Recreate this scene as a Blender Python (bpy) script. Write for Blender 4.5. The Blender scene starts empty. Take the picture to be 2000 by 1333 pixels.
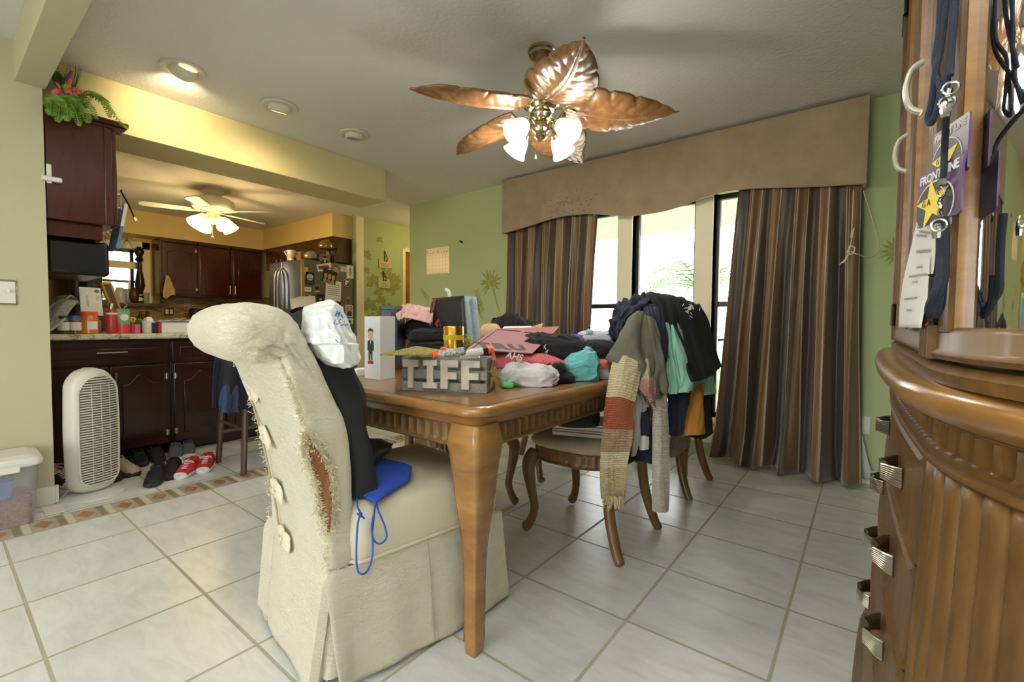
import bpy, bmesh, math, random
from mathutils import Vector, Matrix, noise
R = math.radians
random.seed(7)
SC = bpy.context.scene
COL = SC.collection

# ------------------------------------------------------------------ camera
F, PITCH, ROLL, YAW, CH = 891.446, 0.0394099, 0.0084594, 0.6595161, 1.01122
FW = Vector((-math.sin(YAW)*math.cos(PITCH), math.cos(YAW)*math.cos(PITCH), -math.sin(PITCH)))
RT0 = Vector((math.cos(YAW), math.sin(YAW), 0))
UP0 = RT0.cross(FW)
RT = RT0*math.cos(ROLL) + UP0*math.sin(ROLL)
UP = UP0*math.cos(ROLL) - RT0*math.sin(ROLL)
EYE = Vector((0, 0, CH))
cam = bpy.data.cameras.new('camera')
camo = bpy.data.objects.new('camera', cam)
COL.objects.link(camo)
cam.sensor_width = 36
cam.lens = F/2000*36
cam.clip_start = 0.02
mw = Matrix.Identity(4)
for i in range(3):
    mw[i][0], mw[i][1], mw[i][2], mw[i][3] = RT[i], UP[i], -FW[i], EYE[i]
camo.matrix_world = mw
SC.camera = camo
SC.cycles.max_bounces = 8
SC.cycles.diffuse_bounces = 4
SC.cycles.glossy_bounces = 4
SC.cycles.transmission_bounces = 6
SC.view_settings.view_transform = 'Standard'
SC.view_settings.look = 'None'
SC.view_settings.gamma = 1
SC.view_settings.use_curve_mapping = False

def P(px, py, **k):
    """point of the place seen at a spot of the photograph, on the plane x=, y= or z="""
    d = FW + RT*((px-1000)/F) + UP*((666.5-py)/F)
    ax, val = list(k.items())[0]
    i = 'xyz'.index(ax)
    return EYE + d*((val-EYE[i])/d[i])

# ------------------------------------------------------------------ kit
def V(*a): return Vector(a)
def lerp(a, b, t): return a+(b-a)*t
class MB:
    def __init__(s):
        s.v, s.f, s.m, s.uv, s.k = [], [], [], [], 0
    def add(s, vs, fs, M=None, uvs=None):
        o = len(s.v)
        s.v += [M @ Vector(v) if M else Vector(v) for v in vs]
        for j, f in enumerate(fs):
            s.f.append([o+i for i in f]); s.m.append(s.k)
            s.uv.append(uvs[j] if uvs else None)
        return s
    def mat(s, k): s.k = k; return s
    def box(s, x0, x1, y0, y1, z0, z1, M=None):
        vs = [(x, y, z) for z in (z0, z1) for y in (y0, y1) for x in (x0, x1)]
        return s.add(vs, [(0,2,3,1),(4,5,7,6),(0,1,5,4),(2,6,7,3),(0,4,6,2),(1,3,7,5)], M)
    def cyl(s, p0, p1, r0, r1=None, n=16, cap=True):
        return s.tube([p0, p1], [r0, r0 if r1 is None else r1], n, cap)
    def tube(s, pts, r, n=10, cap=True, closed=False, M=None, flat=1.0):
        pts = [Vector(p) for p in pts]; m = len(pts)
        rs = r if isinstance(r, (list, tuple)) else [r]*m
        rings = []; t0 = None; u = None
        for i, p in enumerate(pts):
            if closed: t = pts[(i+1) % m]-pts[i-1]
            else: t = pts[min(i+1, m-1)]-pts[max(i-1, 0)]
            if t.length < 1e-9: t = Vector((0,0,1))
            t.normalize()
            if u is None:
                u = t.orthogonal().normalized()
            else:
                u = (u - t*u.dot(t))
                if u.length < 1e-6: u = t.orthogonal()
                u.normalize()
            w = t.cross(u)
            rings.append([p+(u*math.cos(2*math.pi*k/n)+w*math.sin(2*math.pi*k/n)*flat)*rs[i] for k in range(n)])
        return s.loft(rings, cap, closed, M)
    def loft(s, rings, cap=True, closed=False, M=None, uvs=False):
        n = len(rings[0]); m = len(rings)
        vs = [v for r in rings for v in r]; fs = []; uv = []
        for i in range(m if closed else m-1):
            a, b = i*n, ((i+1) % m)*n
            for k in range(n):
                k2 = (k+1) % n
                fs.append((a+k, a+k2, b+k2, b+k))
                uv.append([(k/n, i/m), ((k+1)/n, i/m), ((k+1)/n, (i+1)/m), (k/n, (i+1)/m)])
        if cap and not closed:
            fs.append(tuple(reversed(range(n)))); uv.append([(0,0)]*n)
            fs.append(tuple((m-1)*n+k for k in range(n))); uv.append([(0,0)]*n)
        return s.add(vs, fs, M, uv)
    def lathe(s, prof, c=(0,0,0), n=24, M=None, cap=True):
        c = Vector(c)
        rings = [[c+Vector((r*math.cos(2*math.pi*k/n), r*math.sin(2*math.pi*k/n), z)) for k in range(n)] for r, z in prof]
        return s.loft(rings, cap, False, M)
    def prism(s, poly, d0, d1, M=None):
        n = len(poly)
        vs = [(x, y, d0) for x, y in poly]+[(x, y, d1) for x, y in poly]
        fs = [tuple(reversed(range(n))), tuple(range(n, 2*n))]+[(k, (k+1) % n, n+(k+1) % n, n+k) for k in range(n)]
        return s.add(vs, fs, M)
    def grid(s, fn, nu, nv, M=None, uvfn=None, closed_u=False):
        vs = [fn(i/nu, j/nv) for j in range(nv+1) for i in range(nu+1)]
        fs, uv = [], []
        for j in range(nv):
            for i in range(nu):
                a = j*(nu+1)+i
                fs.append((a, a+1, a+nu+2, a+nu+1))
                q = [(i/nu, j/nv), ((i+1)/nu, j/nv), ((i+1)/nu, (j+1)/nv), (i/nu, (j+1)/nv)]
                uv.append([uvfn(*w) for w in q] if uvfn else q)
        return s.add(vs, fs, M, uv)
    def build(s, name, mats, parent=None, smooth=True, ang=38, bevel=0, seg=2, solid=0, sub=0, off=0, weld=False):
        me = bpy.data.meshes.new(name)
        me.from_pydata([tuple(v) for v in s.v], [], s.f)
        if not isinstance(mats, (list, tuple)): mats = [mats]
        for m in mats: me.materials.append(m)
        me.polygons.foreach_set('material_index', s.m)
        if any(u for u in s.uv):
            ul = me.uv_layers.new(name='UVMap')
            flat = []
            for f, u in zip(s.f, s.uv):
                for k in range(len(f)): flat += list(u[k]) if u else [0, 0]
            ul.data.foreach_set('uv', flat)
        if weld:
            bm = bmesh.new(); bm.from_mesh(me); bmesh.ops.remove_doubles(bm, verts=bm.verts, dist=1e-5); bm.to_mesh(me); bm.free()
        bm = bmesh.new(); bm.from_mesh(me); bmesh.ops.recalc_face_normals(bm, faces=bm.faces); bm.to_mesh(me); bm.free()
        if smooth:
            me.polygons.foreach_set('use_smooth', [True]*len(me.polygons))
            me.set_sharp_from_angle(angle=R(ang))
        o = bpy.data.objects.new(name, me); COL.objects.link(o)
        if parent is not None:
            o.parent = parent
            if parent.type == 'EMPTY':
                o.matrix_parent_inverse = parent.matrix_basis.inverted()
        if solid:
            md = o.modifiers.new('thickness', 'SOLIDIFY'); md.thickness = solid; md.offset = off
        if bevel:
            md = o.modifiers.new('edges', 'BEVEL'); md.width = bevel; md.segments = seg; md.limit_method = 'ANGLE'; md.angle_limit = R(40)
        if sub:
            md = o.modifiers.new('soft', 'SUBSURF'); md.levels = sub; md.render_levels = sub
        return o

def thing(name, label, cat, loc=(0,0,0), group=None):
    o = bpy.data.objects.new(name, None); COL.objects.link(o)
    o.location = loc; o.empty_display_size = .05
    return tag(o, label, cat, group)
def tag(o, label, cat, group=None, kind=None):
    o['label'] = label; o['category'] = cat
    if group: o['group'] = group
    if kind: o['kind'] = kind
    return o
def struct(o):
    o['kind'] = 'structure'; return o
def copy_tree(o, parent=None):
    c = o.copy(); COL.objects.link(c)
    if parent is not None:
        c.parent = parent; c.matrix_parent_inverse = o.matrix_parent_inverse.copy()
    for ch in [x for x in bpy.data.objects if x.parent == o]:
        copy_tree(ch, c)
    return c
def rr(w, h, r, n=5):
    """rounded rectangle outline centred on 0"""
    pts = []
    for cx, cy, a in ((w/2-r, h/2-r, 0), (-w/2+r, h/2-r, 90), (-w/2+r, -h/2+r, 180), (w/2-r, -h/2+r, 270)):
        for k in range(n+1):
            t = R(a+90*k/n); pts.append((cx+r*math.cos(t), cy+r*math.sin(t)))
    return pts
def star(r, ri=None, n=5, rot=90):
    ri = ri or r*.42
    return [((r if k % 2 == 0 else ri)*math.cos(R(rot+180*k/n)), (r if k % 2 == 0 else ri)*math.sin(R(rot+180*k/n))) for k in range(2*n)]
def spline(pts, n, closed=False):
    pts = [Vector(p) for p in pts]; m = len(pts); out = []
    segs = m if closed else m-1
    for q in range(n+1):
        t = q/n*segs; i = min(int(t), segs-1); t -= i
        if closed: p0, p1, p2, p3 = pts[(i-1) % m], pts[i % m], pts[(i+1) % m], pts[(i+2) % m]
        else: p0, p1, p2, p3 = pts[max(i-1, 0)], pts[i], pts[i+1], pts[min(i+2, m-1)]
        out.append(0.5*((2*p1)+(p2-p0)*t+(2*p0-5*p1+4*p2-p3)*t*t+(3*p1-p0-3*p2+p3)*t*t*t))
    return out
def frame(o, x, y):
    """matrix with origin o, first axis x, second axis y (orthogonalised)"""
    x = Vector(x).normalized(); z = x.cross(Vector(y)).normalized(); y = z.cross(x); o = Vector(o)
    M = Matrix.Identity(4)
    for i in range(3): M[i][0], M[i][1], M[i][2], M[i][3] = x[i], y[i], z[i], o[i]
    return M
def rotz(a, o=(0,0,0)): return Matrix.Translation(Vector(o)) @ Matrix.Rotation(a, 4, 'Z')
def nz(p, s=1.0, seed=0): return noise.noise(Vector(p)*s+Vector((seed*7.3, seed*3.1, seed*5.7)))
def ridge(p, s=1.0, seed=0): return 1-abs(nz(p, s, seed))*2.2

# letters as extruded text meshes
def text_mesh(txt, size, depth, M, name, m, parent=None, bold=0.0, shear=0, align='CENTER', spacing=1.0):
    cu = bpy.data.curves.new(name, 'FONT'); cu.body = txt; cu.size = size; cu.extrude = depth/2; cu.offset = bold
    cu.align_x = align; cu.align_y = 'CENTER'; cu.shear = shear; cu.resolution_u = 3; cu.space_character = spacing
    to = bpy.data.objects.new(name, cu); COL.objects.link(to)
    me = bpy.data.meshes.new_from_object(to.evaluated_get(bpy.context.evaluated_depsgraph_get()))
    bpy.data.objects.remove(to); bpy.data.curves.remove(cu)
    me.transform(M); me.name = name
    me.materials.clear(); me.materials.append(m)
    o = bpy.data.objects.new(name, me); COL.objects.link(o)
    if parent is not None:
        o.parent = parent
        if parent.type == 'EMPTY': o.matrix_parent_inverse = parent.matrix_basis.inverted()
    return o

# ------------------------------------------------------------------ materials
def lin(c): return tuple(((v/255)/12.92 if v/255 <= .04045 else ((v/255+.055)/1.055)**2.4) for v in c)+(1,)
class N:
    def __init__(s, name):
        s.m = bpy.data.materials.new(name); s.m.use_nodes = True
        s.t = s.m.node_tree; s.b = s.t.nodes['Principled BSDF']; s.co = None
    def n(s, typ, **k):
        o = s.t.nodes.new(typ)
        for a, b in k.items():
            if a in o.inputs: o.inputs[a].default_value = b
            else: setattr(o, a, b)
        return o
    def l(s, a, ao, b, bi): s.t.links.new(a.outputs[ao], b.inputs[bi]); return b
    def coord(s, kind='Object', scale=(1,1,1), rot=(0,0,0)):
        tc = s.n('ShaderNodeTexCoord'); mp = s.n('ShaderNodeMapping')
        mp.inputs['Scale'].default_value = scale; mp.inputs['Rotation'].default_value = rot
        s.l(tc, kind, mp, 'Vector'); return mp
    def noise(s, co, scale, detail=4, rough=.6, dist=0):
        t = s.n('ShaderNodeTexNoise', Scale=scale, Detail=detail, Roughness=rough, Distortion=dist); s.l(co, 0, t, 'Vector'); return t
    def ramp(s, src, out, stops, interp='LINEAR'):
        r = s.n('ShaderNodeValToRGB'); e = r.color_ramp; e.interpolation = interp
        while len(e.elements) < len(stops): e.elements.new(.5)
        for el, (p, c) in zip(e.elements, stops): el.position = p; el.color = lin(c) if len(c) == 3 else c
        s.l(src, out, r, 'Fac'); return r
    def bump(s, src, out, strength, dist=.01):
        b = s.n('ShaderNodeBump', Strength=strength, Distance=dist); s.l(src, out, b, 'Height'); s.l(b, 0, s.b, 'Normal'); return b
def mat(name, c, rough=.6, metal=0, var=0, vs=8, bump=0, bs=60, spec=.5, coat=0, emit=0, emc=None, alpha=1, trans=0, bd=.004, sheen=0, stretch=(1,1,1), c2=None):
    q = N(name); b = q.b
    b.inputs['Base Color'].default_value = lin(c); b.inputs['Roughness'].default_value = rough; b.inputs['Metallic'].default_value = metal
    b.inputs['Specular IOR Level'].default_value = spec; b.inputs['Coat Weight'].default_value = coat; b.inputs['Coat Roughness'].default_value = .1
    b.inputs['Alpha'].default_value = alpha; b.inputs['Transmission Weight'].default_value = trans; b.inputs['Sheen Weight'].default_value = sheen
    if emit: b.inputs['Emission Color'].default_value = lin(emc or c); b.inputs['Emission Strength'].default_value = emit
    if var or c2:
        co = q.coord('Object', stretch); t = q.noise(co, vs)
        if c2: hi, lo = c2, c
        else:
            hi = tuple(min(255, v*(1+var)) for v in c); lo = tuple(v*(1-var) for v in c)
        r = q.ramp(t, 'Fac', [(.3, lo), (.7, hi)]); q.l(r, 0, b, 'Base Color')
    if bump:
        co2 = q.coord('Object'); t2 = q.noise(co2, bs, 3); q.bump(t2, 'Fac', bump, bd)
    return q.m
def wood(name, c1, c2, rough=.35, scale=(1,1,1), sc=6, coat=.2, bump=.05, spec=.5):
    q = N(name); co = q.coord('Object', scale)
    t = q.noise(co, sc, 6, .65, 1.2); r = q.ramp(t, 'Fac', [(.28, c1), (.52, tuple((a+b)/2 for a, b in zip(c1, c2))), (.72, c2)])
    q.l(r, 0, q.b, 'Base Color'); q.b.inputs['Roughness'].default_value = rough; q.b.inputs['Coat Weight'].default_value = coat; q.b.inputs['Coat Roughness'].default_value = .12
    q.b.inputs['Specular IOR Level'].default_value = spec
    q.bump(t, 'Fac', bump, .003); return q.m
def stripes(name, stops, axis='u', rep=1.0, rough=.7, weave=0, sheen=0, spec=.3, bumpdist=.003):
    q = N(name); tc = q.n('ShaderNodeTexCoord'); sp = q.n('ShaderNodeSeparateXYZ'); q.l(tc, 'UV', sp, 0)
    ml = q.n('ShaderNodeMath', operation='MULTIPLY'); ml.inputs[1].default_value = rep; q.l(sp, 0 if axis == 'u' else 1, ml, 0)
    fr = q.n('ShaderNodeMath', operation='FRACT'); q.l(ml, 0, fr, 0)
    r = q.ramp(fr, 0, stops, 'CONSTANT'); q.l(r, 0, q.b, 'Base Color')
    q.b.inputs['Roughness'].default_value = rough; q.b.inputs['Sheen Weight'].default_value = sheen; q.b.inputs['Specular IOR Level'].default_value = spec
    if weave:
        w = q.n('ShaderNodeTexWave', Scale=weave, Distortion=1.5, Detail=1); w.bands_direction = 'Y' if axis == 'v' else 'X'
        w.inputs['Detail Scale'].default_value = 3
        q.l(tc, 'UV', w, 'Vector'); q.bump(w, 'Fac', .9, bumpdist)
    return q.m
M = {}
M['ceil'] = mat('ceiling_paint', (214,212,206), .9, bump=.35, bs=45, bd=.01)
M['cream'] = mat('cream_paint', (188,181,150), .75, bump=.08, bs=25)
M['creamk'] = mat('kitchen_yellow_paint', (222,197,134), .75, bump=.08, bs=25)
M['beampaint'] = mat('beam_paint', (200,187,138), .75, bump=.08, bs=25)
M['green'] = mat('sage_green_paint', (174,187,138), .75, bump=.08, bs=25)
M['leafpaint'] = mat('olive_stencil_paint', (150,150,84), .8, var=.12, vs=30)
M['trim'] = mat('white_trim_paint', (226,224,212), .45)
M['cream_trim'] = mat('cream_window_trim', (236,228,196), .5)
M['white'] = mat('white_plastic', (228,228,224), .4)
M['ivory'] = mat('ivory_plastic', (222,220,206), .45)
M['bronze'] = mat('dark_bronze_frame', (52,48,42), .4, .4)
M['wood'] = wood('honey_walnut', (116,80,38), (168,120,64), .3, (1,1,3), 4, .35)
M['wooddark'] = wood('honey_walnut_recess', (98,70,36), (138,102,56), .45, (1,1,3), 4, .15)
M['woodv'] = wood('hutch_walnut', (80,55,25), (116,82,40), .46, (5,5,1), 5, .06, .03, .28)
M['chairleg'] = wood('chair_walnut', (94,66,38), (140,102,60), .35, (4,4,1), 5, .25)
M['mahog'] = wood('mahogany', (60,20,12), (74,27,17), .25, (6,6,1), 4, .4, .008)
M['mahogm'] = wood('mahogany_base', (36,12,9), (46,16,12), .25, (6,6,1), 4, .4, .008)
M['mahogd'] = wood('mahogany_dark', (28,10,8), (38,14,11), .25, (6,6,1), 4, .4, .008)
M['steel'] = mat('brushed_steel', (176,172,164), .3, 1)
M['nickel'] = mat('satin_nickel', (168,164,152), .28, 1)
M['brass'] = mat('antique_brass', (198,188,158), .22, 1)
M['black'] = mat('black_plastic', (18,18,19), .45)
M['blackc'] = mat('black_cotton', (20,20,22), .95, bump=.12, bs=300, var=.2, vs=20)
M['navy'] = mat('navy_cotton', (26,32,48), .95, bump=.12, bs=300, var=.15, vs=20)
M['glass'] = mat('clear_glass', (255,255,255), .02, trans=1)
M['paper'] = mat('white_paper', (232,230,226), .8, var=.02)
M['bwhite'] = mat('bulb_glass', (255,250,235), .3, emit=9, emc=(255,248,232))
M['bwarm'] = mat('warm_bulb_glass', (255,236,196), .3, emit=14, emc=(255,214,140))
FANP, KFANP, CANP, HALLP = 7, 6.5, 20, 12
DOORFILL, SIDEFILL, WINP, EXPO, WORLD, FLASH = 60, 35, 8, 0.03, 7, 130

# ------------------------------------------------------------------ room
SX, SY, TX0, TY0 = 0.428256, 0.4155, -1.044492, 1.444253
def tile_mat():
    q = N('floor_tile'); tc = q.n('ShaderNodeTexCoord'); sp = q.n('ShaderNodeSeparateXYZ'); q.l(tc, 'Object', sp, 0)
    def mth(op, a, b=None, c=None):
        m = q.n('ShaderNodeMath', operation=op)
        for i, w in enumerate((a, b, c)):
            if w is None: continue
            if isinstance(w, (int, float)): m.inputs[i].default_value = w
            else: q.t.links.new(w, m.inputs[i])
        return m.outputs[0]
    x, y = sp.outputs[0], sp.outputs[1]
    kit = mth('LESS_THAN', x, -3.18)
    u = mth('DIVIDE', mth('SUBTRACT', x, TX0), SX); v = mth('DIVIDE', mth('SUBTRACT', y, TY0), SY)
    u = mth('ADD', u, mth('MULTIPLY', kit, .245)); v = mth('ADD', v, mth('MULTIPLY', kit, .47))
    def edge(w, size):
        f = mth('FRACT', w); d = mth('MINIMUM', f, mth('SUBTRACT', 1.0, f)); return mth('MULTIPLY', d, size)
    d = mth('MINIMUM', edge(u, SX), edge(v, SY))
    mr = q.n('ShaderNodeMapRange'); mr.inputs['From Min'].default_value = .0038; mr.inputs['From Max'].default_value = .0062
    q.t.links.new(d, mr.inputs['Value']); g = mr.outputs[0]
    co = q.coord('Object', (1, 3, 1)); n1 = q.noise(co, 5, 6, .65, .6); r1 = q.ramp(n1, 'Fac', [(.3, (210,210,206)), (.55, (226,227,224)), (.75, (233,234,232))])
    fl = mth('ADD', mth('FLOOR', u), mth('MULTIPLY', mth('FLOOR', v), 7.31))
    wn = q.n('ShaderNodeTexWhiteNoise'); wn.noise_dimensions = '1D'; q.t.links.new(fl, wn.inputs['W'])
    hs = q.n('ShaderNodeHueSaturation'); q.l(r1, 0, hs, 'Color'); q.t.links.new(mth('ADD', mth('MULTIPLY', wn.outputs[0], .08), .96), hs.inputs['Value'])
    mx = q.n('ShaderNodeMix', data_type='RGBA'); mx.inputs[6].default_value = lin((172,166,146)); q.t.links.new(g, mx.inputs[0]); q.t.links.new(hs.outputs[0], mx.inputs[7])
    q.t.links.new(mx.outputs[2], q.b.inputs['Base Color'])
    ro = mth('SUBTRACT', .8, mth('MULTIPLY', g, .5)); q.t.links.new(ro, q.b.inputs['Roughness'])
    hh = mth('ADD', g, mth('MULTIPLY', n1.outputs[0], .12)); b = q.n('ShaderNodeBump', Strength=.5, Distance=.003); q.t.links.new(hh, b.inputs['Height']); q.l(b, 0, q.b, 'Normal')
    return q.m
M['tile'] = tile_mat()
M['mosaic_base'] = mat('mosaic_taupe', (176,166,142), .5, var=.08, vs=20)
M['mosaic_red'] = mat('mosaic_terracotta', (166,112,84), .45, var=.08, vs=30)
M['mosaic_grey'] = mat('mosaic_grey', (136,124,104), .45, var=.08, vs=30)
M['mosaic_white'] = mat('mosaic_ivory', (214,208,190), .4)
b = MB()
b.mat(0).add([(-9,-4.2,0),(1.4,-4.2,0),(1.4,7,0),(-9,7,0)], [(0,1,2,3)]); b.add([(1.4,-4.2,0),(4.3,-4.2,0),(4.3,0,0),(1.4,0,0)], [(0,1,2,3)])
BX0, BX1 = -3.262, -3.068
b.mat(1).box(BX0, BX1, .1, 3.0, -.01, .0012)
yy = .339-.1555*1
while yy < 3.0:
    xm = (BX0+BX1)/2
    b.mat(2).add([(xm-.062,yy,.0022),(xm,yy-.036,.0022),(xm+.062,yy,.0022),(xm,yy+.036,.0022)], [(0,1,2,3)])
    b.mat(3).add([(BX0+.012,yy+.048,.0022),(BX1-.012,yy+.048,.0022),(BX1-.012,yy+.074,.0022),(BX0+.012,yy+.074,.0022)], [(0,1,2,3)])
    b.mat(4).add([(BX0+.012,yy+.08,.0022),(BX1-.012,yy+.08,.0022),(BX1-.012,yy+.106,.0022),(BX0+.012,yy+.106,.0022)], [(0,1,2,3)])
    yy += .1545
struct(b.build('floor', [M['tile'], M['mosaic_base'], M['mosaic_red'], M['mosaic_grey'], M['mosaic_white']], smooth=False))
b = MB(); b.box(-9, 1.4, -4.2, 7, 2.44, 2.56); b.box(1.4, 4.3, -4.2, 0, 2.44, 2.56); struct(b.build('ceiling', M['ceil'], smooth=False))
# left wall with the kitchen side return
b = MB(); b.box(-3.62, -3.5, -4.2, .42, 0, 2.44); b.box(-8.0, -3.62, .30, .42, 0, 2.44)
struct(b.build('wall_left', M['cream'], smooth=False))
b = MB(); b.box(-3.5, .62, .318, .432, 2.235, 2.44); struct(b.build('trim_1', M['cream'], smooth=False, bevel=.004))
b = MB(); b.box(-4.0, -3.6, .42, 2.69, 2.14, 2.44); struct(b.build('trim_2', M['beampaint'], smooth=False, bevel=.004))
b = MB(); b.box(-3.5, -3.485, -4.2, .42, 0, .10); b.box(-3.5, -3.49, .42, .435, 0, .1); struct(b.build('baseboard_left', M['trim'], smooth=False, bevel=.004))
# kitchen shell
b = MB()
WY0, WY1, WZ0, WZ1 = 1.18, 1.86, 1.235, 1.975
b.box(-8.05,-7.9,.42,WY0,0,2.44); b.box(-8.05,-7.9,WY1,3.7,0,2.44); b.box(-8.05,-7.9,WY0,WY1,0,WZ0); b.box(-8.05,-7.9,WY0,WY1,WZ1,2.44)
struct(b.build('wall_kitchen_far', M['creamk'], smooth=False))
b = MB(); b.box(-7.9, -5.47, 3.62, 3.70, 0, 2.44); b.box(-5.6, -5.47, 3.70, 4.43, 0, 2.44); b.box(-5.6,-5.47,4.43,5.2,2.06,2.44); b.box(-5.6,-5.47,5.2,7,0,2.44)
b.mat(1)
def leaf_cluster(b, M4, kind=0, seed=0, s=1.0):
    """flat stencilled leaves, in the wall's own plane"""
    rnd = random.Random(seed); zc = [seed*.00004]
    def blade(x, y, a, L, w):
        pts = []
        for k in range(9):
            t = k/8; pts.append((t*L, w*math.sin(math.pi*t**.8)*.5))
        for k in range(7, 0, -1):
            t = k/8; pts.append((t*L, -w*math.sin(math.pi*t**.8)*.5))
        ca, sa = math.cos(a), math.sin(a)
        zc[0] += .00012; b.add([(x+px*ca-py*sa, y+px*sa+py*ca, zc[0]) for px, py in pts], [tuple(range(len(pts)))], M4)
    if kind == 0:      # palmate leaf
        for k in range(13):
            a = R(-150+k*25)+rnd.uniform(-.08,.08); blade(0, 0, a+R(90), s*rnd.uniform(.15,.19), s*.032)
        blade(0, .0, R(-68), s*.42, s*.012)
    elif kind == 1:    # frond
        for k in range(9):
            t = k/9
            blade(-.02*k*s, .03*k*s, R(60)+rnd.uniform(-.2,.2), s*.07*(1.2-t*.5), s*.022); blade(-.02*k*s, .03*k*s, R(170)+rnd.uniform(-.2,.2), s*.07*(1.2-t*.5), s*.022)
        blade(.06*s, -.14*s, R(122), s*.5, s*.01)
    else:              # ivy like leaf
        for k in range(5): blade(0, 0, R(90+(k-2)*52)+rnd.uniform(-.15,.15), s*.09, s*.055)
def wallM(o, x, z=(0,0,1)): return frame(o, x, z)
rnd = random.Random(3)
for k, (px, py, s) in enumerate([(716,500,.9),(742,470,.6),(752,565,1.1),(730,552,1.3),(722,600,1.4),(738,575,.9),(772,550,1.2),(768,545,.8),(745,590,1.0),(757,540,1.4),(772,565,1.2),(728,625,1.1),(760,600,.7),(715,530,.7),(745,612,.8)]):
    o = P(px, py, x=-5.468); leaf_cluster(b, frame(o, (0,1,rnd.uniform(-.8,.8)), (0,0,1)), 2, k, s*1.15)
struct(b.build('wall_hall', [M['green'], M['leafpaint']], smooth=False))
b = MB(); b.box(-5.475,-5.462,3.612,3.72,0,2.44); struct(b.build('trim_3', M['cream_trim'], smooth=False))
b = MB(); b.box(-7.9,-7.55,.42,1.1,2.13,2.44); b.box(-7.9,-7.55,1.1,3.32,2.13,2.44); b.box(-7.9,-5.57,3.32,3.62,2.135,2.44)
struct(b.build('soffit_kitchen', M['creamk'], smooth=False))
# window wall
WIN = [(-2.23,-1.719),(-1.584,-1.072),(-.94,-.43)]
Z0, Z1 = .30, 2.03
b = MB()
xs = [-4.47]+[v for w in WIN for v in w]+[1.3]
for i in range(0, len(xs), 2): b.box(xs[i], xs[i+1], 3.695, 3.86, 0, 2.44)
for w in WIN: b.box(w[0], w[1], 3.695, 3.86, 0, Z0); b.box(w[0], w[1], 3.695, 3.86, Z1, 2.44)
b.box(-4.47, -4.35, 3.86, 7, 0, 2.44)
b.mat(1)
Wm = lambda px, py, a=0: frame(P(px, py, y=3.6935), (math.cos(a),0,math.sin(a)), (-math.sin(a),0,math.cos(a)))
leaf_cluster(b, Wm(958,552), 0, 1, .95)
leaf_cluster(b, Wm(928,600,.35), 0, 2, .7)
leaf_cluster(b, Wm(940,610,-.3), 1, 3, .8)
leaf_cluster(b, Wm(836,585,.2), 1, 4, .5)
leaf_cluster(b, Wm(1752,490,.2), 0, 6, .55)
leaf_cluster(b, Wm(846,600,.5), 0, 8, .45)
struct(b.build('wall_window', [M['green'], M['leafpaint']], smooth=False))
# cream faced pillars and reveals round the windows
b = MB()
for x0, x1 in ((-1.719,-1.584),(-1.072,-.94)): b.box(x0, x1, 3.688, 3.80, Z0, Z1+.03)
b.box(-2.30,-2.23,3.688,3.80,Z0,Z1+.03); b.box(-.43,-.36,3.688,3.80,Z0,Z1+.03); b.box(-2.30,-.36,3.688,3.80,Z1,Z1+.08); b.box(-2.32,-.34,3.66,3.80,Z0-.04,Z0)
b.box(-2.30,-.36,3.688,3.70,.1,Z0-.04)
struct(b.build('trim_4', M['cream_trim'], smooth=False, bevel=.003))
def window_glass():
    m = bpy.data.materials.new('window_glass'); m.use_nodes = True; t = m.node_tree; t.nodes.clear()
    o = t.nodes.new('ShaderNodeOutputMaterial'); mx = t.nodes.new('ShaderNodeMixShader'); a = t.nodes.new('ShaderNodeBsdfTransparent'); g = t.nodes.new('ShaderNodeBsdfGlossy'); fr = t.nodes.new('ShaderNodeFresnel')
    g.inputs['Roughness'].default_value = .03; fr.inputs['IOR'].default_value = 1.5
    t.links.new(fr.outputs[0], mx.inputs[0]); t.links.new(a.outputs[0], mx.inputs[1]); t.links.new(g.outputs[0], mx.inputs[2]); t.links.new(mx.outputs[0], o.inputs[0])
    return m
M['pane'] = window_glass()
for i, w in enumerate(WIN):
    b = MB(); f = .028
    b.box(w[0],w[0]+f,3.765,3.81,Z0,Z1-.02); b.box(w[1]-f,w[1],3.765,3.81,Z0,Z1-.02); b.box(w[0],w[1],3.765,3.81,Z1-.06,Z1-.02); b.box(w[0],w[1],3.765,3.81,Z0,Z0+.03); b.box(w[0]+f,w[1]-f,3.77,3.80,1.15,1.19)
    fr = struct(b.build('window_%d' % (i+1), M['bronze'], smooth=False, bevel=.003))
    b = MB(); b.box(w[0]+.02,w[1]-.02,3.786,3.79,Z0,Z1-.04); b.build('pane', M['pane'], fr, smooth=False)
b = MB(); b.box(.62, .74, 0, 3.86, 0, 2.44); b.box(.62, 4.3, -.12, 0, 0, 2.44); struct(b.build('wall_right', M['green'], smooth=False))
b = MB(); b.box(-4.35,-2.30,3.683,3.695,0,.09); b.box(-.36,.62,3.683,3.695,0,.09); struct(b.build('baseboard_window', M['trim'], smooth=False, bevel=.003))
b = MB(); b.box(-5.47,-5.458,3.72,4.36,0,.09); struct(b.build('baseboard_hall', M['trim'], smooth=False))
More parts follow.
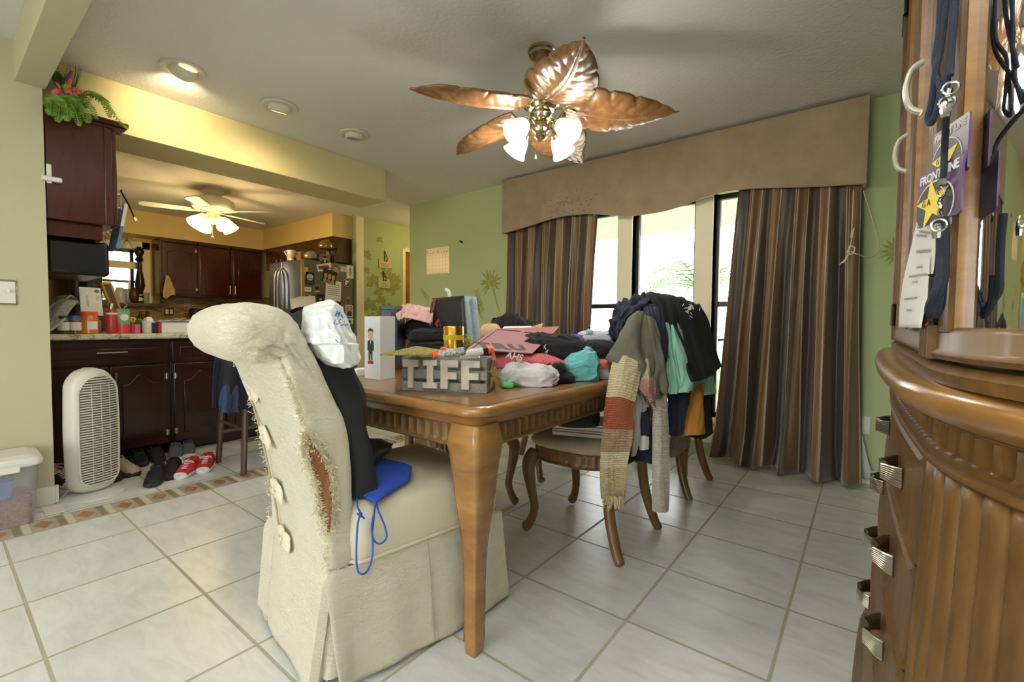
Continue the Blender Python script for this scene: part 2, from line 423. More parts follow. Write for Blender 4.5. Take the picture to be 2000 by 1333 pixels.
# far end of the hall and the back of the room behind the camera, with openings added for fill light
b = MB(); b.box(-8,-4.35,6.9,7,0,2.44); b.box(-8,-7.9,3.7,7,0,2.44); struct(b.build('wall_hall_end', M['cream'], smooth=False))
b = MB(); b.box(-3.5,-2.75,-4.2,-4.08,0,2.44); b.box(-.1,4.3,-4.2,-4.08,0,2.44); b.box(4.18,4.3,-4.08,-3.4,0,2.44); b.box(4.18,4.3,-.7,-.12,0,2.44); b.box(4.18,4.3,-3.4,-.7,0,.4); b.box(4.18,4.3,-3.4,-.7,2.1,2.44); b.box(-2.75,-.1,-4.2,-4.08,2.15,2.44)
struct(b.build('wall_back', M['cream'], smooth=False))
b = MB()
for x in (-2.75,-1.45,-.16): b.box(x, x+.06, -4.18, -4.12, 0, 2.15)
b.box(-2.75,-.1,-4.18,-4.12,2.09,2.15); fr = struct(b.build('added_sliding_door', M['white'], smooth=False, bevel=.003))  # unseen sliding door, added to carry fill light from behind
b = MB(); b.box(-2.7,-.16,-4.153,-4.148,0.01,2.1); b.build('pane', M['pane'], fr, smooth=False)
b = MB()
for y in (-3.4,-2.08,-.76): b.box(4.22,4.27,y,y+.06,.4,2.1)
b.box(4.22,4.27,-3.4,-.7,.4,.45); b.box(4.22,4.27,-3.4,-.7,2.05,2.1); fr = struct(b.build('window_5', M['white'], smooth=False, bevel=.003))  # unseen side window, added so fill light comes from the right
b = MB(); b.box(4.243,4.247,-3.36,-.74,.43,2.07); b.build('pane', M['pane'], fr, smooth=False)
# hall door with its casing
b = MB(); b.box(-5.475,-5.452,4.375,4.43,0,2.10); b.box(-5.475,-5.452,4.43,5.2,2.06,2.12); struct(b.build('trim_5', M['cream_trim'], smooth=False, bevel=.003))
M['doorwood'] = wood('orange_door_wood', (150,84,34), (186,112,52), .4, (3,3,1), 4)
b = MB(); b.box(-5.54,-5.50,4.435,5.195,.01,2.055); d = struct(b.build('door_2', M['doorwood'], smooth=False, bevel=.003))
b = MB(); b.cyl((-5.50,5.13,1.0),(-5.44,5.13,1.0),.012); b.lathe([(.0,0),(.03,.01),(.03,.03),(0,.045)], (0,0,0), 16, frame((-5.455,5.13,1.0),(0,1,0),(0,0,1))); b.build('door_handle', M['brass'], d)
# kitchen window
b = MB()
yy0, yy1 = WY0, WY1
b.box(-7.905,-7.86,yy0-.09,yy0,WZ0,WZ1+.1); b.box(-7.905,-7.86,yy1,yy1+.09,WZ0,WZ1+.1); b.box(-7.905,-7.86,yy0-.09,yy1+.09,WZ1,WZ1+.1)
struct(b.build('trim_6', M['cream_trim'], smooth=False, bevel=.004))
b = MB()
b.box(-8.04,-8.0,yy0,yy0+.04,WZ0,WZ1); b.box(-8.04,-8.0,yy1-.1,yy1-.06,WZ0,WZ1); b.box(-8.04,-8.0,yy0,yy1,WZ0,WZ0+.04); b.box(-8.04,-8.0,yy0,yy1,WZ1-.04,WZ1); b.box(-8.03,-8.0,yy0,yy1,1.52,1.55)
fr = struct(b.build('window_4', M['bronze'], smooth=False, bevel=.003))
b = MB(); b.box(-8.022,-8.018,yy0+.02,yy1-.08,WZ0+.02,WZ1-.02); b.build('pane', M['pane'], fr, smooth=False)
b = MB(); b.box(-8.0,-7.92,yy0,yy1,1.71,1.80); b.build('cross_shelf', M['cream_trim'], fr, smooth=False, bevel=.003)
M['granite_d'] = mat('dark_granite', (70,58,44), .2, c2=(128,108,80), vs=60)
b = MB(); b.box(-8.04,-7.80,yy0-.12,yy1+.2,WZ0-.04,WZ0+.005); b.build('window_sill', M['granite_d'], fr, smooth=False, bevel=.004)
# mosaic splashback on the far kitchen wall
def splash():
    q = N('strip_mosaic'); co = q.coord('Object'); mp = q.n('ShaderNodeSeparateXYZ'); q.l(co, 0, mp, 0); cb = q.n('ShaderNodeCombineXYZ'); q.l(mp, 1, cb, 0); q.l(mp, 2, cb, 1)
    br = q.n('ShaderNodeTexBrick', Scale=1.0); br.inputs['Brick Width'].default_value = .09; br.inputs['Row Height'].default_value = .018; br.inputs['Mortar Size'].default_value = .0015
    br.inputs['Color1'].default_value = lin((120,100,64)); br.inputs['Color2'].default_value = lin((176,152,104)); br.inputs['Mortar'].default_value = lin((96,82,56)); br.inputs['Bias'].default_value = 0
    q.l(cb, 0, br, 'Vector'); q.l(br, 0, q.b, 'Base Color'); q.b.inputs['Roughness'].default_value = .15; return q.m
M['splash'] = splash()
b = MB(); b.box(-7.9,-7.89,.42,WY0-.12,.91,1.4); b.box(-7.9,-7.89,WY1+.2,3.6,.91,1.4); b.box(-7.9,-7.89,WY0-.12,WY1+.2,.91,WZ0-.04); struct(b.build('splashback_kitchen', M['splash'], smooth=False))
# outdoors: patio slab, lawn, porch roof and posts
M['conc'] = mat('pale_concrete', (214,210,200), .9, var=.05)
M['grass'] = mat('lawn', (150,168,110), .95, var=.15, vs=3)
b = MB(); b.add([(-30,7,-.13),(-30,40,-.13),(30,40,-.13),(30,7,-.13)], [(0,3,2,1)]); b.add([(-4.35,3.86,-.12),(30,3.86,-.12),(30,7,-.12),(-4.35,7,-.12)], [(0,1,2,3)])
b.add([(-40,-30,-.13),(-8.1,-30,-.13),(-8.1,40,-.13),(-40,40,-.13)], [(0,1,2,3)]); b.add([(-8.1,-30,-.13),(30,-30,-.13),(30,-4.3,-.13),(-8.1,-4.3,-.13)], [(0,1,2,3)])
struct(b.build('lawn_outside', M['grass'], smooth=False))
b = MB(); b.box(-4.3,3,3.87,6.4,-.12,-.05); struct(b.build('patio_outside', M['conc'], smooth=False))
b = MB(); b.box(-4.3,3,3.87,6.2,2.25,2.4); struct(b.build('porch_ceiling', M['white'], smooth=False))
def palm(name, label, x, y, h, n, L, seed):
    rnd = random.Random(seed)
    t = thing(name, label, 'palm', (x,y,-.13))
    b = MB(); b.tube(spline([(x,y,-.13),(x+.05,y,h*.5),(x+.02,y+.05,h)], 12), [.11-.03*k/12 for k in range(13)], 10); b.build('trunk', mat('palm_trunk', (130,112,88), .9, var=.2, vs=20), t)
    M.setdefault('frond', mat('palm_frond', (120,156,84), .6, var=.15, vs=6))
    for k in range(n):
        a = 2*math.pi*k/n+rnd.uniform(-.2,.2); el = rnd.uniform(.1,.8); b = MB()
        pts = spline([(x,y,h),(x+math.cos(a)*L*.5, y+math.sin(a)*L*.5, h+L*.4*el),(x+math.cos(a)*L, y+math.sin(a)*L, h-L*.25*(1-el))], 18)
        b.tube(pts, [.014-.0006*i for i in range(19)], 5)
        sd = Vector((-math.sin(a),math.cos(a),0))
        for i in range(2, 19):
            for s in (-1, 1):
                p = pts[i]; f = (pts[i]-pts[i-1]).normalized(); l = L*.34*math.sin(math.pi*(i/20)**.7)+.05
                e = p+(sd*s*.8+f*.7+Vector((0,0,-.35)))*l; w = f*.018
                b.add([p-w, p+w, e], [(0,1,2)])
        b.build('frond', M['frond'], t, smooth=False)
palm('palm_tree', 'palm with drooping fronds outside the middle window', -2.4, 8.6, 1.7, 11, 1.3, 1)
palm('palm_tree', 'palm outside the right hand window beside the striped curtain', -.2, 8.4, 2.2, 11, 1.1, 2)
M['bush'] = mat('shrub_leaves', (126,150,88), .8, var=.25, vs=5)
b = MB(); rnd = random.Random(5)
for k in range(260):
    p = Vector((-10.6+rnd.gauss(0,.35), 1.75+rnd.gauss(0,.9), .9+rnd.gauss(0,.55))); u = Vector((rnd.gauss(0,1),rnd.gauss(0,1),rnd.gauss(0,1))).normalized()*.13; w = u.orthogonal().normalized()*.06
    b.add([p-u, p+w, p+u, p-w], [(0,1,2,3)])
t = thing('garden_shrub', 'leafy shrub outside the kitchen window', 'shrub', (-10.6,1.75,-.13)); b.build('foliage', M['bush'], t, smooth=False)
b = MB(); b.tube([(-10.6,1.75,-.13),(-10.6,1.75,.9)], [.05,.03]); b.build('stem', mat('shrub_stem', (90,74,56), .9), t)

# ------------------------------------------------------------------ light
w = bpy.data.worlds.new('sky'); SC.world = w; w.use_nodes = True
bg = w.node_tree.nodes['Background']
sky = w.node_tree.nodes.new('ShaderNodeTexSky'); sky.sky_type = 'HOSEK_WILKIE'; sky.turbidity = 6; sky.sun_direction = Vector((.4,-.5,.8)).normalized(); sky.ground_albedo = .5
mixw = w.node_tree.nodes.new('ShaderNodeMix'); mixw.data_type = 'RGBA'; mixw.inputs[0].default_value = .75; mixw.inputs[7].default_value = (1,1,.98,1)
w.node_tree.links.new(sky.outputs[0], mixw.inputs[6]); w.node_tree.links.new(mixw.outputs[2], bg.inputs[0]); bg.inputs[1].default_value = WORLD
def area(name, loc, dirn, sx, sy, power, c, portal=False, spread=180):
    l = bpy.data.lights.new(name, 'AREA'); l.shape = 'RECTANGLE'; l.size = sx; l.size_y = sy; l.energy = power; l.color = c; l.spread = R(spread)
    o = bpy.data.objects.new(name, l); COL.objects.link(o); o.location = loc
    o.rotation_euler = Vector(dirn).to_track_quat('-Z', 'Y').to_euler(); l.cycles.is_portal = portal
    return o
def point(name, loc, power, c, r=.03):
    l = bpy.data.lights.new(name, 'POINT'); l.energy = power; l.color = c; l.shadow_soft_size = r
    o = bpy.data.objects.new(name, l); COL.objects.link(o); o.location = loc; return o
def spot(name, loc, tgt, power, c, ang, blend=.6, r=.04):
    l = bpy.data.lights.new(name, 'SPOT'); l.energy = power; l.color = c; l.spot_size = R(ang); l.spot_blend = blend; l.shadow_soft_size = r
    o = bpy.data.objects.new(name, l); COL.objects.link(o); o.location = loc
    o.rotation_euler = (Vector(tgt)-Vector(loc)).to_track_quat('-Z', 'Y').to_euler(); return o
for i, wn in enumerate(WIN): area('window_portal', ((wn[0]+wn[1])/2, 3.87, (Z0+Z1)/2), (0,-1,0), wn[1]-wn[0], Z1-Z0, 1, (1,1,1), True)
area('kitchen_window_portal', (-8.06,(WY0+WY1)/2,(WZ0+WZ1)/2), (1,0,0), WY1-WY0, WZ1-WZ0, 1, (1,1,1), True)
# fill added through an unseen door and side window; daylight through the dining windows
area('added_door_fill', (-1.43,-4.3,1.1), (0,1,.05), 2.5, 2.0, DOORFILL, (.95,.98,1))
area('added_side_fill', (4.4,-2.05,1.25), (-1,.12,.03), 2.6, 1.7, SIDEFILL, (.95,.98,1))
for wn in WIN: area('window_daylight', ((wn[0]+wn[1])/2, 3.95, 1.3), (0,-1,-.35), wn[1]-wn[0], 1.4, WINP, (.93,.98,1))
area('bounce_flash', (-.1,-.95,1.05), (-.02,.16,1), .12, .12, FLASH, (.86,.94,1), spread=115)
SC.view_settings.exposure = EXPO
# ------------------------------------------------------------------ kitchen
def cab_door(parent, Mx, w, h, m, name='door', handle=None, hinges=(), arch=.05, th=.02, pull=.10):
    """raised panel door; Mx maps (across, up, out)"""
    b = MB(); b.box(0, w, 0, h, 0, th, Mx)
    d = b.build(name, m, parent, bevel=.004)
    b = MB(); i = min(.06, w*.2, h*.28)
    pts = [(i, i), (w-i, i)]
    if arch:
        for k in range(13):
            t = k/12; x = (w-i)-(w-2*i)*t
            pts.append((x, h-i-arch+arch*(.5-.5*math.cos(2*math.pi*min(max((t-.12)/.76, 0), 1)))))
    else: pts += [(w-i, h-i), (i, h-i)]
    b.prism(pts, th-.002, th+.008, Mx); b.build('raised_panel', m, d, bevel=.007, seg=2)
    if handle:
        x, y, vert = handle; hb = MB()
        a, c = ((x, y-pull/2), (x, y+pull/2)) if vert else ((x-pull/2, y), (x+pull/2, y))
        hb.tube([Mx @ V(a[0], a[1], th+.028), Mx @ V(c[0], c[1], th+.028)], .005, 8)
        for q in (a, c):
            e = lerp(V(*q), V(x, y), .2); hb.tube([Mx @ V(e[0], e[1], th), Mx @ V(e[0], e[1], th+.028)], .004, 8)
        hb.build('handle', M['nickel'], d)
    for (x, y) in hinges:
        hb = MB(); hb.cyl(Mx @ V(x, y-.022, th+.004), Mx @ V(x, y+.022, th+.004), .006, n=8); hb.box(x-.012, x+.012, y-.018, y+.018, th, th+.003, Mx)
        hb.build('hinge', M['nickel'], d)
    return d
ux = lambda x, y, z: frame((x, y, z), (0,1,0), (0,0,1))      # faces +x
uy = lambda x, y, z: frame((x, y, z), (1,0,0), (0,0,1))      # faces -y
uyb = lambda x, y, z: frame((x, y, z), (-1,0,0), (0,0,1))    # faces +y
def base_unit(label, y0, y1, doors, dh):
    t = thing('base_cabinet', label, 'cabinet', (-4.1, (y0+y1)/2, 0), 'kitchen peninsula cabinets')
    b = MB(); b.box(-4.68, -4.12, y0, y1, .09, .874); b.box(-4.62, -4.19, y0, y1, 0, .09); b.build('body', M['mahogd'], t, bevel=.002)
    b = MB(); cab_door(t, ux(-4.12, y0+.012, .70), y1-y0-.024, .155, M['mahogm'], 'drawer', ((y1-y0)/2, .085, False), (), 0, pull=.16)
    for (a, c, hx, hs) in doors:
        hg = [] if hs is None else [(hs-a, .08), (hs-a, .50)]
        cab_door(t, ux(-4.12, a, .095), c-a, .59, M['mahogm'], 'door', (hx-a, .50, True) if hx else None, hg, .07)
    return t
base_unit('dark mahogany base cabinet behind the white tower air purifier', .43, 1.125, [(.442,.77,.74,None),(.78,1.105,.805,1.098)], .59)
base_unit('dark mahogany base cabinet behind the red shoes and bar stool', 1.127, 1.86, [(1.145,1.49,1.46,1.152),(1.50,1.845,1.53,1.838)], .59)
base_unit('dark mahogany base cabinet at the hall end of the peninsula', 1.862, 2.60, [(1.875,2.225,2.2,None),(2.235,2.585,2.26,None)], .59)
q = N('speckled_granite'); co = q.coord('Object'); n1 = q.noise(co, 22, 8, .75, .4); r1 = q.ramp(n1, 'Fac', [(.3,(96,66,48)),(.40,(150,128,100)),(.5,(206,198,172)),(.7,(222,216,194)),(.78,(120,110,92))]); q.l(r1, 0, q.b, 'Base Color'); q.b.inputs['Roughness'].default_value = .15; M['granite'] = q.m
b = MB(); b.box(-4.78, -4.06, .425, 2.63, .875, .915); tag(b.build('granite_countertop', M['granite'], bevel=.012, seg=3), 'cream and brown speckled granite counter on the peninsula', 'countertop')
# upper cabinet on the left wall
t = thing('wall_cabinet', 'mahogany wall cabinet with fern arrangement on top', 'cabinet', (-3.5, .56, 1.47))
b = MB(); b.box(-5.6, -3.505, .425, .70, 1.56, 2.135); b.box(-5.55,-3.56,.43,.66,1.475,1.56); b.build('body', M['mahog'], t, bevel=.003)
b = MB(); b.box(-3.598, -3.475, .425, .775, 2.137, 2.166); b.box(-3.598,-3.488,.425,.76,2.12,2.137); b.build('crown', M['mahog'], t, bevel=.006)
b = MB(); b.box(-3.51,-3.498,.664,.70,1.565,2.12); b.build('edge_strip', M['mahog'], t, bevel=.003)
for k in range(3): cab_door(t, uyb(-3.51-.70*k, .702, 1.565), .68, .55, M['mahog'], 'door', (.07 if k % 2 == 0 else .61, .16, True), (), .06)
b = MB(); b.box(-4.25,-3.62,.432,.70,1.27,1.472); M['blackg'] = mat('black_enamel', (7,7,8), .3); m_ = thing('microwave', 'black microwave under the mahogany wall cabinet', 'microwave', (-3.9,.56,1.27))
b.build('case', M['blackg'], m_, bevel=.02, seg=3); b = MB(); b.box(-4.2,-3.85,.70,.708,1.30,1.45); b.build('door', mat('dark_glass', (10,10,12), .08), m_, bevel=.004); b = MB(); b.tube([(-3.83,.715,1.31),(-3.83,.73,1.33),(-3.83,.73,1.43),(-3.83,.715,1.45)], .006, 8); b.build('handle', M['nickel'], m_)
# small ivory hook rail on the cabinet side
t = thing('adhesive_hook', 'small ivory hook stuck on the cabinet side', 'hook', P(105, 350, x=-3.5))
c = P(105, 352, x=-3.5); b = MB(); b.box(-3.5,-3.47,c.y-.05,c.y+.03,c.z-.012,c.z+.012); b.build('arm', M['ivory'], t, bevel=.005); b = MB(); b.box(-3.503,-3.492,.425,.445,c.z-.02,c.z+.08); b.build('plate', M['ivory'], t, bevel=.002)
# notebook and strap on the cabinet door pull
c0, c1 = P(247, 398, x=-3.62), P(230, 486, x=-3.62)
M['sky'] = mat('blue_cover', (84,112,150), .5)
t = thing('hanging_notebook', 'white and blue notebook hanging from the cabinet door pull', 'notebook', c0)
ax = (c1-c0); up = -ax.normalized(); Mx = frame(c1, (1,0,0), up); L = ax.length
b = MB(); b.box(-.20,.0,0,L*.5,-.009,.009,Mx); b.build('cover_lower', M['sky'], t, bevel=.002)
b = MB(); b.box(-.20,.0,L*.5,L,-.009,.009,Mx); b.build('cover_upper', M['paper'], t, bevel=.002)
a = P(236, 374, x=-3.62); e = P(262, 425, x=-3.60); b = MB(); b.tube(spline([(-3.62,.765,a.z),a,P(250,398,x=-3.6),e],14), .008, 8, flat=.4)
t = thing('wrist_strap', 'black strap with grey tab hanging from the cabinet door pull', 'strap', a); b.build('strap', M['black'], t)
b = MB(); b.tube([e, P(266,432,x=-3.60)], [.008,.01], 8); b.build('tab', M['steel'], t)
# fern arrangement
t = thing('flower_arrangement', 'artificial fern and tropical flowers on top of the mahogany wall cabinet', 'flowers', (-3.54,.6,2.166))
M['fern'] = mat('fern_leaf', (104,142,48), .6, var=.25, vs=25); M['fernd'] = mat('dark_leaf', (58,84,40), .6, var=.2, vs=20)
def fern(pts, w, m, nm='frond'):
    b = MB(); pp = spline(pts, 26); b.tube(pp, .002, 5)
    for i in range(1, 26):
        f = (pp[i+1]-pp[i-1]).normalized() if i < 26 else V(0,0,-1); sd = f.cross(V(.6,.0,.8)).normalized(); l = w*math.sin(math.pi*(.12+.86*i/26))**.7
        for s in (-1, 1):
            p = pp[i]; e = p+sd*s*l+f*l*.35; wd = f*.0075
            mid = lerp(p, e, .5)+f.cross(sd)*.006
            b.add([p-wd*.25, p+wd*.25, mid+wd*.5, e, mid-wd*.5], [(0,1,2,3,4)])
    b.build(nm, m, t, smooth=False)
o = V(-3.53,.58,2.18)
Q = lambda px, py, x=-3.45: P(px, py, x=x)
fern([o, Q(120,190,-3.44), Q(116,215,-3.42), Q(112,238,-3.42)], .035, M['fern'])
fern([o, Q(135,190,-3.44), Q(148,220,-3.42), Q(155,246,-3.41)], .035, M['fern'])
fern([o, Q(150,188,-3.46), Q(175,205,-3.43), Q(190,232,-3.42)], .032, M['fern'])
fern([o, Q(170,185,-3.47), Q(205,205,-3.45), Q(235,238,-3.44), Q(250,252,-3.43)], .03, M['fern'])
fern([o, Q(160,185,-3.5), Q(195,190,-3.48), Q(225,222,-3.46)], .03, M['fern'])
fern([o, Q(145,192,-3.43), Q(165,215,-3.41), Q(172,240,-3.40)], .04, M['fern'])
fern([o, Q(180,188,-3.45), Q(205,200,-3.42), Q(215,230,-3.41)], .036, M['fern'])
fern([o, Q(165,180,-3.48), Q(190,184,-3.45), Q(215,200,-3.44)], .03, M['fern'])
fern([o, Q(105,195,-3.46), Q(100,215,-3.44), Q(97,225,-3.44)], .03, M['fern'])
fern([o, Q(128,196,-3.42), Q(132,215,-3.41), Q(130,236,-3.40)], .035, M['fern'])
fern([o, Q(115,170,-3.5), Q(108,150,-3.5), Q(103,135,-3.5)], .02, M['fernd'])
fern([o, Q(125,170,-3.52), Q(118,150,-3.52), Q(112,140,-3.52)], .02, M['fernd'])
rnd = random.Random(2)
b = MB()
for k in range(34):
    x0 = rnd.choice([(142,172),(118,172),(132,170)]); tip = (x0[0]+rnd.uniform(-16,22), rnd.uniform(122,145))
    b.tube(spline([Q(x0[0],x0[1]+10,-3.53), Q((x0[0]+tip[0])/2+2,(x0[1]+tip[1])/2,-3.53), Q(tip[0],tip[1],-3.53)],6), [.0022-.0003*i for i in range(7)], 4)
b.build('grass_spray', M['fernd'], t)
def spike(a, c, w, m, nm):
    a, c = Q(*a,-3.49), Q(*c,-3.49); b = MB(); pp = spline([a, lerp(a,c,.5)+V(.01,0,0), c], 8); b.tube(pp, [w*math.sin(math.pi*(.15+.85*i/8.2)) for i in range(9)], 8, flat=.45); b.build(nm, m, t)
spike((132,170),(141,142),.014, mat('orange_petal', (232,110,40), .5), 'petal'); spike((129,160),(140,138),.011, mat('violet_petal', (120,84,160), .5), 'petal')
spike((118,174),(107,160),.008, mat('yellow_petal', (214,170,60), .5), 'petal'); spike((150,184),(151,170),.009, mat('yellow_petal_b', (222,160,60), .5), 'petal')
M['pinkp'] = mat('pink_petal', (206,86,98), .5)
for a, c in (((104,184),(122,176)),((140,172),(150,180)),((148,176),(160,188)),((126,180),(138,172))): spike(a, c, .018, M['pinkp'], 'petal')
spike((122,172),(140,172),.018, mat('olive_petal', (150,150,60), .5), 'petal')

# peninsula clutter -------------------------------------------------
CT = .915
def Y(px, py=640, x=-4.2): return P(px, py, x=x).y
def bottle(name, label, px, w, top, x, col, capc, caph=.2, labelc=None, neck=.75, cat='bottle', lab=(.2,.65), group=None):
    p = P(px, 640, x=x); z1 = P(px, top, x=x).z; h = z1-CT; r = w/2
    t = thing(name, label, cat, (x, p.y, CT), group)
    b = MB(); b.lathe([(r*.9,0),(r,h*.03),(r,h*(.86-caph)),(r*neck,h*(1-caph))], (x,p.y,CT), 20); b.build('body', col, t)
    if caph: b = MB(); b.lathe([(r*neck*1.05,h*(1-caph)),(r*neck*1.05,h*.98),(r*neck*.95,h)], (x,p.y,CT), 20); b.build('cap', capc, t)
    if labelc: b = MB(); b.lathe([(r*1.012,h*lab[0]),(r*1.012,h*lab[1])], (x,p.y,CT), 20, cap=False); b.build('label_band', labelc, t)
    return t
c_blue = mat('blue_cap', (66,110,178), .4); c_or = mat('amber_orange', (206,120,36), .25); c_red = mat('red_cap', (214,84,48), .4); c_green = mat('dark_green_plastic', (38,84,50), .35); c_redb = mat('red_bottle', (176,56,40), .3)
bottle('vitamin_bottle', 'green supplement bottle with white label at the left counter edge', 127, .075, 617, -4.14, c_green, c_green, .2, M['paper'])
bottle('vitamin_bottle', 'white supplement bottle with blue cap on the counter', 148, .07, 617, -4.12, mat('amber_brown', (120,70,34), .3), c_blue, .25, M['paper'], .85)
bottle('vitamin_jar', 'amber orange jar with red cap on the counter', 174, .098, 609, -4.12, c_or, c_red, .16, None, .9, 'jar')
jr = [o for o in bpy.data.objects if o.get('label','').startswith('amber orange jar')][0]
pj = P(174,640,x=-4.12); b = MB(); b.grid(lambda u, v: V(-4.12+.0497*math.cos(R(lerp(-20,50,u))), pj.y+.0497*math.sin(R(lerp(-20,50,u))), lerp(.945,.998,v)), 12, 2); b.build('label_patch', M['paper'], jr)
bottle('lotion_bottle', 'slim red bottle with gold cap on the counter', 218, .066, 592, -4.18, c_redb, M['brass'], .2, M['paper'], .45, lab=(.62,.68))
M['acrylic'] = mat('clear_acrylic', (236,240,240), .05, trans=1, alpha=.35)
t = thing('acrylic_bin', 'clear acrylic bin behind the vitamin bottles', 'bin', (-4.32, .68, CT)); ya, yb = Y(128,640,-4.25), Y(209,640,-4.25); zt = P(160,611,x=-4.25).z
b = MB(); b.box(-4.40,-4.25,ya,yb,CT+.001,CT+.006); 
for x0,x1,y0,y1 in ((-4.253,-4.25,ya,yb),(-4.40,-4.397,ya,yb),(-4.40,-4.25,ya,ya+.003),(-4.40,-4.25,yb-.003,yb)): b.box(x0,x1,y0,y1,CT+.001,zt)
b.build('walls', M['acrylic'], t, smooth=False)
b = MB(); b.box(-4.39,-4.30,ya+.13,yb-.02,CT+.008,CT+.09); tag(b.build('snack_packet', mat('floral_packet', (196,196,176), .5, c2=(150,90,130), vs=40), bevel=.01), 'small floral packet inside the clear acrylic bin', 'packet')
# pouch
ya, yb = Y(229,640,-4.16), Y(256,640,-4.16); t = thing('snack_pouch', 'green and pink upright snack pouch beside the red bottle', 'pouch', (-4.16,(ya+yb)/2,CT)); z1 = P(240,604,x=-4.16).z
M['pouchg'] = mat('green_foil', (72,138,96), .35, c2=(130,170,120), vs=14); M['pouchp'] = mat('pink_foil', (206,64,84), .35)
def pouch_ring(z, d): return [V(-4.18+d*math.sin(a)*.5, lerp(ya,yb,.5)+(yb-ya)*.5*math.cos(a)*(1 if d>.01 else 1), z) for a in [2*math.pi*k/20 for k in range(20)]]
zs = [CT, CT+.02, lerp(CT,z1,.38), lerp(CT,z1,.75), z1-.008, z1]
b = MB(); b.loft([pouch_ring(zs[0],.05), pouch_ring(zs[1],.055), pouch_ring(zs[2],.05)]); b.build('lower_panel', M['pouchp'], t)
b = MB(); b.loft([pouch_ring(zs[2],.05), pouch_ring(zs[3],.03), pouch_ring(zs[4],.006), pouch_ring(zs[5],.006)]); b.build('upper_panel', M['pouchg'], t)
b = MB(); b.lathe([(0,0),(.024,.002),(.024,.004),(0,.005)], (0,0,0), 20, frame((-4.150,(ya+yb)/2,lerp(CT,z1,.66)),(0,1,0),(0,0,1))); b.build('oval_patch', M['paper'], t)
p = V(-4.25,Y(243,640,-4.25),CT); b = MB(); pts = [p]+[P(243+5*math.sin(k*.9), 603-k*3.2, x=-4.25) for k in range(0,6)]; b.tube(spline(pts,30), .005, 6, flat=.5)
tag(b.build('curling_ribbon', mat('mint_ribbon', (120,190,160), .5)), 'mint green ribbon rising behind the green snack pouch', 'ribbon')
t = thing('toy_flower', 'small yellow and red toy flower behind the green snack pouch', 'toy', (-4.3, Y(259,640,-4.3), CT)); y = Y(259,640,-4.3)
b = MB(); b.tube([(-4.3,y,CT),(-4.3,y,1.0)], .012, 10); b.build('pot', c_red, t); b = MB()
for k in range(6): b.lathe([(0,-.010),(.010,0),(0,.010)], (-4.29, y+.014*math.cos(k*1.047), 1.012+.014*math.sin(k*1.047)), 10)
b.build('petals', mat('yellow_plastic', (230,200,50), .4), t)
bottle('small_jar', 'tiny pink jar on the counter beside the snack pouch', 267, .042, 634, -4.12, mat('pink_plastic', (212,84,120), .4), M['white'], 0, None, 1, 'jar')
bottle('pine_cone_ornament', 'dark green ornament behind the tiny pink jar', 270, .05, 622, -4.3, M['fernd'], M['black'], 0, None, .4, 'ornament')
t = bottle('paper_cup', 'white paper cup with crumpled tissue on the counter', 290, .075, 628, -4.2, M['paper'], M['paper'], 0, None, 1.1, 'cup')
def crumple(b, c, r, seed, sz=1.0, n=10, m=14):
    rings = []
    for i in range(1, n):
        th = math.pi*i/n; rings.append([V(c[0],c[1],c[2])+V(math.sin(th)*math.cos(2*math.pi*k/m), math.sin(th)*math.sin(2*math.pi*k/m), math.cos(th)*sz)*r*(1+.35*nz((math.sin(th)*math.cos(2*math.pi*k/m), math.sin(th)*math.sin(2*math.pi*k/m), math.cos(th)), 2.2, seed)) for k in range(m)])
    b.loft(rings)
b = MB(); crumple(b, (-4.2, Y(290,640,-4.2), 1.0), .032, 3); b.build('tissue', M['paper'], t)
def cbox(name, label, px0, px1, top, x0, x1, m, base=CT, cat='box', bev=.003, group=None):
    ya, yb = Y(px0,640,x1), Y(px1,640,x1); z1 = P(px0, top, x=x1).z
    b = MB(); b.box(x0, x1, ya, yb, base, z1); return tag(b.build(name, m, bevel=bev), label, cat, group), z1
cbox('tea_tin', 'black and red tin beside the white box on the counter', 298, 308, 631, -4.22, -4.14, mat('dark_tin', (44,40,46), .3))
cbox('spice_tin', 'small red tin at the left end of the white box', 309, 315, 632, -4.22, -4.14, mat('red_tin', (170,60,44), .35))
_, zb = cbox('white_carton', 'long white carton under loose papers on the counter', 316, 398, 630, -4.3, -4.13, M['paper'])
M['news'] = mat('printed_paper', (206,204,200), .8, c2=(150,146,148), vs=30)
for k, (a, c, m, d) in enumerate([(306,392,M['news'],0),(322,372,M['paper'],.01),(345,380,mat('red_flyer', (190,70,50), .6),.022)]):
    ya, yb = Y(a,640,-4.15), Y(c,640,-4.15); b = MB()
    b.grid(lambda u, v: V(lerp(-4.31,-4.12-.02*k,v), lerp(ya,yb,u)+.02*v, zb+.005+d+.008*nz((u*3,v*2,k),1.3,k)+.006*u), 14, 6)
    tag(b.build(('newspaper','envelope','flyer')[k], m, solid=.003), ('folded newspaper lying on the long white carton','white envelope on top of the newspaper on the carton','small red flyer topmost on the carton papers')[k], 'paper')
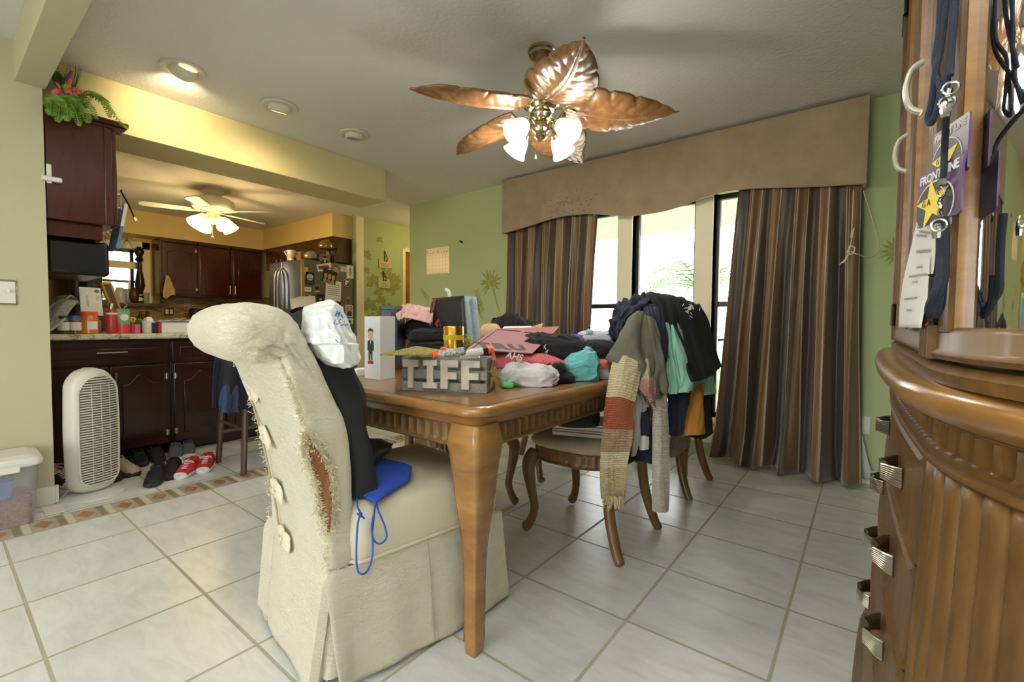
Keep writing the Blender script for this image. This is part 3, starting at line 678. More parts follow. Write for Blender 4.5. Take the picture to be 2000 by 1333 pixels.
# magazine pile, envelope, chalkboard, box
for k, (ctrl, lb) in enumerate([
    ([[P(90,650,x=-4.08),P(108,640,x=-4.08),P(128,622,x=-4.10)],[P(92,622,x=-4.2),P(112,612,x=-4.2),P(134,612,x=-4.2)],[P(95,598,x=-4.3),P(120,588,x=-4.32),P(152,590,x=-4.32)],[P(118,597,x=-4.4),P(135,592,x=-4.42),P(155,595,x=-4.42)]], 'curled magazine spilling over the left counter edge'),
    ([[P(94,606,x=-4.25),P(108,592,x=-4.25),P(130,584,x=-4.25)],[P(96,592,x=-4.35),P(116,580,x=-4.35),P(140,578,x=-4.35)],[P(110,596,x=-4.45),P(130,590,x=-4.45),P(150,588,x=-4.45)]], 'upper brown edged catalogue on the curled magazine')]):
    rows = [spline(r, 12) for r in ctrl]; cols = [spline([r[i] for r in rows], 16) for i in range(13)]
    b = MB(); b.grid(lambda u, v: cols[round(u*12)][round(v*16)]+V(0,0,.006*nz((u*3,v*3,k),1.5,k)), 12, 16)
    tag(b.build('magazine', [M['news'], mat('brown_catalogue', (150,138,124), .6, c2=(196,190,180), vs=14)][k], solid=.012), lb, 'magazine')
c = [P(158,611,x=-4.30), P(201,612,x=-4.30), P(196,563,x=-4.36), P(153,561,x=-4.36)]
Mx = frame(c[0], c[1]-c[0], c[3]-c[0]); w_, h_ = (c[1]-c[0]).length, (c[3]-c[0]).length
t = thing('mailing_envelope', 'white envelope with blue green round emblem standing behind the bottles', 'envelope', c[0])
b = MB(); b.box(0,w_,-.02,h_,0,.004,Mx); b.build('sheet', M['paper'], t, smooth=False)
b = MB(); b.prism([(.80*w_+.014*math.cos(R(a)), .86*h_+.014*math.sin(R(a))) for a in range(0,360,20)], .004, .0046, Mx); b.build('emblem', mat('emblem_blue', (70,96,140), .5, c2=(90,140,90), vs=60), t)
b = MB()
for k in range(7): b.box(.28*w_,.28*w_+.012,.25*h_+k*.012,.25*h_+k*.012+.006,.004,.0044,Mx)
b.build('print', mat('grey_print_b', (150,150,156), .7), t, smooth=False); b = MB()
for k in range(4): b.box(.72*w_,.95*w_,.5*h_+k*.01,.5*h_+k*.01+.003,.004,.0044,Mx)
b.build('address_lines', mat('grey_print', (150,150,156), .7), t, smooth=False)
c = [P(213,603,x=-4.42), P(233,603,x=-4.48), P(214,557,x=-4.54), P(199,553,x=-4.48)]
t = thing('chalkboard', 'small chalkboard in honey wood frame leaning on the counter', 'chalkboard', c[0])
Mx = frame(c[0], c[1]-c[0], c[3]-c[0]); w_, h_ = max((c[1]-c[0]).length,.07), (c[3]-c[0]).length
b = MB(); f = .017; b.box(0,w_,-.05,-.05+f,0,.015,Mx); b.box(0,w_,h_-f,h_,0,.015,Mx); b.box(0,f,-.05,h_,0,.015,Mx); b.box(w_-f,w_,-.05,h_,0,.015,Mx); b.build('frame', mat('honey_frame', (180,124,52), .4, var=.1), t, bevel=.002)
b = MB(); b.box(f,w_-f,-.04,h_-f,.003,.008,Mx); b.build('board', mat('slate_board', (84,76,62), .8), t, smooth=False)
t = thing('computer_tower', 'black computer tower with grey sticker standing on the counter', 'computer', (-4.62,.85,CT))
ya, yb = Y(166,540,-4.5), Y(200,540,-4.5); zt = P(190,490,x=-4.5).z
b = MB(); b.box(-4.74,-4.5,ya,yb,CT,zt); b.build('case', M['black'], t, bevel=.012, seg=3)
b = MB(); b.box(-4.5,-4.498,lerp(ya,yb,.42),lerp(ya,yb,.85),lerp(CT,zt,.36),lerp(CT,zt,.6)); b.build('sticker', mat('grey_sticker', (60,66,68), .5), t, smooth=False)
t = thing('speaker', 'tall slim black speaker beside the computer tower', 'speaker', (-4.6,.7,CT)); ya, yb = Y(139,540,-4.55), Y(158,540,-4.55); zt = P(150,462,x=-4.55).z
b = MB(); b.lathe([(.06,0),(.06,.02),(.036,.03),(.036,zt-CT-.02),(.03,zt-CT)], (-4.58,(ya+yb)/2,CT), 20); b.build('column', M['black'], t); b = MB(); b.lathe([(.066,0),(.066,.015)], (-4.58,(ya+yb)/2,CT), 20); b.build('foot', M['black'], t)
b = MB(); b.box(-4.77,-4.7,Y(92,560,-4.7),Y(138,560,-4.7),CT,P(100,533,x=-4.7).z); tag(b.build('cardboard_box', mat('brown_card', (128,98,58), .8, var=.1), bevel=.003), 'brown cardboard box standing behind the curled magazines', 'box')
# snack bag near the fridge
c = P(596, 596, x=-4.45); t = thing('snack_bag', 'pale snack bag with yellow and pink spots on the peninsula', 'bag', (c.x,c.y,CT))
b = MB(); w2 = .27
b.grid(lambda u, v: V(c.x+.05*math.sin(math.pi*u)*math.sin(math.pi*v)-.05*v, c.y+(u-.5)*w2*(1-.1*v), CT+.006+v*(P(596,578+8*(1-u),x=-4.45).z-CT)+.008*nz((u*4,v*3,0),1.4,4)), 16, 10)
b.build('film', mat('snack_film', (218,206,190), .35), t, solid=.03)
for k, (u, v, r, cc) in enumerate([(.16,.6,.026,(232,196,60)),(.32,.72,.018,(228,170,70)),(.5,.75,.03,(190,60,130)),(.58,.6,.024,(90,96,170)),(.26,.5,.02,(220,90,60)),(.78,.7,.02,(150,140,150))]):
    b = MB(); b.lathe([(0,0),(r,0),(r,.002),(0,.003)], (0,0,0), 14, frame((c.x+.02+.05*math.sin(math.pi*u)*math.sin(math.pi*v)-.05*v, c.y+(u-.5)*w2, CT+v*.19),(0,1,0),(0,0,1))); b.build('spot', mat('spot_%s' % 'abcdef'[k], cc, .5), t)

# far wall -----------------------------------------------------------
for i, (a, c, hx) in enumerate([(1.975,2.425,None),(2.43,2.86,2.83),(2.865,3.30,2.9)]):
    t = thing('wall_cabinet', ['mahogany wall cabinet beside the kitchen window, yellow towel at its corner','middle mahogany wall cabinet on the far kitchen wall','mahogany wall cabinet on the far wall nearest the fridge'][i], 'cabinet', (-7.57,(a+c)/2,1.36), 'far wall cabinets')
    b = MB(); b.box(-7.885,-7.59,a,c,1.35,2.128); b.build('body', M['mahog'], t, bevel=.003)
    cab_door(t, ux(-7.59, a+.03, 1.37), c-a-.045, .70, M['mahog'], 'door', (hx-a-.03, .1, True) if hx else None, [((c-a-.05),.08),((c-a-.05),.62)] if i == 0 else (), .06, pull=.13)
    b = MB(); b.box(-7.60,-7.545,a,c,2.08,2.128); b.build('crown', M['mahog'], t, bevel=.008)
t = thing('wall_cabinet', 'mahogany cabinet above the steel fridge', 'cabinet', (-6.5,3.45,1.83)); b = MB(); b.box(-7.5,-5.585,3.345,3.615,1.80,2.132); b.build('body', M['mahog'], t, bevel=.003)
for k in range(4): cab_door(t, uy(-7.48+.475*k, 3.345, 1.81), .465, .30, M['mahog'], 'door', (.4 if k % 2 == 0 else .06,.08,True), (), .04)
t = thing('base_cabinet', 'mahogany base cabinet along the far kitchen wall', 'cabinet', (-7.6,2,0)); b = MB(); b.box(-7.88,-7.3,.43,3.6,.09,.87); b.box(-7.88,-7.38,.43,3.6,0,.09); b.build('body', M['mahog'], t, bevel=.003)
for k in range(6): cab_door(t, ux(-7.3, .45+.5*k, .10), .48, .74, M['mahog'], 'door', (.43 if k % 2 == 0 else .05,.6,True), (), .06)
b = MB(); b.box(-7.885,-7.26,.425,3.615,.872,.91); tag(b.build('granite_countertop', M['granite_d'], bevel=.01), 'dark granite counter under the kitchen window', 'countertop')
t = thing('wall_outlet', 'double outlet in dark plate on the strip mosaic splashback', 'outlet', P(330,609,x=-7.888)); c = P(330,609,x=-7.888)
b = MB(); b.box(-7.889,-7.88,c.y-.06,c.y+.06,c.z-.06,c.z+.06); b.build('plate', mat('bronze_plate', (70,58,36), .4), t, bevel=.004)
for s in (-1,1): b = MB(); b.box(-7.88,-7.876,c.y+s*.027-.018,c.y+s*.027+.018,c.z-.032,c.z+.032); b.build('socket', M['ivory'], t, bevel=.003)
def standing(name, label, cat, px, top, x, zbase, prof, m, n=20):
    y = P(px, 600, x=x).y; h = P(px, top, x=x).z-zbase; t = thing(name, label, cat, (x,y,zbase)); b = MB(); b.lathe([(r, z*h) for r, z in prof], (x,y,zbase), n); b.build('body', m, t); return t, y, h
t, y, h = standing('coffee_maker', 'black coffee maker with steel band on the far counter', 'coffee maker', 383, 603, -7.62, .91, [(.08,0),(.085,.05),(.08,.6),(.085,.64),(.085,.97),(.07,1)], M['black'])
b = MB(); b.box(-7.54,-7.53,y-.03,y-.01,.95,.91+h*.8); b.build('handle', M['steel'], t)
standing('kettle', 'black kettle on the far counter left of the coffee urn', 'kettle', 410, 597, -7.6, .91, [(.08,0),(.095,.1),(.09,.6),(.05,.9),(.02,1)], M['black'])
standing('coffee_urn', 'black urn with domed lid on the far counter beside the kettle', 'urn', 430, 592, -7.6, .91, [(.1,0),(.1,.7),(.11,.75),(.09,.9),(.03,.97),(.02,1)], M['black'])
for k, px in enumerate((273,287)): standing('wine_bottle', ('left dark bottle on the far counter behind the white cup','right dark bottle on the far counter behind the white cup')[k], 'bottle', px, 609, -7.5, .91, [(.035,0),(.037,.1),(.037,.6),(.014,.78),(.014,1)], M['black'])
# window sill things
SILL = WZ0+.005
t, y, h = standing('glass_jar', 'clear glass jar on the kitchen window sill', 'jar', 235, 562, -7.86, SILL, [(.05,0),(.055,.1),(.055,.8),(.04,.9),(.045,1)], mat('pale_blue_glass', (196,206,222), .15))
standing('glass_jar', 'pale blue jar on the sill beside the dark vase', 'jar', 249, 565, -7.86, SILL, [(.04,0),(.045,.1),(.045,.8),(.03,1)], mat('blue_glass', (150,166,196), .15))
standing('round_vase', 'dark brown round vase on the kitchen window sill', 'vase', 262, 562, -7.84, SILL, [(.03,0),(.06,.25),(.065,.5),(.05,.8),(.03,1)], mat('brown_glaze', (72,48,34), .3))
standing('small_pot', 'small white pot on the sill right of the dark vase', 'pot', 273, 576, -7.84, SILL, [(.035,0),(.045,1),(.04,.97)], M['white'])
standing('small_pot', 'taller greenish pot on the sill beside the wood baluster', 'pot', 285, 572, -7.84, SILL, [(.04,0),(.045,.5),(.04,1)], mat('green_glaze', (150,156,120), .3))
standing('small_pot', 'tiny white pot at the right end of the kitchen window sill', 'pot', 293, 580, -7.84, SILL, [(.03,0),(.036,1),(.03,.95)], M['white'])
standing('bottle_vase', 'white slender bottle on the sill in front of the window glass', 'bottle', 254, 548, -7.88, SILL, [(.035,0),(.04,.2),(.035,.5),(.012,.7),(.014,1)], M['white'])
y0 = P(274,520,x=-7.80).y; zt = P(274,482,x=-7.80).z; t = thing('turned_baluster', 'dark turned wood baluster standing on the kitchen window sill', 'baluster', (-7.84,y0,SILL)); h = zt-SILL
b = MB(); b.lathe([(.045,0),(.045,.03*h),(.025,.06*h),(.05,.12*h),(.026,.17*h),(.058,.30*h),(.05,.42*h),(.026,.60*h),(.022,.72*h),(.05,.77*h),(.03,.82*h),(.055,.90*h),(.05,.95*h),(.02,h)], (-7.84,y0,SILL), 20); b.build('post', mat('black_turned_wood', (38,28,24), .3), t)
# two light bar in front of the window
ya, yb = P(196,462,x=-7.6).y, P(258,465,x=-7.6).y; zb = P(230,463,x=-7.6).z; t = thing('vanity_light', 'brass two shade light bar hanging at the kitchen window', 'light', (-7.6,(ya+yb)/2,zb))
b = MB(); b.tube([(-7.6,ya,zb),(-7.6,yb,zb)], .008, 8); b.tube([(-7.6,lerp(ya,yb,.2),zb),(-7.6,lerp(ya,yb,.2),2.13)], .008, 8); b.lathe([(.05,0),(.05,.02),(.02,.03)], (-7.6,lerp(ya,yb,.2),2.10), 16); b.build('bar', M['brass'], t)
for px in (209,248):
    y = P(px,480,x=-7.6).y; b = MB(); b.lathe([(.012,0),(.014,-.03),(.028,-.04),(.03,-.06)], (-7.6,y,zb), 16); b.build('socket', M['brass'], t)
    b = MB(); b.lathe([(.028,-.05),(.04,-.08),(.05,-.115),(.066,-.14)], (-7.6,y,zb), 20, cap=False); b.build('glass_shade', mat('ribbed_glass', (238,240,236), .2, alpha=.7), t, solid=.003)
# towel at the corner of the wall cabinet
a = P(328,538,x=-7.5); t = thing('dish_towel', 'mustard yellow towel hanging at the corner of the far wall cabinet', 'towel', a)
b = MB(); wz = P(330,580,x=-7.5).z
b.grid(lambda u, v: V(-7.52+.022*math.sin(u*9+v)*(.3+v), lerp(P(lerp(326,318,min(1,v*1.3)),560,x=-7.5).y, P(lerp(330,343,min(1,v*1.4)),560,x=-7.5).y, u), lerp(a.z, wz, v)-.03*math.sin(u*6)*v), 20, 16)
b.build('cloth', mat('mustard_towel', (186,170,122), .95, bump=.2, bs=120), t, solid=.008)
# fridge --------------------------------------------------------------
t = thing('refrigerator', 'stainless french door fridge with photos on its side', 'fridge', (-5.95,3.2,0))
M['fridges'] = mat('grey_side_enamel', (108,104,92), .45, .2); M['inox'] = mat('stainless_front', (150,150,144), .24, 1)
b = MB(); b.box(-6.41,-5.505,2.90,3.58,.02,1.775); b.build('body', M['fridges'], t, bevel=.006)
def fdoor(x0, x1, z0, z1, nm):
    b = MB(); n = 12; pr = [(lerp(x0,x1,k/n), 2.885-.045*math.sin(math.pi*lerp((x0+6.41)/.9,(x1+6.41)/.9,k/n))) for k in range(n+1)]; poly = pr+[(x1,2.897),(x0,2.897)]
    b.prism(poly, z0, z1); return b.build(nm, M['inox'], t, bevel=.006)
for x0, x1, hx in ((-6.408,-5.962,-6.0),(-5.955,-5.508,-5.915)):
    d = fdoor(x0, x1, .72, 1.775, 'door'); b = MB(); b.tube(spline([(hx,2.85,1.70),(hx,2.78,1.60),(hx,2.765,1.25),(hx,2.78,.9),(hx,2.85,.80)],20), .013, 10); b.build('door_handle', M['nickel'], d)
d = fdoor(-6.408,-5.508,.06,.71,'freezer_drawer'); b = MB(); b.tube(spline([(-6.3,2.85,.62),(-6.25,2.78,.62),(-5.66,2.78,.62),(-5.6,2.85,.62)],16), .013, 10); b.build('door_handle', M['nickel'], d)
b = MB(); b.box(-5.509,-5.500,2.86,2.90,.05,1.775); b.build('edge_trim', mat('warm_steel_edge', (196,160,104), .3, .8), t)
PH = dict(w=M['paper'], k=mat('photo_black', (26,24,24), .4), g=mat('photo_grey', (120,112,100), .4), s=mat('skin_tone_print', (196,150,120), .5), r=mat('photo_red', (150,44,36), .4), b=mat('photo_blue', (40,60,120), .4), y=mat('note_yellow', (206,186,96), .7), t=mat('photo_tan', (170,140,104), .4), l=mat('photo_light', (200,196,186), .5), h=mat('auburn_print', (120,66,40), .5))
xk = -5.4985
def card(name, label, x0, y0, x1, y1, base, shapes=(), tilt=0, layer=0, cat='photo', round_=False):
    """flat picture held on the fridge side; shapes in 0..1 coordinates"""
    global xk
    x = -5.5046+.0008*(layer+1); a, c = P(x0, (y0+y1)/2, x=x), P(x1, (y0+y1)/2, x=x); w = c.y-a.y; z1 = P((x0+x1)/2, y0, x=x).z; z0 = P((x0+x1)/2, y1, x=x).z; h = z1-z0
    o = V(x, (a.y+c.y)/2, (z0+z1)/2); Mx = frame(o, (0,math.cos(R(tilt)),math.sin(R(tilt))), (0,-math.sin(R(tilt)),math.cos(R(tilt))))
    t = thing(name, label, cat, o, None); b = MB()
    if round_: b.prism([(w/2*math.cos(R(k*15)), h/2*math.sin(R(k*15))) for k in range(24)], -.0004, .0004, Mx)
    else: b.box(-w/2,w/2,-h/2,h/2,-.0004,.0004,Mx)
    b.build('card', PH[base], t, smooth=False)
    for k, (kind, u, v, su, sv, cc) in enumerate(shapes):
        b = MB(); cx, cy = (u-.5)*w, (v-.5)*h; z = .0005+k*.00006
        if kind == 'o': b.add([(cx+su*w*math.cos(R(q*20)), cy+sv*h*math.sin(R(q*20)), z) for q in range(18)], [tuple(range(18))], Mx)
        else: b.add([(cx-su*w,cy-sv*h,z),(cx+su*w,cy-sv*h,z),(cx+su*w,cy+sv*h,z),(cx-su*w,cy+sv*h,z)], [(0,1,2,3)], Mx)
        b.build('print', PH[cc], t, smooth=False)
bust = lambda c, hair='k', sk='s': [('o',.5,.15,.42,.3,c), ('o',.5,.6,.17,.2,sk), ('o',.5,.74,.18,.12,hair)]
lines = [('r',.5,.8-.1*k,.36,.012,'g') for k in range(6)]
card('fridge_photo', 'portrait of person in dark suit high on the fridge side', 624,497,645,517, 'g', bust('k')+[('o',.5,.3,.06,.12,'w')], 0, 0)
card('fridge_magnet', 'black rounded magnet with pale oval on the fridge side', 597,532,614,557, 'k', [('o',.5,.6,.38,.26,'l'),('r',.5,.52,.3,.04,'g'),('r',.5,.2,.3,.05,'g')], 0, 0, 'magnet')
card('pennant_sticker', 'white sticker with red stripe under the suit portrait', 619,515,648,529, 'w', [('r',.45,.5,.36,.22,'r'),('r',.6,.25,.3,.08,'k')], 14, 1, 'sticker')
card('fridge_photo', 'photo of red haired person beside the striped sticker', 647,516,664,533, 'g', bust('t','h'), 0, 1)
card('fridge_photo', 'tilted black photo of three people above the letter', 630,528,657,553, 'k', [('o',.22,.5,.12,.2,'s'),('o',.5,.5,.12,.22,'s'),('o',.78,.5,.12,.2,'s'),('o',.22,.12,.13,.2,'t'),('o',.5,.12,.13,.2,'g'),('o',.78,.12,.13,.2,'t')], -12, 2)
card('letter', 'white typed letter in the middle of the fridge side', 636,549,666,588, 'w', lines, -3, 1, 'letter')
card('round_magnet', 'round black magnet with white face profile on the fridge', 669,542,686,563, 'k', [('o',.5,.5,.42,.42,'l'),('o',.5,.5,.36,.36,'k'),('o',.42,.5,.14,.26,'w'),('o',.62,.62,.12,.12,'l')], 0, 0, 'magnet', True)
card('greeting_card', 'white card with drawn figure at the fridge side corner', 677,519,691,544, 'w', [('o',.5,.45,.2,.3,'t'),('o',.5,.75,.12,.1,'g')], 0, 1, 'card')
card('name_card', 'plain white strip card beside the drawn figure card', 665,521,677,531, 'l', (), 0, 0, 'card')
card('label_card', 'small white label below the pale oval magnet', 594,561,608,570, 'w', [('r',.5,.55,.3,.06,'g')], 0, 0, 'card')
card('sticky_note', 'yellow sticky note at the front of the fridge side', 592,522,602,537, 'y', (), 2, 0, 'note')
card('fridge_photo', 'dark photo of one face left of the letter', 618,575,634,596, 'k', bust('b'), 0, 0)
card('fridge_photo', 'photo of person in red at the right of the fridge side', 674,578,686,597, 'g', [('o',.5,.35,.22,.34,'r'),('o',.5,.78,.14,.13,'s')], 0, 0)
card('fridge_photo', 'white bordered photo of blonde person in blue low on the fridge', 675,596,690,620, 'w', [('r',.5,.5,.4,.43,'t'),('o',.5,.28,.28,.2,'b'),('o',.5,.62,.16,.16,'s'),('o',.5,.76,.18,.1,'y')], 0, 1)
card('fridge_photo', 'dark group photo below the letter', 648,588,666,612, 'k', [('o',.3,.6,.16,.14,'s'),('o',.7,.55,.16,.14,'s'),('o',.3,.25,.2,.2,'h'),('o',.7,.25,.2,.2,'g')], 0, 0)
card('receipt', 'narrow white receipt beside the dark group photo', 666,599,671,613, 'w', (), 0, 1, 'receipt')
card('torn_note', 'lower white note half under the letter', 634,583,650,598, 'l', lines[:3], 0, 0, 'note')
card('postcard', 'small pale postcard lowest on the fridge side', 676,622,690,633, 'w', [('o',.5,.4,.2,.3,'k')], 0, 0, 'postcard')
card('fridge_photo', 'brown snapshot under the yellow sticky note label', 592,574,607,590, 't', bust('g'), 0, 0)
card('ribbon_card', 'grey card with dark scribbles left of the letter', 612,556,626,574, 'g', [('o',.5,.6,.3,.2,'k'),('r',.5,.25,.3,.05,'l')], 6, 0, 'card')
# things standing on the fridge
FT = 1.776
def onf(px, x): return P(px, 505, x=x).y
y = onf(579,-5.62); t = thing('trophy_mug', 'white two handled trophy mug on the fridge', 'mug', (-5.75,y,FT)); b = MB(); b.lathe([(.03,0),(.03,.012),(.022,.03),(.05,.06),(.055,.12),(.05,.125)], (-5.75,y,FT), 20); b.build('cup', M['ivory'], t)
for s in (-1,1): b = MB(); b.tube(spline([(-5.75,y+s*.045,FT+.11),(-5.75,y+s*.085,FT+.10),(-5.75,y+s*.05,FT+.05)],10), .007, 8); b.build('handle', M['ivory'], t)
y = onf(564,-5.8); t = thing('candle_jar', 'small lit gold candle jar on the fridge beside the mug', 'candle', (-5.8,y,FT)); b = MB(); b.lathe([(.022,0),(.024,.06),(.02,.062)], (-5.8,y,FT), 16); b.build('jar', M['brass'], t)
y = onf(566,-6.0); t = thing('pepper_mill', 'dark red pepper mill at the back of the fridge top', 'mill', (-6.05,y,FT)); b = MB(); b.lathe([(.03,0),(.022,.06),(.026,.1),(.012,.12),(.022,.15),(0,.17)], (-6.05,y,FT), 16); b.build('body', mat('oxblood', (60,20,18), .4), t)
def helmet(name, label, px, x, z, r, m, m2):
    y = P(px, 490, x=x).y; t = thing(name, label, 'helmet', (x,y,z)); b = MB()
    rings = []
    for i in range(1, 11):
        th = math.pi*.62*i/10; rings.append([V(x,y,z+r*.75)+V(r*1.0*math.sin(th)*math.cos(2*math.pi*k/24), r*1.15*math.sin(th)*math.sin(2*math.pi*k/24), r*math.cos(th)) for k in range(24)])
    b.loft(rings); b.build('shell', m, t)
    b = MB(); b.tube(spline([(x+r*.62,y+r*.55,z+r*.75),(x+r*.55,y+r*1.35,z+r*.5),(x-r*.2,y+r*1.5,z+r*.45),(x-r*.6,y+r*.6,z+r*.7)],14), r*.07, 6); b.tube(spline([(x+r*.62,y+r*.6,z+r*.4),(x+r*.5,y+r*1.3,z+r*.18),(x-r*.2,y+r*1.45,z+r*.15)],14), r*.07, 6); b.build('face_mask', m2, t)
    b = MB(); b.tube([V(x,y,z+r*.75)+V(r*1.01*math.sin(a)*.12, -r*1.17*math.cos(a), r*1.01*math.sin(a)) for a in [R(20+14*k) for k in range(11)]], r*.06, 6, flat=.4); b.build('stripe', m2, t)
helmet('mini_helmet', 'silver mini football helmet on the fridge beside the photo', 607, -5.6, FT, .075, mat('silver_shell', (150,148,140), .25, .5), M['black'])
y = P(640,490,x=-5.62).y; b = MB(); b.lathe([(.03,0),(.03,.10),(.02,.12),(.02,.15)], (-5.62,y,FT), 16); t = thing('spice_bottle', 'tall bottle under the gold mini helmet', 'bottle', (-5.62,y,FT)); b.build('body', mat('tan_glass', (160,140,104), .3), t)
y2 = P(650,490,x=-5.64).y; b = MB(); b.box(-5.70,-5.60,y2-.02,y2+.03,FT,FT+.15); tag(b.build('recipe_book', mat('brown_book', (110,84,56), .6), bevel=.003), 'brown book standing upright at the back corner of the fridge top', 'book')
helmet('mini_helmet', 'gold mini football helmet perched on the bottles atop the fridge', 637, -5.62, FT+.152, .09, mat('gold_shell', (146,124,70), .22, .6), M['black'])
y = P(626,490,x=-5.58).y; b = MB(); b.lathe([(.034,0),(.036,.02),(.036,.08),(.028,.1)], (-5.58,y,FT), 16); t = thing('tea_jar', 'black jar with pale band beside the silver helmet', 'jar', (-5.58,y,FT)); b.build('body', M['black'], t); b = MB(); b.lathe([(.0365,.035),(.0365,.06)], (-5.58,y,FT), 16, cap=False); b.build('label_band', M['ivory'], t)
y = P(598,480,x=-5.9).y; b = MB(); b.box(-5.98,-5.88,y-.09,y+.08,FT,FT+.15); tag(b.build('cereal_box', mat('tan_carton', (150,112,70), .6), bevel=.003), 'tan carton behind the silver mini helmet', 'box')

# ------------------------------------------------------------------ kitchen ceiling fan
def fan_light(parent, c, z, a, tilt, m, r=.07, h=.12, fit=None):
    """bell shade on its socket, mouth tipped outwards"""
    d = V(math.cos(a)*math.sin(tilt), math.sin(a)*math.sin(tilt), -math.cos(tilt)); o = V(c[0]+math.cos(a)*fit, c[1]+math.sin(a)*fit, z)
    Mx = frame(o, d.orthogonal(), d.cross(d.orthogonal()))
    if (Mx.to_3x3() @ V(0,0,1)).dot(d) < 0: Mx = frame(o, d.cross(d.orthogonal()), d.orthogonal())
    b = MB(); b.lathe([(.0,-.012),(.02,-.012),(.027,.0),(.027,.028),(.02,.03)], (0,0,0), 16, Mx); return Mx, d, o, b
KX, KY = -5.672, 1.974
t = thing('ceiling_fan', 'ivory kitchen ceiling fan with four warm lit glass shades', 'ceiling fan', (KX,KY,2.44))
b = MB(); b.lathe([(.10,2.44),(.105,2.41),(.075,2.37),(.06,2.36)], (KX,KY,0), 28); b.build('canopy', M['ivory'], t)
b = MB(); b.lathe([(.06,2.365),(.16,2.34),(.20,2.31),(.205,2.25),(.19,2.225),(.12,2.205),(.07,2.20)], (KX,KY,0), 36)
b.build('motor', M['ivory'], t)
b = MB()
for k in range(24):
    a = 2*math.pi*k/24; b.box(.125,.175,-.006,.006,-.004,.004, Matrix.Translation((KX,KY,2.213)) @ Matrix.Rotation(a,4,'Z') @ Matrix.Rotation(-.28,4,'Y'))
b.build('vent_slots', M['black'], t)
for k in range(5):
    a = R(36+72*k); Mx = Matrix.Translation((KX,KY,2.195)) @ Matrix.Rotation(a,4,'Z') @ Matrix.Rotation(R(11),4,'X')
    b = MB(); b.prism([(.20,-.045),(.60,-.065),(.64,-.03),(.64,.03),(.60,.065),(.20,.045)], 0, .008, Mx); bl = b.build('blade', M['ivory'], t, bevel=.003)
    b = MB(); b.prism([(.07,-.015),(.16,-.018),(.24,-.035),(.27,0),(.24,.035),(.16,.018),(.07,.015)], -.006, 0, Mx); b.build('blade_bracket', M['ivory'], t, bevel=.002)
b = MB(); b.lathe([(.07,2.205),(.055,2.18),(.05,2.14),(.075,2.12),(.08,2.10),(.05,2.075),(.015,2.06)], (KX,KY,0), 28); b.build('light_hub', M['ivory'], t)
for k in range(4):
    a = R(12+90*k); Mx, d, o, b = fan_light(t, (KX,KY), 2.115, a, R(40), None, fit=.125)
    b.tube(spline([(KX+.05*math.cos(a),KY+.05*math.sin(a),2.12),(KX+.10*math.cos(a),KY+.10*math.sin(a),2.15),o],10), .008, 8); b.build('lamp_arm', M['ivory'], t)
    b = MB(); b.lathe([(.028,.012),(.045,.03),(.07,.07),(.082,.115)], (0,0,0), 24, Mx, cap=False); b.build('glass_shade', M['bwarm'], t, solid=.003)
b = MB(); b.tube([(KX+.02,KY-.02,2.07),(KX+.02,KY-.02,1.93)], .0015, 4); b.lathe([(0,-.012),(.016,0),(0,.012)], (KX+.02,KY-.02,1.92), 12); b.build('pull_chain', M['ivory'], t)
# ------------------------------------------------------------------ fixtures of the dining room
def recessed(label, x, y, tilt, lit, dirn):
    t = thing('recessed_light', label, 'recessed light', (x,y,2.44)); M.setdefault('cantrim', mat('ceiling_light_trim', (206,200,182), .5))
    b = MB(); b.lathe([(.062,-.002),(.075,-.012),(.105,-.012),(.112,-.001)], (x,y,2.44), 36, cap=False); b.build('trim_ring', M['cantrim'], t, solid=.003)
    d = Vector(dirn).normalized(); Mx = frame((x,y,2.445), d.orthogonal(), d.cross(d.orthogonal()))
    if (Mx.to_3x3() @ V(0,0,1)).dot(d) < 0: Mx = frame((x,y,2.445), d.cross(d.orthogonal()), d.orthogonal())
    b = MB(); b.lathe([(.072,-.03),(.071,.01),(.062,.035),(.052,.045)], (0,0,0), 32, Mx, cap=False); b.build('eyeball', M['cantrim'], t, solid=.004)
    b = MB(); b.lathe([(0,.015),(.03,.022),(.052,.02)], (0,0,0), 28, Mx, cap=False); b.build('bulb', M['bwarm'] if lit else mat('bulb_off', (226,224,214), .3), t)
    return d
recessed('eyeball ceiling light nearest the left wall, aimed at the beam', -3.117, .943, 0, True, (-.75,-.1,-.66))
recessed('middle of three eyeball ceiling lights, glowing bright', -3.124, 1.488, 0, True, (-.35,.05,-1))
recessed('eyeball ceiling light nearest the window wall, unlit', -3.125, 2.05, 0, False, (-.1,0,-1))
# leaf bladed ceiling fan
FX, FY = -1.384, 2.018
M['fanwood'] = wood('carved_leaf_wood', (104,70,40), (160,116,72), .3, (3,3,3), 5, .3, .05)
t = thing('ceiling_fan', 'brass dining room ceiling fan with five carved leaf blades', 'ceiling fan', (FX,FY,2.44))
b = MB(); b.lathe([(.072,2.44),(.074,2.425),(.066,2.42),(.068,2.405),(.05,2.385),(.03,2.375)], (FX,FY,0), 32); b.build('canopy', M['brass'], t)
b = MB(); b.lathe([(.013,2.38),(.013,2.33)], (FX,FY,0), 16); b.build('downrod', M['brass'], t)
M['motor'] = mat('champagne_motor', (196,186,150), .3, .6)
b = MB(); b.lathe([(.03,2.345),(.05,2.335),(.085,2.32),(.10,2.28),(.10,2.19),(.09,2.175)], (FX,FY,0), 36); b.build('motor', M['motor'], t)
b = MB(); b.lathe([(.09,2.18),(.10,2.17),(.095,2.15),(.075,2.145),(.07,2.125),(.055,2.115)], (FX,FY,0), 36); b.build('motor_ring', M['brass'], t)
TIPZ = 2.085
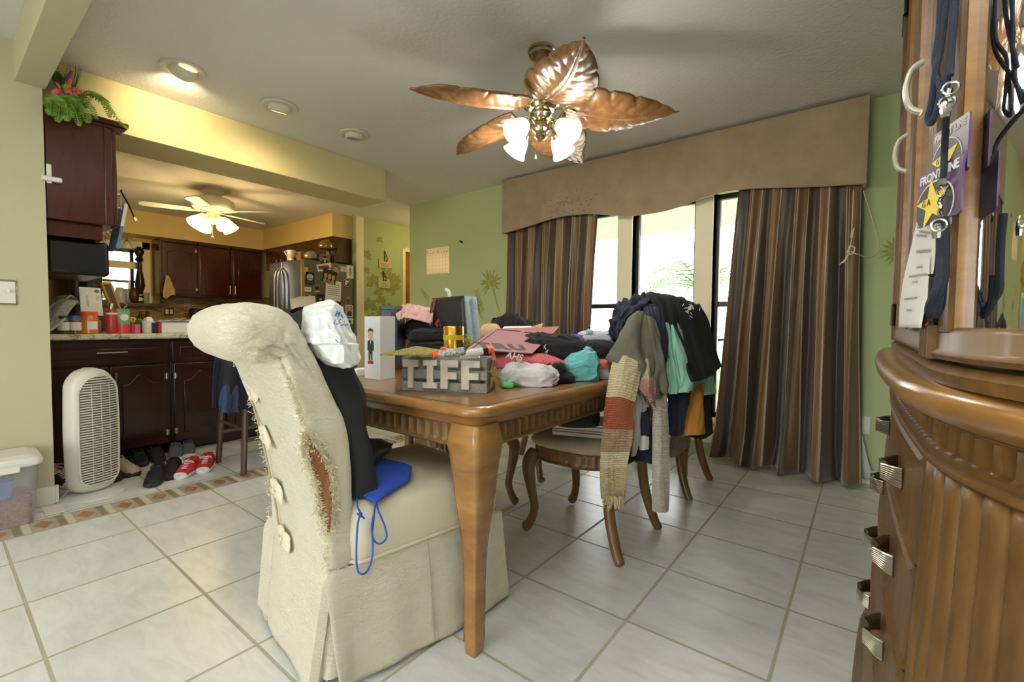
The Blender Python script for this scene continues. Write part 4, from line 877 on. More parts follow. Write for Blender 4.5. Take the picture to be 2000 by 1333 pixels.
def leaf_blade(a, k):
    """carved tropical leaf: raised midrib, sunken side veins, notched edge"""
    L0, L1 = .13, .70
    nu, nv = 72, 28
    def hw(u):
        w = .172*math.sin(math.pi*min(1, .12+.88*u)**.85)**(.62+.45*max(0,u-.5))*(1-.22*u)
        if u > .93: w *= math.sqrt(max(0, (1-u)/.07))
        return w
    def fn(u, v):
        s = v*2-1; w = hw(u)
        notch = 1-.10*max(0, math.sin(u*math.pi*2*4.5+(1 if s > 0 else 2.2)))**6*(abs(s) > .55)
        sw = .06*math.sin(u*2.6)*1.0
        ww = min(1, w/.07); x = lerp(L0, L1, u)-abs(s)*0.02*ww; y = s*w*notch+sw*.6
        vein = math.sin((u*8-abs(s)*1.6)*math.pi)
        z = ww*(.008*abs(vein)**.35*min(1, abs(s)*3)*(1-abs(s)**6) + .012*math.exp(-(s/.05)**2) - .03*s*s) + .02*math.sin(u*3)
        return V(x, y, -z)
    Mx = Matrix.Translation((FX,FY,2.13)) @ Matrix.Rotation(a,4,'Z') @ Matrix.Rotation(R(-3.6),4,'Y').inverted() @ Matrix.Rotation(R(-15),4,'X')
    b = MB(); b.grid(fn, nu, nv, Mx); b.build('leaf_blade', M['fanwood'], t, solid=.009, ang=60, off=1)
    b = MB(); Mz = Matrix.Translation((FX,FY,2.128)) @ Matrix.Rotation(a,4,'Z')
    b.tube(spline([(.07,0,.012),(.11,.0,.0),(.15,.02,-.012),(.185,.0,-.018),(.15,-.02,-.012),(.11,0,0)],20), .007, 8, M=Mz, flat=.7); b.build('blade_bracket', M['brass'], t)
for k in range(5): leaf_blade(R(28+72*k), k)
b = MB(); b.lathe([(.055,2.12),(.06,2.10),(.05,2.085),(.034,2.075),(.042,2.06),(.05,2.04),(.046,2.02),(.03,2.005),(.034,1.99),(.02,1.975),(.0,1.97)], (FX,FY,0), 32); b.build('light_hub', M['brass'], t)
LAMPS = []
for k in range(4):
    a = R(-7+90*k); Mx, d, o, b = fan_light(t, (FX,FY), 2.03, a, R(48), None, fit=.115)
    b.tube(spline([(FX+.04*math.cos(a),FY+.04*math.sin(a),2.045),(FX+.07*math.cos(a),FY+.07*math.sin(a),2.065),(FX+.10*math.cos(a),FY+.10*math.sin(a),2.05),o],12), .007, 8); b.build('lamp_arm', M['brass'], t)
    b = MB(); b.lathe([(.026,.012),(.036,.028),(.047,.06),(.052,.085),(.066,.112)], (0,0,0), 28, Mx, cap=False); b.build('glass_shade', M['bwhite'], t, solid=.003)
    LAMPS.append(o+d*.13)
b = MB(); b.tube([(FX-.01,FY-.03,2.0),(FX-.01,FY-.03,1.885)], .0014, 4); b.lathe([(0,-.014),(.005,-.006),(.003,.012)], (FX-.01,FY-.03,1.88), 10); b.build('pull_chain', M['brass'], t)
# valance
M['suede'] = mat('tan_microsuede', (154,134,108), .95, sheen=.4, var=.06, vs=6, bump=.05, bs=200)
xs = [(-2.893,1.90),(-2.7,1.918),(-2.519,1.94),(-2.35,1.965),(-2.18,1.975),(-2.0,1.968),(-1.851,1.95),(-1.68,1.912),(-1.506,1.89),(-1.38,1.888),(-1.257,1.893),(-1.14,1.912),(-1.028,1.938),(-.9,1.96),(-.78,1.968),(-.62,1.955),(-.48,1.936),(-.379,1.92),(-.26,1.905),(-.159,1.894),(-.024,1.88)]
t = thing('window_valance', 'tan fabric covered cornice with wavy lower edge over the windows', 'valance', (-1.46,3.62,1.9))
sp = spline([V(x,0,z) for x, z in xs], 60)
poly = [(p.x,p.z) for p in sp]+[(-.024,2.415),(-2.893,2.415)]
Mv = frame((0,3.565,0),(1,0,0),(0,0,1))
b = MB(); b.prism(poly, -.006, .015, Mv); b.build('front_panel', M['suede'], t, bevel=.005, seg=3)
b = MB(); b.box(-2.893,-2.873,3.571,3.69,1.90,2.415); b.box(-.044,-.024,3.571,3.69,1.88,2.415); b.box(-2.873,-.044,3.571,3.69,2.395,2.415); b.build('returns', M['suede'], t, bevel=.004)
rnd = random.Random(4); b = MB()
for k in range(90):
    cx, cz = rnd.gauss(-2.1,.10), rnd.gauss(2.05,.06)
    if rnd.random() < .4: cx, cz = rnd.gauss(-2.22,.09), rnd.gauss(2.10,.03)
    r = rnd.uniform(.002,.008); b.add([(cx+r*math.cos(q), cz+r*math.sin(q)*rnd.uniform(.6,1.2), .0155) for q in [R(45*i) for i in range(8)]], [tuple(range(8))], Mv)
b.build('stain_spots', mat('brown_stain', (132,100,66), .95), t, smooth=False)
# curtains
ST = [(0,(84,62,45)),(.10,(58,40,30)),(.30,(164,150,124)),(.315,(76,55,40)),(.345,(168,154,128)),(.36,(106,79,52)),(.56,(164,150,124)),(.575,(64,45,33)),(.76,(82,61,45)),(.80,(160,145,118)),(.815,(128,95,62)),(.97,(168,154,128))]
M['curtain'] = stripes('striped_taffeta', ST, 'u', 1.0, .42, 0, .3, .4)
M['lining'] = mat('white_lining', (214,214,206), .9)
def curtain(label, xl, xr, ztop, yb, seed, nf, amp, bottoms, rep, loc, puddle=0, yoff=0, edge=None):
    t = thing('curtain', label, 'curtain', loc); rnd = random.Random(seed)
    ph = [rnd.uniform(0,6.28) for _ in range(6)]
    def pos(u, v, off=0):
        x = lerp(xl(v), xr(v), u)
        a = amp*(.45+.55*v)
        w = u*nf*2*math.pi
        a *= .35+.65*min(1,v*2.5); y = yb+yoff*v+a*math.sin(w+.8*math.sin(w*.37+ph[0])+ph[1])+a*.45*math.sin(w*2.1+ph[2]+v*1.5)+.018*nz((u*9,v*2.5,seed),1.2,seed)
        x += .02*math.sin(w*1.0+ph[3]+v)*v
        z = lerp(ztop(x), bottoms(u), v)
        if puddle and v > .86:
            q = (v-.86)/.14; y -= puddle*q*q*(.6+.6*math.sin(u*nf*5+1)); z += .02*q*math.sin(u*23+q*4)
            z = max(z, .012)
        return V(x, y+off, z)
    b = MB(); b.grid(lambda u, v: pos(u, v), 200, 60, uvfn=lambda u, v: (u*rep+.015*math.sin(v*5), v)); b.build('drape', M['curtain'], t, ang=180, solid=.003)
    return t, pos
t, pos = curtain('striped brown curtain at the left of the windows, behind the table', lambda v: -2.88, lambda v: lerp(-1.88,-1.955,v), lambda x: 2.0, 3.635, 3, 6, .028, lambda u: .05, 3.1, (-2.4,3.6,0))
t, pos = curtain('striped brown curtain at the right of the windows, puddled on the floor', lambda v: lerp(-.755,-.87,v**1.0), lambda v: lerp(-.045,.0,v), lambda x: 2.0, 3.63, 8, 5.2, .038, lambda u: .02+.05*math.exp(-((u-.05)/.1)**2), 2.6, (-.4,3.55,0), .09, -.06)
b = MB(); b.grid(lambda u, v: V(lerp(-.74,-.91,v**2)+(.68+.30*v**3)*u, 3.672+.006*math.sin(u*40)-.03*v, lerp(1.95,.03,v)+.06*(1-abs(2*u-1))*v), 60, 20); b.build('lining', M['lining'], t, ang=180, solid=.002)
# tie back cord
a = P(1684,400,y=3.49); t = thing('tieback', 'pale knotted cord looped on the right striped curtain', 'cord', P(1662,485,y=3.47)); M['cord'] = mat('pale_cord', (206,196,160), .8)
b = MB(); c3 = lambda px, py, y=3.468: P(px,py,y=y); b.tube(spline([P(1686,372,y=3.52),P(1703,425,y=3.57),P(1716,478,y=3.6),P(1712,496,y=3.6),P(1695,503,y=3.55),c3(1675,497),c3(1662,492)],40), .003, 6)
b.tube(spline([c3(1667,372),c3(1664,440),c3(1662,465),c3(1668,445),c3(1661,480),c3(1656,500),c3(1640,517)],40), .003, 6); b.tube(spline([c3(1661,480),c3(1670,485),c3(1664,497),c3(1655,492),c3(1661,480),c3(1652,508),c3(1645,514)],30), .004, 6); b.build('cord', M['cord'], t)
# calendar, hook, plaques, outlet, switch
c = [P(833,487,y=3.69),P(879,484,y=3.69),P(878,533,y=3.69),P(833,537,y=3.69)]; o = (c[3]); Mx = frame(o, c[2]-c[3], c[0]-c[3]); w_, h_ = (c[2]-c[3]).length, (c[0]-c[3]).length
t = thing('wall_calendar', 'clear covered month planner on the green wall', 'calendar', o); b = MB(); b.box(0,w_,0,h_,-.003,.001,Mx); b.build('sheet', mat('glossy_sheet', (212,198,160), .28), t, smooth=False)
b = MB()
for k in range(8): b.box(.01+k*(w_-.02)/7-.0006,.01+k*(w_-.02)/7+.0006,.01,h_*.74,.001,.0016,Mx)
for k in range(6): b.box(.01,w_-.01,.01+k*(h_*.74-.01)/5-.0006,.01+k*(h_*.74-.01)/5+.0006,.001,.0016,Mx)
b.build('grid_lines', mat('grid_brown', (160,140,104), .6), t, smooth=False)
b = MB()
for k in range(8): b.box(.01+k*.046,.035+k*.046,h_*.80,h_*.815,.001,.0018,Mx)
b.box(.012,.018,h_*.81,h_*.91,.001,.0018,Mx); b.box(.196,.202,h_*.81,h_*.91,.001,.0018,Mx); b.build('heading', M['black'], t, smooth=False)
c = P(902,473,y=3.69); t = thing('wall_hook', 'small dark hook on the green wall above the painted palm', 'hook', c); b = MB(); b.tube(spline([c,c+V(.0,-.03,0),c+V(.015,-.035,.01)],8), .008, 8); b.lathe([(0,0),(.014,.001),(.01,.006)], (0,0,0), 12, frame(c+V(0,.004,0),(1,0,0),(0,0,1))); b.build('peg', M['black'], t)
for k, (px0, px1, py0, py1, ap) in enumerate([(741,764,507,524,(751,490)),(739,762,545,563,(748,530))]):
    a, c = P(px0,py0,x=-5.452), P(px1,py1,x=-5.452); t = thing('wooden_plaque', ('upper pale wood plaque hanging by dark ribbon on the hall wall','lower pale wood plaque hanging by dark ribbon on the hall wall')[k], 'plaque', (-5.46,(a.y+c.y)/2,c.z), 'hall wall plaques')
    z1, z0 = P((px0+px1)/2,py0,x=-5.452).z, P((px0+px1)/2,py1,x=-5.452).z
    b = MB(); b.box(-5.469,-5.452,a.y,c.y,z0,z1); b.build('board', mat('whitewashed_board', (206,186,140), .6), t, bevel=.003)
    p = P(*ap,x=-5.46); b = MB(); b.tube([(-5.455,a.y+.09,z1-.005),(-5.46,p.y,p.z),(-5.455,c.y-.05,z1-.005)], .008, 6, flat=.3); b.build('ribbon', M['black'], t)
    b = MB(); b.lathe([(0,-.016),(.016,0),(0,.016)], (-5.449,lerp(a.y,c.y,.42),z1-.018), 10); b.lathe([(0,-.016),(.016,0),(0,.016)], (-5.449,lerp(a.y,c.y,.62),z1-.018), 10); b.build('bow', M['black'], t)
    b = MB()
    for q in range(3): b.box(-5.452,-5.451,lerp(a.y,c.y,.2),lerp(a.y,c.y,.82),z0+.02+q*.02,z0+.024+q*.02)
    b.build('lettering', mat('brown_lettering', (120,96,60), .7), t, smooth=False)
c = P(1686,830,y=3.695); t = thing('wall_outlet', 'white outlet low on the green wall right of the curtain', 'outlet', c); b = MB(); b.box(c.x-.035,c.x+.035,3.688,3.6949,c.z-.058,c.z+.058); b.build('plate', M['trim'], t, bevel=.004)
for s in (-1,1): b = MB(); b.box(c.x-.018,c.x+.018,3.685,3.689,c.z+s*.024-.016,c.z+s*.024+.016); b.build('socket', M['white'], t, bevel=.003)
c = P(3,571,x=-3.5); t = thing('light_switch', 'brass edged switch plate on the left wall', 'switch', c); b = MB(); b.box(-3.4995,-3.494,c.y-.055,c.y+.055,c.z-.065,c.z+.065); b.build('plate', M['brass'], t, bevel=.003)
b = MB(); b.box(-3.494,-3.491,c.y-.048,c.y+.048,c.z-.055,c.z+.055); b.build('face', M['ivory'], t, bevel=.002)
for s in (-1,1): b = MB(); b.box(-3.491,-3.478,c.y+s*.024-.005,c.y+s*.024+.005,c.z-.002,c.z+.018); b.build('toggle', M['ivory'], t, bevel=.002)
# lamps that are on
for p in LAMPS: point('fan_bulb', p, FANP, (1,.94,.84), .04)
for k in range(4):
    a = R(12+90*k); point('kitchen_fan_bulb', (KX+.235*math.cos(a),KY+.235*math.sin(a),1.98), KFANP, (1,.72,.36), .04)
spot('eyeball_lamp', (-3.175,.93,2.385), (-3.6,1.05,2.28), CANP, (1,.82,.5), 120, 1, .03)
spot('eyeball_lamp', (-3.15,1.49,2.39), (-3.5,1.5,1.2), CANP*1.2, (1,.82,.5), 150, 1, .03)
point('hall_lamp', (-4.62,4.6,2.1), HALLP, (1,.72,.36), .06)
# ------------------------------------------------------------------ dining table
TX0_, TX1_, TY0_, TY1_ = -1.94, -.835, .925, 3.12
TC = ((TX0_+TX1_)/2, (TY0_+TY1_)/2); TT = .772
t = thing('dining_table', 'honey walnut dining table heaped with clothes, fluted apron and cabriole legs', 'table', (TC[0],TC[1],0))
W_, D_ = TX1_-TX0_, TY1_-TY0_
def rring(ins, z, r=.075, n=8): return [V(TC[0]+x, TC[1]+y, z) for x, y in rr(W_-2*ins, D_-2*ins, max(.01,r-ins), n)]
b = MB(); b.loft([rring(i, z) for i, z in [(.05,.709),(.037,.710),(.034,.716),(.028,.727),(.02,.736),(.012,.741),(.008,.7415),(.003,.745),(.0,.751),(.0,.757),(.003,.764),(.009,.769),(.018,TT),(.03,TT),(.2,TT)]]); b.build('tabletop', M['wood'], t, ang=50)
b = MB(); o1, o2 = rring(.030,TT+.0004), rring(.037,TT+.0004); n = len(o1); b.add(o1+o2, [(k,(k+1)%n,n+(k+1)%n,n+k) for k in range(n)]); b.build('inlay_line', mat('ebony_inlay', (44,26,14), .4), t)
def fluted(b, p0, p1, z0, z1, n, out, depth=.010):
    """run of scalloped flutes between two points"""
    p0, p1 = V(*p0,0), V(*p1,0); out = V(*out,0)
    per = 8; N_ = n*per
    def fn(u, v):
        f = (u*n) % 1.0
        s = math.sin(math.pi*f)**.6 if 0 < f < 1 else 0
        e = min(v, 1-v)*8; e = min(1, max(0, e))
        return lerp(p0, p1, u)-out*depth*s*e+V(0,0,lerp(z0,z1,v))
    b.grid(fn, N_, 10)
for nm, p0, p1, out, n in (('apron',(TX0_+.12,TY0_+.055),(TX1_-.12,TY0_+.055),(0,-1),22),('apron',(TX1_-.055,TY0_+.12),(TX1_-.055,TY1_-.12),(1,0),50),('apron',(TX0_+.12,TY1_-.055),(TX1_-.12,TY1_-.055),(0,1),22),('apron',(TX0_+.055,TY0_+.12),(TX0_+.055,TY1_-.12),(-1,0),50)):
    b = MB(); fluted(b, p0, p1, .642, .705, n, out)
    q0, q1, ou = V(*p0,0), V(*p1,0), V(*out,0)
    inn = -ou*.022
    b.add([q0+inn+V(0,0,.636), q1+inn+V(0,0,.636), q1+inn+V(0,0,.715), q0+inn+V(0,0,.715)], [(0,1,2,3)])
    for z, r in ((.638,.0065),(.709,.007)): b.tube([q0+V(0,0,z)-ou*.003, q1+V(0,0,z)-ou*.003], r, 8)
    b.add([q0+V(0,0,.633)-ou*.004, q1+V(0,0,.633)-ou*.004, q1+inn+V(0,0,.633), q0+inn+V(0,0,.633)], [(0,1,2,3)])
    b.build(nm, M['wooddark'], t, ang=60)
def tleg(cx, cy, sx, sy):
    b = MB(); rings = []
    prof = [(0,.040),(.012,.046),(.08,.047),(.214,.048),(.28,.051),(.347,.058),(.414,.073),(.48,.090),(.547,.101),(.614,.108),(.64,.113),(.656,.118),(.672,.118),(.69,.110),(.714,.102)]
    zs = [k/40*.714 for k in range(41)]
    for z in zs:
        for (a, wa), (c, wc) in zip(prof, prof[1:]):
            if a <= z <= c: w = lerp(wa, wc, (z-a)/(c-a)); break
        o = .0
        out = .0095*math.exp(-((z-.66)/.07)**2)
        pts = rr(w, w, w*.16, 3)
        rings.append([V(cx+x+(out if x*sx > 0 else 0)*sx, cy+y+(out if y*sy > 0 else 0)*sy, z) for x, y in pts])
    b.loft(rings); l = b.build('leg', M['wood'], t, ang=60)
    for ax in (0,1):
        b = MB(); pts = []
        for k in range(2,38):
            rg = rings[k]; q2 = max(rg, key=lambda p: ((p.x-cx)*sx*(1 if ax else -1)+(p.y-cy)*sy*(-1 if ax else 1))); pts.append(q2)
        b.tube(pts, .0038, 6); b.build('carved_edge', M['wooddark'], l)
    return l
for sx in (-1,1):
    for sy in (-1,1): tleg(TC[0]+sx*(W_/2-.085), TC[1]+sy*(D_/2-.085), sx, sy)

# ------------------------------------------------------------------ wooden side chairs (built facing +y at the origin)
M['seatfab'] = mat('oatmeal_seat_fabric', (176,160,130), .95, bump=.15, bs=250, var=.05, vs=10)
def side_chair(label):
    t = thing('side_chair', label, 'chair', (0,0,0), 'wooden side chairs at the table')
    def ring(ins, z):
        pts = []
        for k in range(48):
            a = 2*math.pi*k/48; c, s = math.cos(a), math.sin(a); e = .62
            x = math.copysign(abs(c)**e, c)*(.25-ins)*(1 if s > 0 else 1-.12*abs(s)); y = math.copysign(abs(s)**e, s)*(.235-ins); pts.append(V(x, y, z))
        return pts
    b = MB(); b.loft([ring(.012,.435),(ring(.0,.44)),ring(-.006,.452),ring(.0,.468),ring(.02,.48),ring(.06,.488),ring(.14,.492)]); b.build('seat_pad', M['seatfab'], t, ang=80)
    b = MB(); rg = []
    for z, ins in ((.365,.02),(.372,.012),(.378,.016)): rg.append(ring(ins, z))
    b.loft(rg)
    def fl(u, v):
        i = u*48; k = int(i) % 48; f = i-int(i); p = lerp(V(*ring(.012,0)[k]), V(*ring(.012,0)[(k+1) % 48]), f); q = p.normalized()
        s = math.sin(math.pi*((u*48) % 1.0))**.6; e = min(1, min(v,1-v)*6)
        return p-q*.008*s*e+V(0,0,lerp(.378,.432,v))
    b.grid(fl, 192, 6); b.loft([ring(.014,.43),ring(.008,.434),ring(.012,.438)]); b.build('seat_rail', M['chairleg'], t, ang=60)
    for s in (-1,1):      # front cabriole legs
        b = MB(); pp = spline([(s*.195,.175,.40),(s*.222,.20,.33),(s*.212,.19,.22),(s*.20,.178,.12),(s*.212,.20,.045),(s*.225,.222,.02)],22)
        rad = [.030,.034,.036,.036,.034,.032,.030,.028,.026,.024,.023,.022,.021,.021,.020,.020,.021,.022,.023,.025,.026,.024,.018]
        b.tube(pp, rad, 10); b.build('leg', M['chairleg'], t, ang=70)
    for s in (-1,1):      # back legs running up into the posts
        b = MB(); pp = spline([(s*.225,-.285,.0),(s*.218,-.262,.03),(s*.2,-.215,.18),(s*.19,-.195,.36),(s*.19,-.20,.50),(s*.195,-.225,.74),(s*.19,-.255,.95)],26)
        b.tube(pp, [.016,.019]+[.021+.004*math.sin(math.pi*k/25) for k in range(23)]+[.019,.017], 10); b.build('leg', M['chairleg'], t, ang=70)
    b = MB(); b.tube(spline([(-.20,-.252,.93),(-.1,-.262,.97),(0,-.266,.985),(.1,-.262,.97),(.20,-.252,.93)],20), [.02+.012*math.sin(math.pi*k/20) for k in range(21)], 10, flat=.7); b.build('crest_rail', M['chairleg'], t, ang=70)
    b = MB(); Mx = frame((0,-.205,.50),(1,0,0),(0,-.14,1)); b.prism([(-.05,0),(.05,0),(.065,.12),(.045,.22),(.075,.36),(.09,.47),(-.09,.47),(-.075,.36),(-.045,.22),(-.065,.12)], -.006, .006, Mx); b.build('splat', M['chairleg'], t, bevel=.004)
    return t
chairA = side_chair('wooden side chair nearest the camera, draped clothes over its back')
chairs = [chairA]
for lb in ('second wooden side chair on the right of the table, behind the draped clothes','wooden side chair across the table with the black jacket on its back','wooden side chair across the table, seat seen beside the white chair'):
    c = copy_tree(chairA); c['label'] = lb; chairs.append(c)
for c, (x, y, a) in zip(chairs, [(-1.06,1.985,90),(-1.05,2.90,90),(-1.80,2.58,-90),(-1.72,1.77,-90)]):
    c.location = (x, y, 0); c.rotation_euler = (0,0,R(a))

# ------------------------------------------------------------------ torn white parsons chair
q = N('cream_matelasse'); co = q.coord('Object', (1,1,2.2)); n1 = q.noise(co, 60, 4, .65, 2.0); n2 = q.noise(co, 9, 3)
r1 = q.ramp(n2, 'Fac', [(.3,(236,225,198)),(.7,(243,234,211))]); q.l(r1, 0, q.b, 'Base Color'); q.b.inputs['Roughness'].default_value = .9; q.b.inputs['Sheen Weight'].default_value = .2; q.bump(n1, 'Fac', .85, .009); M['mat'] = q.m
M['canvas'] = mat('cream_canvas', (226,215,190), .9, bump=.15, bs=220, var=.02)
WO = V(-1.13,.63,0); WD = V(.14,.99,0).normalized(); WL = V(-WD.y,WD.x,0); WW = .485
def wc(s, w, z): return WO+WD*s+WL*w+V(0,0,z)
def PV(px, py, off=0.0):
    """point on the chair's right side plane"""
    d = FW + RT*((px-1000)/F) + UP*((666.5-py)/F); n = -WL; o = WO+n*off
    return EYE+d*((o-EYE).dot(n)/d.dot(n))
def PR(px, py, s=0.0):
    """point on a vertical plane behind the chair's back"""
    d = FW + RT*((px-1000)/F) + UP*((666.5-py)/F); o = WO+WD*s
    return EYE+d*((o-EYE).dot(WD)/d.dot(WD))
t = thing('parsons_chair', 'torn cream upholstered chair with rolled back and pleated skirt at the table end', 'chair', wc(.3,WW/2,0))
prof = [(.014,.03),(.016,.2),(.02,.36),(.01,.5),(-.015,.65),(-.042,.75),(-.085,.865),(-.112,.902),(-.15,.908),(-.192,.93),(-.214,.98),(-.196,1.028),(-.15,1.052),(-.10,1.05),(-.06,1.033),(-.028,.995),(.0,.93),(.025,.86),(.055,.79),(.081,.73),(.095,.62),(.10,.5),(.10,.36),(.10,.2),(.10,.03)]
pp = spline([V(s,0,z) for s, z in prof], 110)
cen = V(.04,0,.62)
rows = []
nw = 60
for i in range(nw+1):
    u = .5-.5*math.cos(math.pi*i/nw); w = u*WW; e = min(u,1-u)*WW
    ring = []
    for j, p in enumerate(pp):
        # direction towards the section's own spine so that edges round over
        pr, nx = pp[max(j-1,0)], pp[min(j+1,len(pp)-1)]; tg = (nx-pr).normalized(); nr = V(-tg.z,0,tg.x)
        bul = .006*math.sin(math.pi*u); rq = math.hypot(p.x+.085,p.z-.93); fq = math.atan2(p.z-.93,p.x+.085); pin = .009*abs(math.sin(fq*5.5+.6*math.sin(fq*3)))*math.exp(-(rq/.085)**2)*math.exp(-(e/.05)**2)
        q2 = p-nr*(k*.9)*(-1)
        cr = .003*nz((p.x*16,w*12,p.z*12),1.2,5)
        ro = max(0, min(1,(p.z-.87)/.06))*max(0, min(1,(-.0-p.x+.02)/.06)); rd = lerp(.028,.058,ro); k = 0 if e >= rd else rd-math.sqrt(max(0, rd*rd-(rd-e)**2)); gat = ro*.007*abs(math.sin(math.atan2(p.z-.965,p.x+.125)*9+nz((p.z*20,p.x*20,0),1,3)*2))*math.exp(-((e-.02)/.035)**2)
        q2 = p-nr*k+nr*(bul+cr-gat-pin)+V(0,0,0)
        r2 = math.hypot(q2.x+.088,q2.z-.925); f2 = math.atan2(q2.z-.925,q2.x+.088); p2 = (.011*(1-abs(math.sin(f2*4.5+.5*math.sin(f2*2+1))))**2*math.exp(-((r2-.03)/.045)**2)+.012*math.exp(-(r2/.022)**2))*math.exp(-(e/.03)**2)*(1 if q2.z > .86 else 0)
        ring.append(wc(q2.x, w+(p2 if u < .5 else -p2), q2.z))
    rows.append(ring)
b = MB(); b.loft([r for r in rows], cap=True); bk = b.build('back', M['mat'], t, ang=70)
# seat block
b = MB(); rings = []
for z, ins in ((.335,.0),(.35,-.004),(.40,-.008),(.45,-.004),(.475,.008),(.49,.03),(.497,.08),(.50,.14)):
    pts = rr(WW-2*ins+.03, .55-2*ins, max(.012,.045-ins), 6); rings.append([wc(.36+y, WW/2+x, z+.003*nz((x*9,y*9,z*9),1,2)) for x, y in pts])
b.loft(rings); b.build('seat', M['canvas'], t, ang=80)
b = MB(); pts = rr(WW+.036, .556, .045, 6); b.tube([wc(.36+y, WW/2+x, .337) for x, y in pts], .0055, 8, closed=True); b.build('welt', M['canvas'], t)
# pleated skirt
def sk_path():
    x0, x1 = -.014, WW+.014; s0, s1 = .010, .645
    P_ = []
    def seg(a, c, n):
        for k in range(n): P_.append(lerp(V(*a,0), V(*c,0), k/n))
    def pleat(at, d, o, dp=.035):       # inward fold: at point, along d, outward o
        a = V(*at,0); d = V(*d,0); o = V(*o,0)
        for f, g in ((-.001,0),(.0,-.004),(.016,-dp*.7),(.018,-dp),(.0,-dp*1.0),(-.004,-dp*.6),(.004,-.003),(.005,.0)): P_.append(a+d*f+o*g)
    # (s, w) coordinates, starting behind on the right going forward
    seg((s0,x0),(.33,x0),24); pleat((.33,x0),(1,0),(0,-1)); seg((.34,x0),(s1,x0),24); pleat((s1,x0),(.7,.7),(.7,-.7),.03)
    seg((s1,x0+.01),(s1,x1-.01),24); pleat((s1,x1),(-.7,.7),(.7,.7),.03)
    seg((s1,x1),(.33,x1),22); pleat((.33,x1),(-1,0),(0,1)); seg((.32,x1),(s0,x1),22); pleat((s0,x1),(-.7,-.7),(-.7,.7),.03)
    seg((s0,x1-.01),(s0,x1-.10),6); pleat((s0,x1-.1),(0,-1),(-1,0),.03); seg((s0,x1-.11),(s0,x0+.05),20)
    for f, g in ((.045,0),(.012,.0),(.004,.02),(.03,.055),(.06,.06)): P_.append(V(s0+g, x0+f, 0))
    P_.append(V(s0+.05,x0+.005,0))
    return P_
sp_ = sk_path(); n = len(sp_); b = MB(); mid = V(.32,WW/2,0)
def fsk(u, v):
    i = min(int(u*(n-1)+.5), n-1); p = sp_[i]; d = (p-mid).normalized()
    fl = .034*v**1.1+.004*math.sin(i*.55)*v
    op = v**1.2
    tk = .016*max(0,1-v*9)*(p.x < .06)
    if i < 6: q = p+V(.045*op*(1-i/6)-.0*op, -.02*op*(1-i/6), 0)+V(d.x*fl*.8,d.y*fl,0)
    elif i > n-8: q = p+V(d.x*fl*.6-.02*op, .03*op, 0)
    else: q = p+V(d.x*fl*.8, d.y*fl, 0)
    z = lerp(.336,.008+.01*(math.sin(i*.13)+1)*.5,v)
    return wc(q.x+tk, q.y, z)
b.grid(fsk, n-1, 24); b.build('skirt', M['mat'], t, ang=42, solid=.005)
# rear seam with knotted tabs
seam = [(466,690),(487,762),(510,850),(533,955),(548,1052),(552,1080)]
sv = [-.075,-.035,-.01,.008,.02,.022]
def on_rear(px, py):
    """point on the curved rear face"""
    s = 0.0
    for _ in range(6):
        p = PR(px, py, s)
        z = min(max(p.z, .02), .9); best = [q for q in prof[:6]]
        zz = [q[1] for q in best]; s = best[0][0] if z <= zz[0] else best[-1][0]
        for (s0, z0), (s1, z1) in zip(best, best[1:]):
            if z0 <= z <= z1: s = lerp(s0, s1, (z-z0)/(z1-z0))
        s -= .012
    return PR(px, py, s)
b = MB(); b.tube(spline([on_rear(*q) for q in seam], 30), .0035, 6); b.build('rear_seam', mat('tan_seam', (170,156,122), .9), t)  # seam drawn darker than the cream fabric
for k, (px, py) in enumerate([(498,766),(522,853),(545,957),(560,1051)]):
    o = on_rear(px, py)-WD*.004; b = MB(); Mx = frame(o, -WL*.9+V(0,0,-.42), V(0,0,1)-WL*-.42)
    def ft(u, v):
        a = 2*math.pi*u; r = math.sin(math.pi*v*.5); x = .046*r*math.cos(a)*(1+.22*math.cos(2*a)+.08*math.sin(3*a+k)); y = .026*r*math.sin(a)*(1+.3*math.cos(a*3+k))
        return V(x, y, .007*math.cos(math.pi*v*.5)**.6+.004*math.cos(a*4)*v+.003*nz((x*70,y*70,k),1,k))
    b.grid(ft, 28, 8, Mx); tb = b.build('knotted_tab', M['canvas'], t, ang=80, solid=.004)
    b = MB(); b.lathe([(0,.006),(.006,.004),(.008,0)], (0,0,.013), 12, Mx); b.build('button', M['canvas'], tb)
# the tear with bare frame and frayed padding
tear = [(598,848),(604,868),(614,890),(624,915),(632,945),(637,975),(640,1005),(642,1040)]; wid = [.003,.010,.016,.019,.018,.015,.011,.003]
def tp(i, side, off): 
    c = PV(*tear[i], off); d = V(0,0,1)
    return c+WD*(wid[i]*side)
M['barewood'] = wood('bare_frame_wood', (112,66,40), (164,108,70), .6, (3,3,.6), 14, 0)
b = MB(); b.grid(lambda u, v: tp(min(int(v*7+.5),7), lerp(-1,1,u), .003), 6, 7); b.build('bare_frame', M['barewood'], t, ang=80, solid=.002)
M['fray'] = mat('frayed_padding', (232,222,190), .95, var=.05, vs=60); M['foam'] = mat('yellowed_foam', (224,200,140), .95, var=.1, vs=40, bump=.5, bs=120)
rnd = random.Random(12); b = MB()
def strand(b, p, d, L, w):
    d = d.normalized(); s = d.cross(V(rnd.uniform(-1,1),rnd.uniform(-1,1),rnd.uniform(-1,1))).normalized()*w
    m = p+d*L*.5+V(rnd.uniform(-.004,.004),rnd.uniform(-.004,.004),rnd.uniform(-.004,.004)); e = m+(d+V(rnd.uniform(-.6,.6),rnd.uniform(-.6,.6),rnd.uniform(-.6,.6))).normalized()*L*.5
    b.add([p-s,p+s,m+s*.8,m-s*.8,e], [(0,1,2,3),(3,2,4)])
